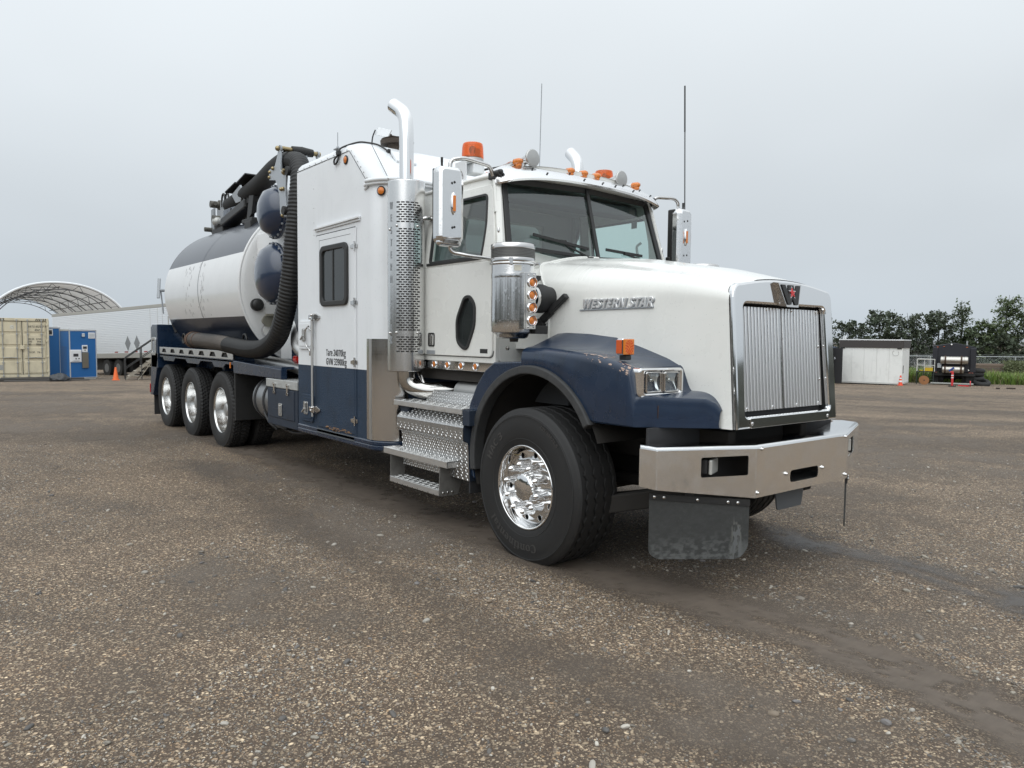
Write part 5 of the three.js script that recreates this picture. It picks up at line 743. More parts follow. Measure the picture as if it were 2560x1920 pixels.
// deck, rear fenders, tail cabinet, toolbox, fuel tank, mud flaps
for (const sg of [1, -1]) {
  const F = (g) => sg > 0 ? g : mirZ(g);
  const dk = TP('rear_fender_rail', F(mg([span(-10.05, -6.14, 1.20, 1.235, .60, 1.225, .006), sideZ(shape([[-10.0, 1.235], [-6.14, 1.235], [-6.14, 1.17], [-6.45, 1.17], [-6.55, 1.235 - .12], [-6.95, 1.115], [-7.05, 1.18], [-7.6, 1.18], [-7.7, 1.125], [-8.3, 1.125], [-8.4, 1.18], [-9.0, 1.18], [-9.1, 1.125], [-9.7, 1.125], [-9.8, 1.18], [-10.0, 1.18]].reverse()), 1.205, .02, .004)])), M.navy);
  const slots = []; for (let k = 0; k < 7; k++) { const x = -9.86 + k * .535; slots.push([[x, 1.262], [x + .31, 1.262], [x + .24, 1.325], [x + .07, 1.325]]); }
  P(dk, 'slotted_light_strip', F(sideZ(shape([[-10.0, 1.238], [-6.15, 1.238], [-6.15, 1.352], [-10.0, 1.352]], slots.map((s) => s.reverse())), 1.212, .012, .003)), std(C(.74, .74, .74), .34, 1));
  P(dk, 'strip_backing', F(span(-9.98, -6.17, 1.245, 1.345, 1.185, 1.20, .002)), M.dark);
  P(dk, 'end_marker', F(bx(.03, .08, .012, -6.24, 1.16, 1.228, .004)), M.amber);
  TP('front_skirt', F(mg([sideZ(shape([[-6.12, 1.06], [-4.45, 1.06], [-4.45, 1.175], [-6.0, 1.225], [-6.14, 1.225]]), 1.15, .075, .008), span(-6.14, -4.5, 1.17, 1.20, .5, 1.2, .004)])), M.navy);
  TP('splash_panel', F(span(-6.14, -6.10, .42, 1.10, .50, 1.21, .004)), std(C(.018, .018, .018), .6, 0, { map: rep(filmN, 2) }));
  const tc = TP('tail_cabinet', F(mg([sideZ(shape(roundPoly([[-10.50, .98], [-10.06, .98], [-10.06, 1.742], [-10.40, 1.742], [-10.50, 1.70]], .012)), .28, .965, .01), sideZ(shape([[-10.62, .48], [-10.42, .48], [-10.20, .82], [-10.02, 1.24], [-10.50, 1.24]]), .45, .795, .01)])), M.navy);
  P(tc, 'tail_lamp_cup', F(mg([sideZ(shape(rrect(-10.42, -10.13, 1.20, 1.52, .05), [rrect(-10.37, -10.18, 1.25, 1.47, .03).reverse()]), 1.245, .016, .005)])), M.alu); P(tc, 'tail_lamp_latch', F(mg([bx(.16, .19, .008, -10.275, 1.36, 1.248, .002), bx(.04, .13, .02, -10.275, 1.36, 1.255, .008)])), M.greySteel);
  P(tc, 'side_lamp', F(bx(.02, .16, .03, -10.61, .60, 1.24, .006)), M.redLens);
  TP('rear_mud_flap', F(span(-10.56, -10.54, .12, .50, .58, 1.20, .004)), M.blackSoft);
  const tb = TP('toolbox', F(span(-4.90, -3.985, .505, 1.02, .70, 1.222, .012)), M.navyFlat);
  P(tb, 'toolbox_lid', F(mg([span(-4.915, -3.97, .955, 1.055, .69, 1.232, .008)])), std(C(.55, .56, .55), .5, .6, { map: rep(filmN, 2) }));
  P(tb, 'toolbox_door', F(mg([span(-4.83, -4.06, .60, .94, 1.20, 1.232, .008), span(-4.70, -4.30, .70, .71, 1.22, 1.236, .002)])), M.navyFlat);
  P(tb, 'lid_latch', F(mg([-4.62, -4.22].flatMap((x) => [bx(.035, .12, .02, x, .95, 1.242, .005), bx(.05, .03, .02, x, .90, 1.242, .004), cyl(.016, .016, .03, 'z', x, 1.0, 1.242, 12)]))), M.steel);
  P(tb, 'door_latch', F(mg([sideZ(shape(rrect(-4.50, -4.40, .63, .78, .02)), 1.234, .010, .003), bx(.02, .10, .02, -4.45, .71, 1.248, .006)])), M.alu);
  const ft = TP('fuel_tank', F(lathe([[.001, -.62], [.24, -.61], [.285, -.57], [.29, -.54], [.29, .54], [.285, .57], [.001, .60]], 'x', -4.95, .76, .90, 40)), std(C(.30, .31, .32), .35, .8, { map: rep(filmN, 2) }));
  P(ft, 'tank_strap', F(mg([cyl(.300, .300, .05, 'x', -5.42, .76, .90, 40), cyl(.300, .300, .05, 'x', -5.12, .76, .90, 40)])), M.blackSoft);
  TP('underside_hose', F(mg([tube([[-5.6, .5, .95], [-5.3, .42, 1.0], [-5.0, .44, 1.02], [-4.6, .40, 1.0], [-4.1, .46, .98]], .02, 40, 7), tube([[-5.2, .62, 1.15], [-5.0, .50, 1.16], [-4.9, .42, 1.1]], .016, 30, 7), bx(.3, .06, .2, -4.9, .45, .95, .01)])), M.black);
  TP('spring_hanger', F(mg([-6.2, -7.48, -8.95, -10.2].map((x) => span(x - .06, x + .06, .55, .95, .36, .50, .01)).concat([tube([[-7.4, .66, .45], [-6.75, .58, .45], [-6.2, .68, .45]], .05, 20, 6), tube([[-8.9, .66, .45], [-8.2, .58, .45], [-7.55, .68, .45]], .05, 20, 6)]))), M.under);
}
TP('tail_ladder', [span(-10.02, -9.98, 1.72, 2.06, .84, .88, .004), span(-10.02, -9.98, 1.72, 2.06, .56, .60, .004), span(-10.02, -9.98, 2.04, 2.08, .56, .88, .004)], M.greySteel);
// ---------------------------------------------------------------- the yard
const gh = (x, z) => { const r = Math.hypot(x - 3.98, z - 4.52); const s = r < 13 ? 0 : r < 21 ? (r - 13) ** 2 / 16 : r - 17; return -0.0267 * Math.min(s, 60); };
const trackR = (x) => interp([[-12, 1.03], [0, 1.0], [.6, 1.0], [1.2, .90], [1.9, .85], [2.4, .88], [3.1, 1.08], [4.2, 1.5], [8, 3.6]], x);
const trackL = (x) => interp([[-12, -1.03], [.4, -.92], [.9, -.85], [1.5, -.86], [2.4, -.66], [3.4, -.35], [8, 1.6]], x);
const trackW = (x, z) => { let m = 0; for (const [f, w] of [[trackR, .27], [trackL, .22]]) { const d = Math.abs(z - f(x)); m = Math.max(m, sst(w + .09, w - .06, d + .14 * (fbm(x * 2.2, z * 3.5, 3, 5) - .5))); } return m * sst(-11, -7, x); };
const bumpH = (x, z) => { const r = Math.hypot(x - 3.98, z - 4.52); if (r > 45) return 0; const t = trackW(x, z); let h = .035 * (fbm(x * .7, z * .7, 3, 91) - .5) + .016 * (fbm(x * 3.1, z * 3.1, 3, 92) - .5) - .010 * t; for (const [f, w] of [[trackR, .33], [trackL, .28]]) { const d = Math.abs(z - f(x)); h += .012 * Math.exp(-(((d - w) / .06) ** 2)) * sst(.4, 1, x) * sst(.35, .6, fbm(x * 3, z * 3, 2, 44)); } const under = sst(1.9, 1.3, Math.abs(z)) * sst(2.5, 1.2, Math.abs(x + 4.5) - 4.8); return h * (1 - .8 * under) * sst(45, 30, r); };
const GR = 2048, TILE = 3.2;
const gravelMaps = (() => {
  const n = GR, H = new Float32Array(n * n), col = new Uint8Array(n * n * 4);
  for (let j = 0; j < n; j++) for (let i = 0; i < n; i++) { const k = j * n + i; const a = vnoise(i / 4, j / 4, 3, 512), b = hash2(i, j, 8); const v = .50 + .42 * (a * .5 + b * .5); H[k] = a * .18 + b * .10; col[4 * k] = 92 * v; col[4 * k + 1] = 80 * v; col[4 * k + 2] = 68 * v; col[4 * k + 3] = 255; }
  let s = 4242; const r = () => { s = (s * 1664525 + 1013904223) >>> 0; return s / 4294967296; };
  const pal = [[150, 138, 120], [128, 114, 97], [172, 160, 140], [108, 98, 86], [140, 120, 96], [96, 88, 80], [190, 178, 156], [120, 112, 104], [84, 76, 68], [206, 192, 168]];
  for (let q = 0; q < 120000; q++) {
    const x = Math.floor(r() * n), y = Math.floor(r() * n), t = r(); const R = t < .75 ? 1.3 + 1.7 * r() : t < .97 ? 2.4 + 2.4 * r() : 4.5 + 3.5 * r(); const e = .6 + .4 * r(), an = r() * 3.14, ca = Math.cos(an), sa = Math.sin(an); const p = pal[Math.floor(r() * r() * pal.length * .999)], l = .62 + .40 * r(), hh = .15 + R * .085;
    const m = Math.ceil(R / e); for (let j = -m; j <= m; j++) for (let i = -m; i <= m; i++) { const u = (i * ca + j * sa) / R, v = (-i * sa + j * ca) / (R * e); const d = u * u + v * v; if (d >= 1) continue; const k = (((y + j + n) % n) * n + ((x + i + n) % n)); const h = hh * (.45 + .55 * Math.sqrt(1 - d)); if (h > H[k]) { H[k] = h; const g = l * (.92 + .16 * hash2(i + x, j + y, 2)); col[4 * k] = p[0] * g; col[4 * k + 1] = p[1] * g; col[4 * k + 2] = p[2] * g; } }
  }
  const t = new THREE.DataTexture(col, n, n, THREE.RGBAFormat); t.colorSpace = THREE.SRGBColorSpace; const hb = new Uint8Array(n * n * 4); for (let k = 0; k < n * n; k++) { hb[4 * k] = hb[4 * k + 1] = hb[4 * k + 2] = clamp(H[k] / .9) * 255; hb[4 * k + 3] = 255; }
  const b = new THREE.DataTexture(hb, n, n, THREE.RGBAFormat); for (const q of [t, b]) { q.wrapS = q.wrapT = THREE.RepeatWrapping; q.magFilter = THREE.LinearFilter; q.minFilter = THREE.LinearMipmapLinearFilter; q.generateMipmaps = true; q.repeat.set(1 / TILE, 1 / TILE); q.needsUpdate = true; } return [t, b];
})();
{
  const rs = []; for (let r = .6; r < 700; r *= 1.018) rs.push(r); const th = []; const view = 0.8961 + Math.PI / 2; // heading of the camera in the (x, -z) plane
  for (let i = 0; i <= 420; i++) th.push(view + lerp(-.82, .82, i / 420)); const rest = 2 * Math.PI - 1.64; for (let i = 1; i <= 110; i++) th.push(view + .82 + rest * i / 110);
  const cols = [], g = grid(th.length - 1, rs.length - 1, (u, v) => { const r = rs[Math.round(v * (rs.length - 1))], a = th[Math.round(u * (th.length - 1))]; const x = 3.98 + r * Math.cos(a), z = 4.52 - r * Math.sin(a); return [x, gh(x, z) + bumpH(x, z), z, x, z]; });
  const p = g.attributes.position; for (let i = 0; i < p.count; i++) { const x = p.getX(i), z = p.getZ(i), t = trackW(x, z); const n = fbm(x * .35 + 9, z * .35, 4, 61), n2 = fbm(x * 1.6, z * 1.6, 3, 62), w = fbm((x * .6 - z * .8) * .10 + 4, (x * .8 + z * .6) * .9, 4, 63); let k = 1.50 + .62 * (n - .5) + .34 * (n2 - .5) + .42 * (w - .5); k *= 1 - .12 * t; { const a = x * .624 - z * .781, c = x * .781 + z * .624, r = Math.hypot(x - 3.98, z - 4.52); k *= 1 + (.55 * (fbm(a * .05 + 3, c * 1.0 + 8, 4, 64) - .5) - .30 * sst(.60, .68, fbm(a * .035, c * .9, 3, 65))) * sst(8, 16, r); } const warm = .5 + .9 * (fbm(x * .2, z * .2, 3, 66) - .5); cols.push(k * (1.05 + .04 * warm), k * .985, k * (.93 - .05 * warm)); }
  g.setAttribute('color', new THREE.Float32BufferAttribute(cols, 3));
  const m = std(C(1, 1, 1), .82, 0, { map: gravelMaps[0], bumpMap: gravelMaps[1], bumpScale: .010, vertexColors: true });
  const o = P(scene, 'ground', g, m); tag(o, null, null, null, 'structure');
  // packed, wet wheel tracks: thin sheets that fade out at their edges
  const mudMap = dataTex(512, (i, j) => { const a = fbm(i / 32, j / 32, 5, 81, 16), b = hash2(i, j, 81), c = fbm(i / 6, j / 90, 3, 83); const v = .78 + .26 * (a - .5) + .16 * (b - .5) + .16 * (c - .5); return [v, v * .985, v * .965]; });
  const mk = (f, w, x0, x1, wet, nm, op = 1) => { const nx = Math.round((x1 - x0) / .035), nz = 40, col = []; const gg = grid(nx, nz, (u, v) => { const x = lerp(x0, x1, u), z = f(x) + (v * 2 - 1) * (w + .16); return [x, gh(x, z) + bumpH(x, z) + .008, z, x, z]; }, true); const q = gg.attributes.position; for (let i = 0; i < q.count; i++) { const x = q.getX(i), z = q.getZ(i); const d = Math.abs(z - f(x)); const n = fbm(x * 3.2, z * 4.2, 4, 85), n2 = fbm(x * 14, z * 14, 3, 86), mid = Math.exp(-((d / .06) ** 2)) * sst(1.2, 2.2, x) * .9; let a = sst(w + .14, w - .16, d + .34 * (n - .5) + .22 * (n2 - .5)) * (.84 - mid * sst(.42, .6, n)); a *= op * sst(x0, x0 + .8, x) * sst(x1, x1 - .8, x); a *= .35 + .65 * sst(.30, .46, n2 * .5 + n * .5); const k = .9 + .3 * (n - .5); col.push(k, k, k, clamp(a)); } gg.setAttribute('color', new THREE.Float32BufferAttribute(col, 4)); const o2 = P(scene, nm, gg, std(wet ? C(.135, .120, .108) : C(.195, .158, .126), wet ? .40 : .72, 0, { map: rep(mudMap, .9), bumpMap: rep(mudMap, 1.7), bumpScale: .006, vertexColors: true, transparent: true })); tag(o2, null, null, null, 'structure'); return o2; };
  { // patches of fine packed soil between the stones
    const rs2 = []; for (let r = 1.6; r < 40; r *= 1.022) rs2.push(r); const col = []; const gg = grid(260, rs2.length - 1, (u, v) => { const r = rs2[Math.round(v * (rs2.length - 1))], a = view + lerp(-.8, .8, u); const x = 3.98 + r * Math.cos(a), z = 4.52 - r * Math.sin(a); return [x, gh(x, z) + bumpH(x, z) + .004, z, x, z]; }); const q = gg.attributes.position; for (let i = 0; i < q.count; i++) { const x = q.getX(i), z = q.getZ(i), r = Math.hypot(x - 3.98, z - 4.52); const along = fbm((x * .93 - z * .36) * .22 + 7, (x * .36 + z * .93) * 1.15 + 3, 4, 121), n = fbm(x * .55 + 3, z * .55, 4, 122), f = fbm(x * 6, z * 6, 3, 123); let a = sst(.42, .66, .55 * along + .45 * n + .16 * (f - .5)) * .58; a *= sst(40, 26, r) * (.55 + .45 * sst(.36, .52, f)); const k = .92 + .35 * (n - .5); col.push(k, k, k, clamp(a)); } gg.setAttribute('color', new THREE.Float32BufferAttribute(col, 4)); tag(P(scene, 'packed_soil', gg, std(C(.215, .180, .148), .85, 0, { map: rep(mudMap, .8), bumpMap: rep(mudMap, 2.3), bumpScale: .004, vertexColors: true, transparent: true })), null, null, null, 'structure'); }
  mk(trackR, .25, -8.5, 7.5, false, 'tyre_track'); mk(trackL, .20, .2, 7.5, true, 'wet_tyre_track', .78);
  mk((x) => trackR(x) + 1.15 + .05 * x, .16, -6, 3.4, false, 'tyre_track', .42);
  // loose pebbles near the camera
  const geo = []; for (let k = 0; k < 1; k++) { const q = new THREE.IcosahedronGeometry(1, 1); const p2 = q.attributes.position; for (let i = 0; i < p2.count; i++) { const x = p2.getX(i), y = p2.getY(i), z = p2.getZ(i); const s = .82 + .36 * vnoise(x * 1.7 + 5, y * 1.7 + z * 1.3 + 5, 3); p2.setXYZ(i, x * s, y * s * .62, z * s * .82); } q.computeVertexNormals(); geo.push(creased(q, .9)); }
  const N = 90000, im = new THREE.InstancedMesh(geo[0], std(C(1, 1, 1), .62), N), d = new THREE.Object3D(), c = new THREE.Color(); const pal = [[.25, .225, .185], [.17, .15, .125], [.34, .31, .265], [.125, .115, .105], [.22, .175, .13], [.09, .085, .08], [.42, .39, .34], [.15, .14, .135]];
  let k = 0, guard = 0; while (k < N && guard++ < 900000) { const r = 1.9 + 10.5 * Math.pow(rnd(), 1.25), a = view + rr(-.74, .74); const x = 3.98 + r * Math.cos(a), z = 4.52 - r * Math.sin(a); const t = trackW(x, z); if (rnd() < t * .97) continue; const cl = fbm(x * .8, z * .8, 3, 71), edge = Math.max(0, ...[[trackR, .34], [trackL, .30]].map(([f, w]) => Math.exp(-(((Math.abs(z - f(x)) - w) / .10) ** 2)))) * sst(.8, 1.8, x); if (rnd() > .12 + 1.0 * sst(.40, .68, cl) + edge * .6 + .35 * sst(1.6, 3, x) * sst(1.2, .2, z)) continue; let s = .0022 + .0042 * Math.pow(rnd(), 2.2); if (rnd() < .035) s = rr(.006, .012); if (rnd() < .0025) s = rr(.012, .022); s *= 1 + .25 * edge; d.position.set(x, gh(x, z) + bumpH(x, z) + s * .18, z); d.rotation.set(rr(-.4, .4), rr(0, 6.28), rr(-.4, .4)); d.scale.set(s * rr(.9, 1.4), s * rr(.7, 1.1), s * rr(.8, 1.1)); d.updateMatrix(); im.setMatrixAt(k, d.matrix); const p = pal[Math.floor(Math.pow(rnd(), 1.3) * 7.99)], l = rr(.75, 1.25); im.setColorAt(k, c.setRGB(p[0] * l, p[1] * l, p[2] * l)); k++; }
  im.count = k; im.name = 'pebbles'; im.castShadow = im.receiveShadow = true; scene.add(im); tag(im, 'loose rounded pebbles scattered over the brown gravel yard', 'gravel', null, 'stuff');
}
const at = (x, z, dy = 0) => [x, gh(x, z) + dy, z];
const RT = new THREE.Vector3(.624, 0, -.781).normalize(); // along the picture, used for things that were parked facing the camera
const YC = 1.45, YK = 1.78, YAW = Math.atan2(.781, .624); // turns local +z to face that way

// ---------------------------------------------------------------- left: steel container, blue kiosks, trailer, shelter
{
  const sc = std(C(.64, .575, .42), .55, 0, { map: rep(filmMap(.8, 77), .5) }), dk = std(C(.04, .04, .04), .7), gv = std(C(.42, .42, .40), .45, .6);
  const c = thing('shipping_container', 'cream steel shipping container with double doors and locking bars', 'container', at(-37.75, 1.925, .12), YC); c.scale.x = .87;
  // local: x to the right in the picture, z towards the camera; doors at z = 0; right edge at x = 2.65
  const x1 = 2.66, x0 = x1 - 2.44, H = 2.80, D = 9;
  P(c, 'roof', span(x0, x1, H - .06, H, -D, .0, .01), sc); P(c, 'floor', span(x0, x1, 0, .14, -D, 0, .01), sc);
  for (const x of [x0, x1]) { const g = grid(120, 1, (u, v) => { const t = (u * 30) % 1; return [x + (x > 1 ? -1 : 1) * .03 * (t < .3 ? 0 : t < .5 ? (t - .3) / .2 : t < .8 ? 1 : 1 - (t - .8) / .2), lerp(.1, H - .05, v), lerp(0, -D, u)]; }); P(c, 'side_wall', g, sc); }
  P(c, 'end_wall', span(x0, x1, .1, H - .05, -D, -D + .05, .01), sc);
  for (const x of [x0, x1 - .10]) P(c, 'corner_post', span(x, x + .10, 0, H, -.12, .02, .012), sc);
  P(c, 'header', span(x0 + .1, x1 - .1, H - .13, H, -.1, .02, .01), sc); P(c, 'door_sill', span(x0 + .1, x1 - .1, 0, .15, -.1, .02, .01), sc);
  for (const [a, b] of [[x0 + .11, (x0 + x1) / 2 - .015], [(x0 + x1) / 2 + .015, x1 - .11]]) {
    const d = P(c, 'door', [span(a, b, .16, H - .14, -.07, -.03, .006), ...[[.22, .78], [.92, 1.42], [1.56, 2.02], [2.16, 2.58]].flatMap(([y0, y1]) => [span(a + .06, b - .06, y0, y1, -.04, .005, .02)])], sc);
    P(d, 'door_gasket', [span(a - .012, a, .16, H - .14, -.06, -.02, 0), span(b, b + .012, .16, H - .14, -.06, -.02, 0), span(a, b, H - .14, H - .13, -.06, 0, 0), span(a, b, .15, .16, -.06, 0, 0)], dk);
    for (const t of [.22, .80]) { const x = lerp(a, b, t); P(d, 'locking_bar', rod([x, .05, .035], [x, H - .05, .035], .022, 10), gv); P(d, 'bar_keeper', [.10, .72, 1.4, 2.05, H - .10].map((y) => span(x - .045, x + .045, y - .04, y + .04, .0, .06, .01)), gv); P(d, 'door_handle', bar([x, .95, .06], [x + (t < .5 ? .40 : -.36), .955, .06], .03, .035), gv); }
    P(d, 'hinge', [.3, 1.0, 1.75, 2.5].map((y) => span(a < 1.3 ? a - .10 : b - .02, a < 1.3 ? a + .02 : b + .10, y - .05, y + .05, -.02, .04, .01)), sc);
  }
  P(c, 'lock_box', span((x0 + x1) / 2 - .10, (x0 + x1) / 2 + .10, 1.34, 1.52, .0, .10, .02), sc);
  const L = (s, x, y, h, w) => { const g = txt(s, h, .002, fontBold), bb = g.boundingBox; return warp(prep(g), (a, b, z) => [x + (a - bb.min.x) / (bb.max.x - bb.min.x) * w, y + b, .006 + z]); };
  P(c, 'stencilled_lettering', [L('ARTU 452387 7', 1.73, 2.36, .10, .80), L('45G1', 2.02, 2.20, .10, .24), L('MAX.GR.', 1.70, 1.78, .09, .30), L('TARE', 1.70, 1.66, .09, .19), L('NET', 1.70, 1.54, .09, .15), L('32500', 2.06, 1.78, .08, .30), L('3940', 2.10, 1.66, .08, .26), L('28560', 2.06, 1.54, .08, .30), L('CU.CAP.', 1.70, 1.16, .09, .32), L('76.4', 2.10, 1.16, .08, .26)], dk);
  P(c, 'data_plate', span(.36, .58, .38, .62, .0, .012, .002), gv); const ring = new THREE.TorusGeometry(.055, .012, 6, 20); ring.translate(1.0, 2.38, .008); P(c, 'round_sticker', [ring, cyl(.10, .10, .004, 'z', 1.0, 2.38, .004, 20)], std(C(.6, .58, .5), .6));
  P(c, 'hazard_stripe', [.16, .16].flatMap((_, s) => Array.from({ length: 6 }, (_, k) => { const x = s ? 2.06 + k * .085 : .25 + k * .07; return sideZ(shape([[x, H - .115], [x + .045, H - .115], [x + .075, H - .02], [x + .03, H - .02]]), .021, .004); })), dk);
  const b = thing('timber_skid', 'dark timber skid lying on the gravel under the container', 'skid', at(-36.4, 1.3, 0), 1.45);
  P(b, 'beam', span(-.5, 2.9, 0, .14, .10, .45, .02), std(C(.055, .05, .045), .9)); P(b, 'beam', span(-.4, 3.0, 0, .12, -1.2, -.9, .02), std(C(.055, .05, .045), .9)); P(b, 'plank', span(-.2, 3.1, 0, .08, .55, .85, .01), std(C(.08, .075, .07), .9));
  const tp = new THREE.SphereGeometry(1, 48, 30); warp(tp, (x, y, z) => { const n = fbm(x * 2.5 + 9, y * 2.5 + z * 2 + 9, 4, 33), f = fbm(x * 7 + 3, z * 7 + y * 5, 3, 34); const k = .7 + .55 * n + .18 * f; return [x * .40 * k, Math.max(-.02, y * .26 * k + .06), z * .35 * k]; });
  const tarp = thing('tarp_heap', 'crumpled dark plastic tarp heap between the container and kiosk', 'tarp', at(-34.9, -.45, .02), 1.45); P(tarp, 'sheet', tp, std(C(.022, .024, .028), .35));
}
{
  const bl = std(C(.012, .115, .33), .45), tr = std(C(.62, .64, .66), .35, .6), wh = std(C(.72, .73, .74), .4), dk = std(C(.03, .03, .035), .5);
  const kiosk = (name, label, p, w, d, h) => { const k = thing(name, label, 'kiosk', p, YK, null); P(k, 'cabinet', span(-w / 2, w / 2, .10, h, -d, 0, .01), bl); P(k, 'base', span(-w / 2 + .03, w / 2 - .03, 0, .10, -d + .03, -.03, .005), std(C(.5, .5, .47), .7)); P(k, 'corner_trim', [span(-w / 2 - .015, -w / 2 + .03, .10, h, -.03, .015, .004), span(w / 2 - .03, w / 2 + .015, .10, h, -.03, .015, .004), span(-w / 2 - .015, w / 2 + .015, h - .03, h + .02, -.03, .015, .004), span(-w / 2 - .015, w / 2 + .015, .085, .12, -.03, .015, .004), span(-w / 2 - .015, -w / 2 + .01, h - .03, h + .02, -d, -.03, .004), span(-w / 2 - .012, -w / 2 + .012, .10, h, -d - .01, -d + .03, .004)], tr); P(k, 'roof', span(-w / 2 - .02, w / 2 + .02, h + .021, h + .05, -d - .02, .02, .008), tr); return k; };
  const k2 = kiosk('blue_kiosk', 'blue kiosk with white payment panel and steel chute', at(-36.87, -1.70), 1.19, 1.2, 2.36);
  P(k2, 'payment_panel', [span(-.60, -.09, .84, 1.44, 0, .045, .015), span(-.56, -.13, .88, 1.40, .04, .06, .02)], wh); P(k2, 'screen', span(-.46, -.24, 1.11, 1.25, .06, .066, .003), dk); P(k2, 'keypad', [span(-.37, -.32, .98, 1.05, .06, .07, .003), span(-.25, -.18, .99, 1.04, .06, .068, .003), span(-.45, -.20, .90, .915, .06, .068, .002)], dk);
  P(k2, 'card_reader', span(-.06, .19, 1.33, 1.66, 0, .04, .012), wh); P(k2, 'reader_screen', span(-.02, .15, 1.48, 1.60, .04, .046, .003), dk); P(k2, 'reader_button', span(.04, .10, 1.40, 1.44, .04, .05, .004), dk);
  P(k2, 'steel_chute', span(-.07, .21, .56, 1.31, 0, .075, .01), std(C(.36, .34, .29), .3, 1)); P(k2, 'wall_lamp', [span(-.06, .07, 2.06, 2.22, 0, .08, .02), span(-.05, .06, 2.05, 2.12, .02, .085, .02)], tr); P(k2, 'vent_frame', [span(.24, .54, 1.98, 2.27, 0, .02, .004)], wh); P(k2, 'vent_slat', [2.04, 2.09, 2.14, 2.19].map((y) => span(.28, .50, y, y + .03, .02, .03, .003)), tr); P(k2, 'side_door', span(-.600, -.595, .3, 1.6, -1.0, -.35, .002), std(C(.015, .09, .25), .4)); P(k2, 'side_lamp', span(.60, .66, 2.05, 2.2, -.5, -.3, .02), tr);
  const k1 = kiosk('blue_kiosk', 'narrow blue kiosk half hidden behind the cream container', at(-41.69, -.93), .95, 1.2, 2.62);
  P(k1, 'vent_frame', span(-.25, .13, 2.22, 2.56, 0, .02, .004), wh); P(k1, 'vent_hood', [span(-.20, .08, 2.28, 2.50, .02, .05, .01), span(-.18, .06, 2.40, 2.48, .05, .10, .01)], dk);
  const cone = thing('traffic_cone', 'small plain orange traffic cone in front of the white trailer', 'cone', at(-34.5, -2.64), .2); const or = std(C(.85, .16, .035), .5);
  P(cone, 'body', lathe([[.135, .03], [.125, .045], [.035, .60], [.03, .605], [.001, .605]], 'y', 0, 0, 0, 24), or); P(cone, 'foot', bx(.27, .035, .27, 0, .018, 0, .01), or);
  const dl = thing('delineator_post', 'orange delineator post with a white band at the left edge', 'post', at(-38.05, 1.40), 0); P(dl, 'post', cyl(.06, .05, 1.0, 'y', 0, .52, 0, 16), or); P(dl, 'reflective_band', [cyl(.062, .06, .12, 'y', 0, .80, 0, 16)], wh); P(dl, 'foot', cyl(.2, .2, .05, 'y', 0, .025, 0, 20), std(C(.03, .03, .03), .8));
}
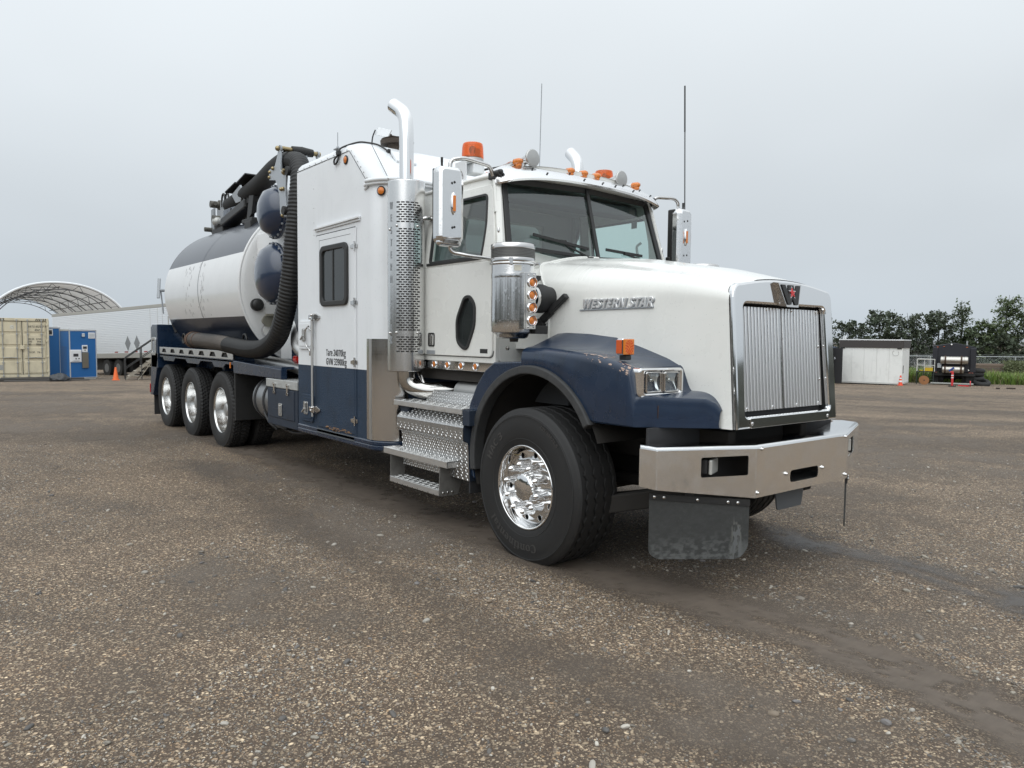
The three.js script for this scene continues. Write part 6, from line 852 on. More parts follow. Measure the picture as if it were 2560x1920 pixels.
{ // white trailer parked behind, nose up
  const A = [-52.56, -.10, -2.41], B = [-37.6, .36, -6.25]; const L = Math.hypot(B[0] - A[0], B[2] - A[2]);
  const t = thing('semi_trailer', 'long white ribbed trailer with two grey diamond placards', 'trailer', [A[0], A[1] - 1.0, A[2]], Math.atan2(-(B[2] - A[2]), B[0] - A[0])); t.rotation.z = Math.atan2(B[1] - A[1], L); t.rotation.order = 'YXZ';
  const w = std(C(.74, .77, .80), .45), gr = std(C(.42, .41, .38), .6, .3), dk = std(C(.025, .024, .023), .85); const y0 = 1.0, y1 = 3.90;
  const pl = []; const n = 24; for (let k = 0; k < n; k++) { const a = lerp(y0 + .28, y1 - .18, k / n), b = lerp(y0 + .28, y1 - .18, (k + 1) / n); P(t, 'side_plank', mu(sideZ(shape([[0, a], [L, a], [L, b - .012], [0, b - .012]]), -.03, .03 + .012, .005)), w); }
  P(t, 'body', span(0, L, y0 + .25, y1 - .03, -2.55, -.03, .01), w); P(t, 'roof_rail', span(-.02, L + .02, y1 - .18, y1, -2.58, .02, .01), gr); P(t, 'bottom_rail', span(-.02, L + .02, y0, y0 + .28, -2.58, .02, .01), gr);
  for (const x of [10.0, 11.05]) P(t, 'diamond_placard', sideZ(shape([[x, 1.42], [x + .33, 1.85], [x, 2.28], [x - .33, 1.85]].map(([a, b]) => [a, b - .02])), .014, .006, .001), std(C(.22, .23, .24), .5));
  P(t, 'reflector_strip', [8.4, 9.6, 10.7, 11.8, 13.4].map((x) => span(x, x + .4, 1.31, 1.37, .013, .018, 0)), std(C(.35, .05, .05), .4));
  P(t, 'panel_joint', [12.6, 13.4, 13.9].map((x) => span(x, x + .02, 1.3, 3.7, .012, .016, 0)), gr);
  P(t, 'door', [span(14.5, 14.58, 1.3, 3.2, .012, .03, 0)], gr);
  for (const x of [7.2, 8.6]) { const wl = P(t, 'wheel', [cyl(.5, .5, .3, 'z', x, .42, -.2, 32), cyl(.5, .5, .3, 'z', x, .42, -2.3, 24)], dk); P(wl, 'rim', cyl(.28, .26, .05, 'z', x, .42, -.07, 24), std(C(.2, .2, .2), .5, .6)); }
  P(t, 'undercarriage', [span(4, 11, .75, 1.0, -1.9, -.7, .01), span(6.4, 9.4, .15, 1.0, -2.4, -.5, .02), span(11.5, 11.7, 0, 1, -.6, -.4, 0), span(11.5, 11.7, 0, 1, -2.1, -1.9, 0), span(4.4, 6.4, .3, 1.0, -2.2, -.3, .02)], dk);
  const cw = thing('corrugated_hoarding', 'low grey corrugated hoarding seen underneath the white trailer', 'hoarding', at(-52, -10.5), Math.atan2(.62, .78)); P(cw, 'sheet', grid(240, 1, (u, v) => [lerp(-7, 9, u), v * 1.5, .04 * Math.sin(u * 400)]), std(C(.33, .32, .29), .7));
  // stairs up to the trailer
  const s = thing('metal_stairs', 'steel access stairs with handrails leading up to the trailer', 'stairs', at(-34.3, -3.0), 1.42); const fr = std(C(.045, .045, .045), .6, .4), tread = std(C(.30, .27, .22), .75);
  for (let k = 0; k < 6; k++) P(s, 'tread', span(.12 + k * .27, .60 + k * .27, .16 + k * .225, .20 + k * .225, -.9, -.02, .006), tread);
  for (const z of [-.01, -.92]) { P(s, 'stringer', bar([0, .02, z], [1.9, 1.50, z], .03, .09), tread); P(s, 'handrail', [pipe([[.02, 0, z], [.02, 1.02, z], [1.9, 2.42, z], [2.6, 2.42, z]], .024, .08, 8), pipe([[.02, .52, z], [1.9, 1.92, z], [2.6, 1.92, z]], .018, .08, 8), rod([.70, .05, z], [.70, 1.55, z], .022), rod([1.9, 0, z], [1.9, 2.42, z], .022)], fr); P(s, 'leg', [rod([.55, 0, z], [1.1, .8, z], .02), rod([1.2, 0, z], [1.75, 1.3, z], .02)], tread); }
  P(s, 'landing', span(1.75, 2.7, 1.45, 1.5, -.92, 0, .008), tread);
}
{ // arched fabric shelter
  const fx = -66.0, cz = -4.58, base = -1.33, Hh = 6.95, hw = 5.9, Lx = 35; const sh = thing('fabric_shelter', 'white arched fabric shelter open at the end with steel trusses', 'shelter', [fx, base, cz]);
  const arc = (t, inset = 0) => { const a = Math.PI * t; const c = Math.cos(a), s = Math.sin(a); return [(Hh - inset) * Math.pow(s, .82), (hw - inset) * Math.sign(c) * Math.pow(Math.abs(c), .92)]; };
  const fab = phy(C(.90, .89, .87), 1, 0, { transmission: .42, thickness: 0 }), stl = std(C(.10, .10, .105), .6, .4);
  P(sh, 'fabric_roof', grid(40, 72, (u, v) => { const [y, z] = arc(v); const n = 6, t = (u * n) % 1; const sag = .10 * Math.sin(Math.PI * t) ; return [-u * Lx, y - sag * Math.sin(Math.PI * v), z]; }), fab);
  P(sh, 'front_hem', tube(Array.from({ length: 50 }, (_, k) => { const [y, z] = arc(k / 49, -.02); return [.02, y, z]; }), .10, 140, 8), std(C(.78, .80, .82), .6));
  for (let k = 0; k <= 6; k++) { const x = -k * Lx / 6 - .05; const N = 44, o = [], i = [], web = []; for (let q = 0; q <= N; q++) { const [y, z] = arc(q / N, .06), [y2, z2] = arc(q / N, .52); o.push([x, y, z]); i.push([x, y2, z2]); if (q % 4 === 0 && q < N) { const [y3, z3] = arc((q + 1) / N, .06); web.push(rod([x, y2, z2], [x, y3, z3], .022, 5)); const [y4, z4] = arc((q + 2) / N, .52); web.push(rod([x, y3, z3], [x, y4, z4], .022, 5)); } } const tr = P(sh, 'truss', [tube(o, .035, 120, 6), tube(i, .04, 120, 6)], stl); P(tr, 'truss_web', web, stl); }
  for (const t of [.14, .3, .5, .7, .86]) { const [y, z] = arc(t, .30); P(sh, 'purlin', rod([-.05, y, z], [-Lx, y, z], .035, 6), stl); }
  for (const s of [1, -1]) P(sh, 'footing', span(-Lx, 0, -.2, .5, s * hw - .3, s * hw + .3, .02), std(C(.45, .45, .43), .8));
}

// ---------------------------------------------------------------- right: shed, tank truck, racks, fence, plants
const YR = .36;
{
  const bc = thing('blue_container', 'small dark blue container end beside the white shed', 'container', at(-15.85, -32.5), .40); const b = std(C(.022, .048, .095), .6), d2 = std(C(.018, .018, .020), .8);
  P(bc, 'door', [span(-.35, .02, .08, 1.86, -.03, 0, .005), ...[.2, .62, 1.04, 1.46].map((y) => span(-.30, -.03, y, y + .30, -.01, .015, .01))], b); P(bc, 'corner_post', span(.02, .10, 0, 1.9, -.1, .01, .01), b); P(bc, 'side_wall', [span(.02, .08, .05, 1.88, -3, -.1, .01), span(.08, .55, .05, 1.88, -.45, -.40, .01)], d2); P(bc, 'roof', span(-2, .1, 1.86, 1.92, -3, .01, .01), b); P(bc, 'body', span(-2, -.351, .05, 1.86, -3, -.02, .01), b); P(bc, 'label_lettering', [(() => { const g = txt('343459 5', .10, .002, fontBold); g.translate(-.32, 1.30, .018); return prep(g); })()], std(C(.5, .52, .55), .6)); P(bc, 'white_label', [span(-.26, -.06, .70, .92, .016, .02, 0), span(-.22, -.10, .10, .16, .016, .02, 0)], std(C(.55, .56, .56), .6));
  const pv = thing('pale_fork_mast', 'pale yellow frame showing above the blue container', 'mast', at(-18.5, -36.5), YR); P(pv, 'mast', [span(-.42, -.34, 0, 2.55, 0, .1, .01), span(-.15, -.07, 0, 2.55, 0, .1, .01), span(-.45, -.05, 2.10, 2.18, 0, .1, .01), span(-.36, -.14, 2.2, 2.5, -.1, .05, .01)], std(C(.55, .50, .36), .6));
  const w = 3.02, h = 2.36; const s = thing('site_shed', 'white panelled shed with dark brown fascia under flat roof', 'shed', at(-14.9, -34.84, .03), .30); const wp = std(C(.82, .835, .82), .55, 0, { map: rep(filmMap(.86, 99), .4) }), fa = std(C(.055, .048, .046), .7), dk = std(C(.03, .03, .03), .8);
  for (let k = 0; k < 5; k++) P(s, 'wall_panel', span(-w / 2 + k * w / 5 + .002, -w / 2 + (k + 1) * w / 5 - .002, .10, 1.92, -.04, 0, .006), wp);
  P(s, 'side_wall', span(w / 2 - .04, w / 2, .10, 1.92, -3, -.04, .004), wp); P(s, 'back_wall', [span(-w / 2, w / 2, .1, 1.92, -3, -2.96, 0), span(-w / 2, -w / 2 + .04, .1, 1.92, -2.96, -.04, 0)], wp); P(s, 'sill', [span(-w / 2 - .01, w / 2 + .01, .02, .10, -3, .015, .006)], std(C(.55, .56, .54), .6)); P(s, 'skid', [span(-1.0, 1.2, -.06, .02, -2.8, -.1, .005)], dk);
  P(s, 'fascia', [span(-w / 2 - .03, w / 2 + .03, 1.92, 2.30, -.02, .06, .006), span(w / 2 - .02, w / 2 + .05, 1.92, 2.30, -3.05, -.02, .006)], fa); P(s, 'roof', span(-w / 2 - .05, w / 2 + .07, 2.30, h, -3.08, .08, .008), std(C(.72, .73, .74), .5)); P(s, 'fascia_bracket', [span(-w / 2 + .05, -w / 2 + .25, 1.86, 1.92, 0, .05, .01), span(w / 2 - .25, w / 2 - .05, 1.86, 1.92, 0, .05, .01)], dk); P(s, 'cable_loop', (() => { const g = new THREE.TorusGeometry(.15, .008, 6, 24, 4.6); g.rotateZ(2.2); g.translate(w / 2 - .32, 1.66, .01); return g; })(), std(C(.45, .45, .43), .6)); P(s, 'roof_pipe', [rod([-w / 2 + .06, h, -.6], [-w / 2 + .06, h + .18, -.6], .035), rod([-w / 2 + .16, h, -.6], [-w / 2 + .16, h + .18, -.6], .035)], std(C(.6, .6, .6), .5)); P(s, 'door_latch', span(w / 2, w / 2 + .02, .6, 1.0, -.5, -.42, .004), dk);
  const cn = thing('traffic_cone', 'orange traffic cone with two white bands beside the white shed', 'cone', at(-13.5, -35.28), .3); const or = std(C(.80, .09, .035), .5); P(cn, 'body', lathe([[.115, .03], [.10, .05], [.035, .53], [.001, .53]], 'y', 0, 0, 0, 20), or); P(cn, 'reflective_band', [lathe([[.089, .18], [.074, .27]], 'y', 0, 0, 0, 20), lathe([[.066, .35], [.056, .41]], 'y', 0, 0, 0, 20)].map((g) => (g.scale(1.06, 1, 1.06), g)), std(C(.75, .75, .75), .4)); P(cn, 'foot', bx(.25, .035, .25, 0, .018, 0, .01), or);
  const st = thing('steel_work_stand', 'white railed steel work stand beside the tank truck', 'stand', at(-14.35, -40.3), YR); const wr = std(C(.62, .62, .58), .5), gn = std(C(.03, .045, .035), .7);
  P(st, 'rail', [[-.44, 0], [.44, 0], [-.44, -.7], [.44, -.7]].map(([x, z]) => rod([x, .7, z], [x, 1.42, z], .02, 8)).concat([rod([-.06, .75, 0], [-.06, 1.42, 0], .016, 8), rod([-.44, 1.42, 0], [.44, 1.42, 0], .02, 8), rod([-.44, 1.08, 0], [.44, 1.08, 0], .018, 8), rod([-.44, 1.42, -.7], [.44, 1.42, -.7], .02, 8), rod([-.44, 1.42, 0], [-.44, 1.42, -.7], .02, 8), rod([.44, 1.42, 0], [.44, 1.42, -.7], .02, 8)]), wr);
  P(st, 'leg', [[-.44, 0], [.40, 0], [-.10, 0], [-.44, -.7], [.40, -.7]].map(([x, z]) => rod([x, 0, z], [x, .74, z], .024, 8)), gn); P(st, 'deck', span(-.46, .46, .70, .74, -.72, .02, .006), gn); P(st, 'rung', [.12, .27, .42, .57].map((y) => rod([-.05, y, .0], [.42, y, 0], .016, 6)), gn);
  const yb = thing('yellow_case', 'yellow plastic case standing on the white railed stand', 'case', [st.position.x, st.position.y + .742, st.position.z], YR); const yl = std(C(.62, .42, .02), .5); P(yb, 'body', span(-.06, .36, 0, .20, -.35, -.04, .02), yl); P(yb, 'lid', span(-.07, .37, .205, .26, -.36, -.03, .015), std(C(.60, .55, .38), .5)); P(yb, 'coil', (() => { const g = new THREE.TorusGeometry(.09, .025, 6, 20); g.rotateX(1.4); g.translate(-.22, .03, -.15); return g; })(), yl);
  const rl = thing('cable_reel', 'round orange wooden cable reel leaning by the stand', 'reel', at(-13.97, -39.21, .25), YR + .15); const wd = std(C(.33, .15, .06), .75); P(rl, 'flange', [cyl(.245, .245, .03, 'z', 0, 0, .12, 28)], wd); P(rl, 'flange', [cyl(.245, .245, .03, 'z', 0, 0, -.12, 28)], wd); P(rl, 'drum', cyl(.14, .14, .22, 'z', 0, 0, 0, 20), wd); P(rl, 'hub_hole', cyl(.035, .035, .006, 'z', 0, 0, .137, 12), dk);
}
{ // black tank truck seen from behind
  const t = thing('tank_truck', 'black tank truck parked tail first with two silver cylinders', 'truck', at(-13.2, -41.13), .365); const bk = std(C(.013, .014, .020), .55), si = std(C(.50, .48, .44), .35, .9), dk = std(C(.02, .02, .02), .8), br = std(C(.07, .045, .03), .8);
  P(t, 'body', mu(sideZ(shape([[-1.06, .72], [1.06, .72], [1.06, 2.10], [.92, 2.18], [.12, 2.36], [-.12, 2.36], [-1.0, 2.2], [-1.06, 2.16]]), -5, 5, .02)), bk);
  P(t, 'side_wing', [span(-1.06, -.80, .72, 2.12, 0, .10, .03), span(.78, 1.06, .72, 2.08, 0, .10, .03)], bk);
  for (const [y, r, x0, x1] of [[1.40, .22, -.68, .70], [.88, .20, -.58, .52]]) { const c = P(t, 'silver_cylinder', lathe([[.001, x0], [r * .9, x0 + .02], [r, x0 + .06], [r, x1 - .06], [r * .9, x1 - .02], [.001, x1]], 'x', 0, y, .32, 28), si); P(c, 'strap', [-.42, .36].map((x) => cyl(r + .012, r + .012, .09, 'x', x, y, .32, 28)), br); P(c, 'end_seam', [x0 + .16, x1 - .22].map((x) => cyl(r + .004, r + .004, .012, 'x', x, y, .32, 28)), dk); }
  P(t, 'cylinder_frame', [span(-.46, -.38, .66, 1.66, .10, .16, .006), span(.32, .40, .66, 1.66, .10, .16, .006)], br); P(t, 'valve_box', span(-.80, -.60, .96, 1.22, .12, .26, .01), std(C(.40, .42, .44), .5)); P(t, 'blue_bottle', [bar([-.22, .80, .55], [.02, 1.0, .52], .10, .10)], std(C(.02, .06, .25), .4));
  P(t, 'tail_beam', span(-1.06, 1.06, .52, .70, -.1, .12, .01), dk); P(t, 'tail_lamp', [-1.0, -.92, -.84, .74, .82, .90].map((x) => span(x, x + .04, .69, .73, .12, .14, .004)), std(C(.45, .16, .12), .4)); P(t, 'top_lamp', [-.86, -.55, .56].map((x, k) => span(x, x + .08, 2.12 + (k === 1 ? .03 : 0), 2.15 + (k === 1 ? .03 : 0), .0, .03, .004)), std(C(.55, .13, .05), .4)); P(t, 'work_lamp', [sph(.045, -.15, 2.28, .04), sph(.04, .72, .86, .15)], std(C(.8, .8, .78), .3));
  for (const x of [-.92, -.60, .55, .88]) P(t, 'wheel', cyl(.42, .42, .26, 'x', x, .40, -.7, 28), dk); P(t, 'mud_flap', [span(-1.04, -.74, .14, .52, -.15, -.13, .004), span(.62, .92, .14, .52, -.15, -.13, .004)], dk); P(t, 'axle', [rod([-.8, .40, -.7], [.8, .40, -.7], .08, 10), sph(.2, 0, .42, -.7), span(-.4, .4, .3, .5, -3, -1, .02)], dk);
  P(t, 'drag_rail', span(-1.1, .98, .06, .14, .30, .42, .01), std(C(.40, .41, .39), .6)); P(t, 'exhaust_pipe', rod([.62, 2.2, -1.2], [.62, 2.50, -1.2], .045, 10), std(C(.4, .42, .42), .4, .6));
  const dp = thing('delineator_post', 'red and white delineator post in front of the black tank truck', 'post', at(-11.87, -37.5), 0); const rd = std(C(.62, .045, .05), .5); P(dp, 'post', [span(-.05, .05, .04, .80, -.03, .03, .015), bar([-.02, .78, 0], [-.10, .76, .06], .05, .05)], rd); P(dp, 'reflective_band', [span(-.052, .052, .56, .62, -.032, .032, .01), span(-.052, .052, .44, .50, -.032, .032, .01)], std(C(.75, .75, .75), .4)); P(dp, 'foot', cyl(.18, .18, .05, 'y', 0, .025, 0, 20), dk);
  const fp = thing('fallen_post', 'red delineator post lying flat on the gravel', 'post', at(-11.8, -38.8, .03), YR); P(fp, 'post', [bar([-.25, .02, 0], [.25, .0, .02], .09, .06), cyl(.16, .16, .04, 'x', .3, .12, 0, 16)], rd);
  const tyre = (nm, lb, p, rx, rz) => { const y = thing(nm, lb, 'tyre', p, 0); y.rotation.set(rx, .4, rz); const g = new THREE.TorusGeometry(.36, .125, 10, 30); g.rotateX(Math.PI / 2); g.scale(1, 1.05, 1); P(y, 'casing', g, std(C(.02, .02, .02), .8)); P(y, 'bead_ring', (() => { const q = new THREE.TorusGeometry(.26, .02, 6, 28); q.rotateX(Math.PI / 2); q.translate(0, .10, 0); return q; })(), dk); return y; };
  const b = at(-12.55, -42.4); tyre('scrap_tyre', 'used black tyre lying at the bottom of the tyre pile', [b[0], b[1] + .13, b[2]], 0, 0); tyre('scrap_tyre', 'used black tyre second from the bottom of the pile', [b[0] + .02, b[1] + .38, b[2] + .04], .06, .04); tyre('scrap_tyre', 'used black tyre second from the top of the pile', [b[0] - .03, b[1] + .62, b[2]], -.05, .05); tyre('scrap_tyre', 'used black tyre on the very top of the pile', [b[0] + .02, b[1] + .84, b[2] - .03], .03, -.04); tyre('scrap_tyre', 'used black tyre leaning tilted against the foot of the pile', [b[0] + .45, b[1] + .20, b[2] + .35], .35, -.25);
  for (const [x, z, l, lb] of [[-9.52, -36.76, .16, 'short dark timber block lying on the open gravel'], [-9.3, -37.83, .38, 'longer dark timber offcut lying on the gravel further right']]) { const k = thing('timber_offcut', lb, 'timber', at(x, z, .0), YR + .1); P(k, 'block', bx(l, .07, .10, 0, .035, 0, .01), std(C(.045, .033, .025), .9)); }
}
{ // fence, timber, plants, trees, a house far off
  const A = [-24.5, -52.6], B = [-12.2, -68.6]; const L = Math.hypot(B[0] - A[0], B[1] - A[1]); const fb = -1.40;
  const f = thing('chain_link_fence', 'galvanised chain link fence running behind the parked equipment', 'fence', [A[0], fb, A[1]], Math.atan2(-(B[1] - A[1]), B[0] - A[0])); const gv = std(C(.50, .52, .53), .5, .5);
  for (let k = 0; k <= 6; k++) P(f, 'post', rod([k * L / 6 - .9, 0, 0], [k * L / 6 - .9, 1.86, 0], .035, 8), gv); P(f, 'top_rail', rod([-1, 1.86, 0], [L, 1.86, 0], .028, 8), gv);
  const wires = []; for (let k = 0; k < 150; k++) { const x = -1 + k * (L + 1) / 150; wires.push(rod([x, .05, 0], [x + 1.8, 1.85, 0], .004, 3), rod([x + 1.8, .05, 0], [x, 1.85, 0], .004, 3)); } P(f, 'chain_link_mesh', wires, gv, { kind: 'stuff' });
  P(f, 'barbed_wire', [2.0].map((y) => rod([-1, y, 0], [L, y, 0], .004, 4)), gv);
  const tp = thing('timber_pile', 'pile of weathered brown planks behind the fence', 'timber pile', [-15.95, -1.38, -53.9], Math.atan2(.80, .58)); const wd = [std(C(.17, .125, .095), .85), std(C(.13, .10, .08), .9), std(C(.22, .165, .13), .85)]; for (let k = 0; k < 12; k++) P(tp, 'plank', bx(rr(2.0, 2.6), .14, .22, rr(-.25, .25) + (k % 2) * .12, .62 + Math.floor(k / 2) * .155, -.3 + (k % 2) * .26 + rr(-.03, .03), .01).rotateZ(rr(-.012, .012)), wd[k % 3]); P(tp, 'bearer', [span(-.9, -.7, 0, .55, -.5, .2, .01), span(.6, .8, 0, .55, -.5, .2, .01)], wd[1]);
  // weeds and rough grass as a band of blades
  const blade = new THREE.BufferGeometry(); blade.setAttribute('position', new THREE.Float32BufferAttribute([-.5, 0, 0, .5, 0, 0, .28, .55, .16, -.28, .55, .16, 0, 1, .42], 3)); blade.setIndex([0, 1, 2, 0, 2, 3, 3, 2, 4]); blade.computeVertexNormals();
  const mkGrass = (nm, lb, N, region, hs, w, cols) => { const im = new THREE.InstancedMesh(blade, phy(C(1, 1, 1), .8, 0, { transmission: .3, thickness: 0, side: THREE.DoubleSide }), N); const d = new THREE.Object3D(), c = new THREE.Color(); for (let k = 0; k < N; k++) { const [x, y, z] = region(); const n = fbm(x * .5 + 50, z * .5 + 50, 3, 71), h = rr(hs[0], hs[1]) * (.55 + .9 * n); d.position.set(x, y, z); d.rotation.set(rr(-.2, .3), rr(0, 6.28), rr(-.2, .2)); d.scale.set(w * rr(.6, 1.5), h, h); d.updateMatrix(); im.setMatrixAt(k, d.matrix); const p = cols[Math.floor(rnd() * cols.length)], l = rr(.7, 1.3); im.setColorAt(k, c.setRGB(p[0] * l, p[1] * l, p[2] * l)); } im.name = nm; scene.add(im); tag(im, lb, 'grass', null, 'stuff'); };
  // strip axes: along the picture (RT) and away from the camera
  const fwd = new THREE.Vector3(-.781, 0, -.624); const base = (D, s) => [3.98 + fwd.x * D + RT.x * s, 4.52 + fwd.z * D + RT.z * s];
  mkGrass('rough_grass', 'bright green weeds and rough grass along the yard edge', 26000, () => { const D = 45.6 + 15 * Math.pow(rnd(), 1.5); const s = rr(.40, .80) * D; const [x, z] = base(D, s); return [x, gh(x, z) - .02, z]; }, [.35, .85], .10, [[.14, .235, .035], [.18, .28, .045], [.10, .17, .03], [.20, .26, .065], [.26, .26, .11]]);
  mkGrass('far_grass', 'distant rough meadow beyond the fence', 6000, () => { const D = rr(60, 85), s = rr(-.1, .85) * D; const [x, z] = base(D, s); return [x, gh(x, z) - .05, z]; }, [.4, 1.1], .2, [[.07, .10, .03], [.10, .13, .045], [.13, .13, .07]]);
  const leaf = (cr) => { const g = []; return g; };
  const tree = (label, x, z, H, spread, n, tone, form) => { H *= .94;
    const t = thing('tree', label, 'tree', [x, -1.5, z], rr(0, 6)); const pos = [], nor = [], idx = [], br = [], col = []; const bark = std(C(.055, .05, .045), .9);
    br.push((() => { const c = new THREE.CatmullRomCurve3([[0, 0, 0], [rr(-.1, .1), H * .35, rr(-.1, .1)], [rr(-.2, .2), H * .7, rr(-.2, .2)], [rr(-.2, .2), H * .95, 0]].map(V)); const g = new THREE.TubeGeometry(c, 20, 1, 7); const p = g.attributes.position, q = new THREE.Vector3(), cc = new THREE.Vector3(); for (let i = 0; i <= 20; i++) { c.getPointAt(i / 20, cc); for (let j = 0; j <= 7; j++) { const id = i * 8 + j; q.fromBufferAttribute(p, id).sub(cc).multiplyScalar(lerp(.035 * H * .6, .012, i / 20)).add(cc); p.setXYZ(id, q.x, q.y, q.z); } } g.computeVertexNormals(); return g; })());
    const clumps = []; const nb = 24; for (let b = 0; b < nb; b++) { const h = lerp(form.low, 1, Math.pow(b / nb, .85)) , a = b * 2.399 + rr(-.3, .3); const k = form.top === 'spire' ? Math.pow(1 - (h - form.low) / (1 - form.low), .75) + .10 : Math.sin(Math.PI * clamp((h - form.low) / (1.06 - form.low) * .78 + .22)) ; const len = spread * (.35 + .75 * k) * rr(.55, 1.1); const up = form.top === 'spire' ? rr(.5, 1.0) : rr(.25, .8); const s = [0, h * H * .86, 0], e = [Math.cos(a) * len, Math.min(H * 1.02, h * H * .86 + len * up * .8), Math.sin(a) * len]; br.push(tube([s, [e[0] * .5, lerp(s[1], e[1], .42), e[2] * .5], e], .016 + .010 * H * .3 * (1 - h), 8, 5)); for (let q = 0; q < 4; q++) { const f = lerp(.35, 1.08, q / 3); clumps.push([e[0] * f + rr(-.25, .25), lerp(s[1], e[1], f) + rr(-.2, .3), e[2] * f + rr(-.25, .25), rr(.20, .50) * (H / 7)]); } }
    n = Math.round(n * .60); for (let k = 0; k < n; k++) { const c = clumps[Math.floor(rnd() * clumps.length)]; const u = () => (rnd() + rnd() + rnd() - 1.5) * 1.1; const p = new THREE.Vector3(c[0] + u() * c[3], c[1] + u() * c[3] * .8, c[2] + u() * c[3]); const s = rr(.05, .105) * form.leaf; const q = new THREE.Quaternion().setFromEuler(new THREE.Euler(rr(-1.4, 1.4), rr(0, 6.28), rr(-1, 1))); const i0 = pos.length / 3; for (const [a, b, cc] of [[-1, -.1, 0], [0, -.75, .1], [1, .1, 0], [0, .75, .1]]) { const v = new THREE.Vector3(a * s * 1.3, cc * s, b * s).applyQuaternion(q).add(p); pos.push(v.x, v.y, v.z); const l = .75 + .5 * hash2(k, 3, 7); col.push(l * (1 + .2 * (hash2(k, 5) - .5)), l, l); } idx.push(i0, i0 + 1, i0 + 2, i0, i0 + 2, i0 + 3); }
    const g = new THREE.BufferGeometry(); g.setAttribute('position', new THREE.Float32BufferAttribute(pos, 3)); g.setAttribute('color', new THREE.Float32BufferAttribute(col, 3)); g.setIndex(idx); const gg = g.toNonIndexed(); gg.computeVertexNormals();
    P(t, 'trunk', br, bark); P(t, 'crown', gg, phy(tone, .7, 0, { transmission: .25, thickness: 0, side: THREE.DoubleSide, vertexColors: true }), { kind: undefined });
    return t; };
  const dkT = C(.062, .082, .046), mdT = C(.090, .122, .058), ltT = C(.12, .16, .066);
  const rnd1 = { low: .22, top: 'round', leaf: 1.35 }, sp = { low: .15, top: 'spire', leaf: 1.2 };
  tree('dark broadleaf tree behind the left part of the white shed', -30.2, -62.2, 5.6, 1.7, 3600, dkT, rnd1);
  tree('dark broadleaf tree rising behind the middle of the shed roof', -28.3, -64.4, 6.6, 1.75, 4200, dkT, rnd1);
  tree('dark broadleaf tree behind the right corner of the shed', -26.7, -66.4, 6.4, 1.8, 4400, dkT, rnd1);
  tree('dark broadleaf tree between the shed and the black tank truck', -25.0, -68.6, 6.6, 1.8, 4600, dkT, rnd1);
  tree('slender pale green tree with pointed top above the tank truck', -23.7, -70.2, 7.6, 1.15, 3000, mdT, sp);
  tree('low bushy tree behind the roof of the tank truck', -23.0, -70.8, 4.6, 1.5, 3000, mdT, rnd1);
  tree('rounded green tree right of the tank truck behind the fence', -22.0, -71.6, 5.9, 1.7, 4200, ltT, rnd1);
  tree('tallest green tree with several pointed tops by the fence', -20.9, -73.3, 8.3, 1.9, 6000, ltT, sp);
  tree('dark green tree at the far right edge of the picture', -19.6, -74.6, 7.2, 1.9, 5200, mdT, sp);
  tree('low dark shrubby tree under the tall trees at the fence', -20.6, -71.4, 4.3, 2.1, 4600, dkT, { low: .05, top: 'round', leaf: 1.5 });
  tree('low dark shrubby tree behind the railed work stand', -26.2, -64.0, 3.3, 1.9, 3600, dkT, { low: .05, top: 'round', leaf: 1.5 });
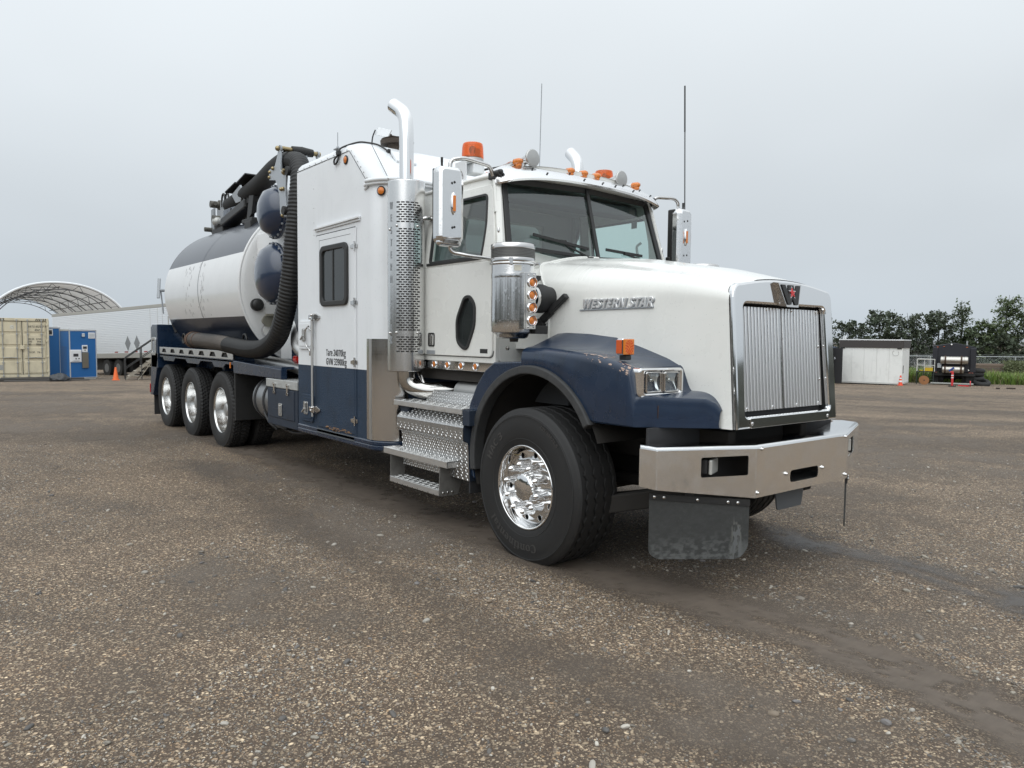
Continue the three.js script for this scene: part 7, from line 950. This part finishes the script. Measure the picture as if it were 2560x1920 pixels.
  const bush = thing('tall_weed_bush', 'tall pale weed bush beside the fence post and timber', 'bush', [-14.6, -1.3, -55.2], 0); { const pos = [], idx = [], st = []; for (let k = 0; k < 60; k++) { const a = rr(0, 6.28), r = rr(.1, .7), h = rr(.7, 1.5); st.push(rod([r * .3 * Math.cos(a), 0, r * .3 * Math.sin(a)], [r * Math.cos(a), h, r * Math.sin(a)], .008, 4)); } for (let k = 0; k < 1400; k++) { const a = rr(0, 6.28), r = rr(.05, .8), h = rr(.2, 1.6); const s = rr(.03, .07), i0 = pos.length / 3; for (const [u, v] of [[-1, 0], [0, -1], [1, 0], [0, 1]]) pos.push(r * Math.cos(a) + u * s, h + v * s, r * Math.sin(a) + rr(-s, s)); idx.push(i0, i0 + 1, i0 + 2, i0, i0 + 2, i0 + 3); } const g = new THREE.BufferGeometry(); g.setAttribute('position', new THREE.Float32BufferAttribute(pos, 3)); g.setIndex(idx); const q = g.toNonIndexed(); q.computeVertexNormals(); P(bush, 'stem', st, std(C(.13, .12, .06), .9)); P(bush, 'foliage', q, phy(C(.13, .15, .065), .8, 0, { transmission: .3, thickness: 0, side: THREE.DoubleSide })); }
  { // dark treeline on the far side of the yard, behind the photographer: it shows in the chrome
    const tl = grid(160, 10, (u, v) => { const a = .8961 + Math.PI / 2 + lerp(1.15, 2 * Math.PI - 1.15, u), top = 5.5 + 5.5 * fbm(u * 40, 3, 4, 15); const r = 78 + 5 * fbm(u * 60, v * 4, 3, 17) + 6 * v * v; return [3.98 + r * Math.cos(a), -1.7 + top * v, 4.52 - r * Math.sin(a)]; }); tag(P(scene, 'far_treeline', tl, std(C(.05, .053, .045), .95)), 'dark far treeline closing the yard opposite the truck', 'trees', null, 'stuff'); }
  const h = thing('distant_house', 'grey house with low roof far behind the dark trees', 'house', [-33.6, -1.6, -84.7], YAW); P(h, 'wall', span(-2, 2, 0, 2.2, -4, 0, .02), std(C(.20, .20, .20), .8)); P(h, 'roof', sideZ(shape([[-2.4, 2.1], [2.4, 2.1], [1.6, 3.3], [-1.6, 3.3]]), -4.3, 4.6), std(C(.15, .15, .16), .8)); P(h, 'window', [span(-1.2, -.4, .9, 1.7, .0, .03, .005), span(.5, 1.3, .9, 1.7, 0, .03, .005)], std(C(.05, .055, .06), .2));
  const hl = P(scene, 'far_field', grid(40, 2, (u, v) => { const a = .8961 + Math.PI / 2 + lerp(-1.3, 1.3, u), r = lerp(85, 260, v); return [3.98 + r * Math.cos(a), -1.55 + v * .9 - (v < .01 ? .3 : 0), 4.52 - r * Math.sin(a)]; }), std(C(.09, .11, .05), .9)); tag(hl, null, null, null, 'structure');
}

renderer.render(scene, camera);
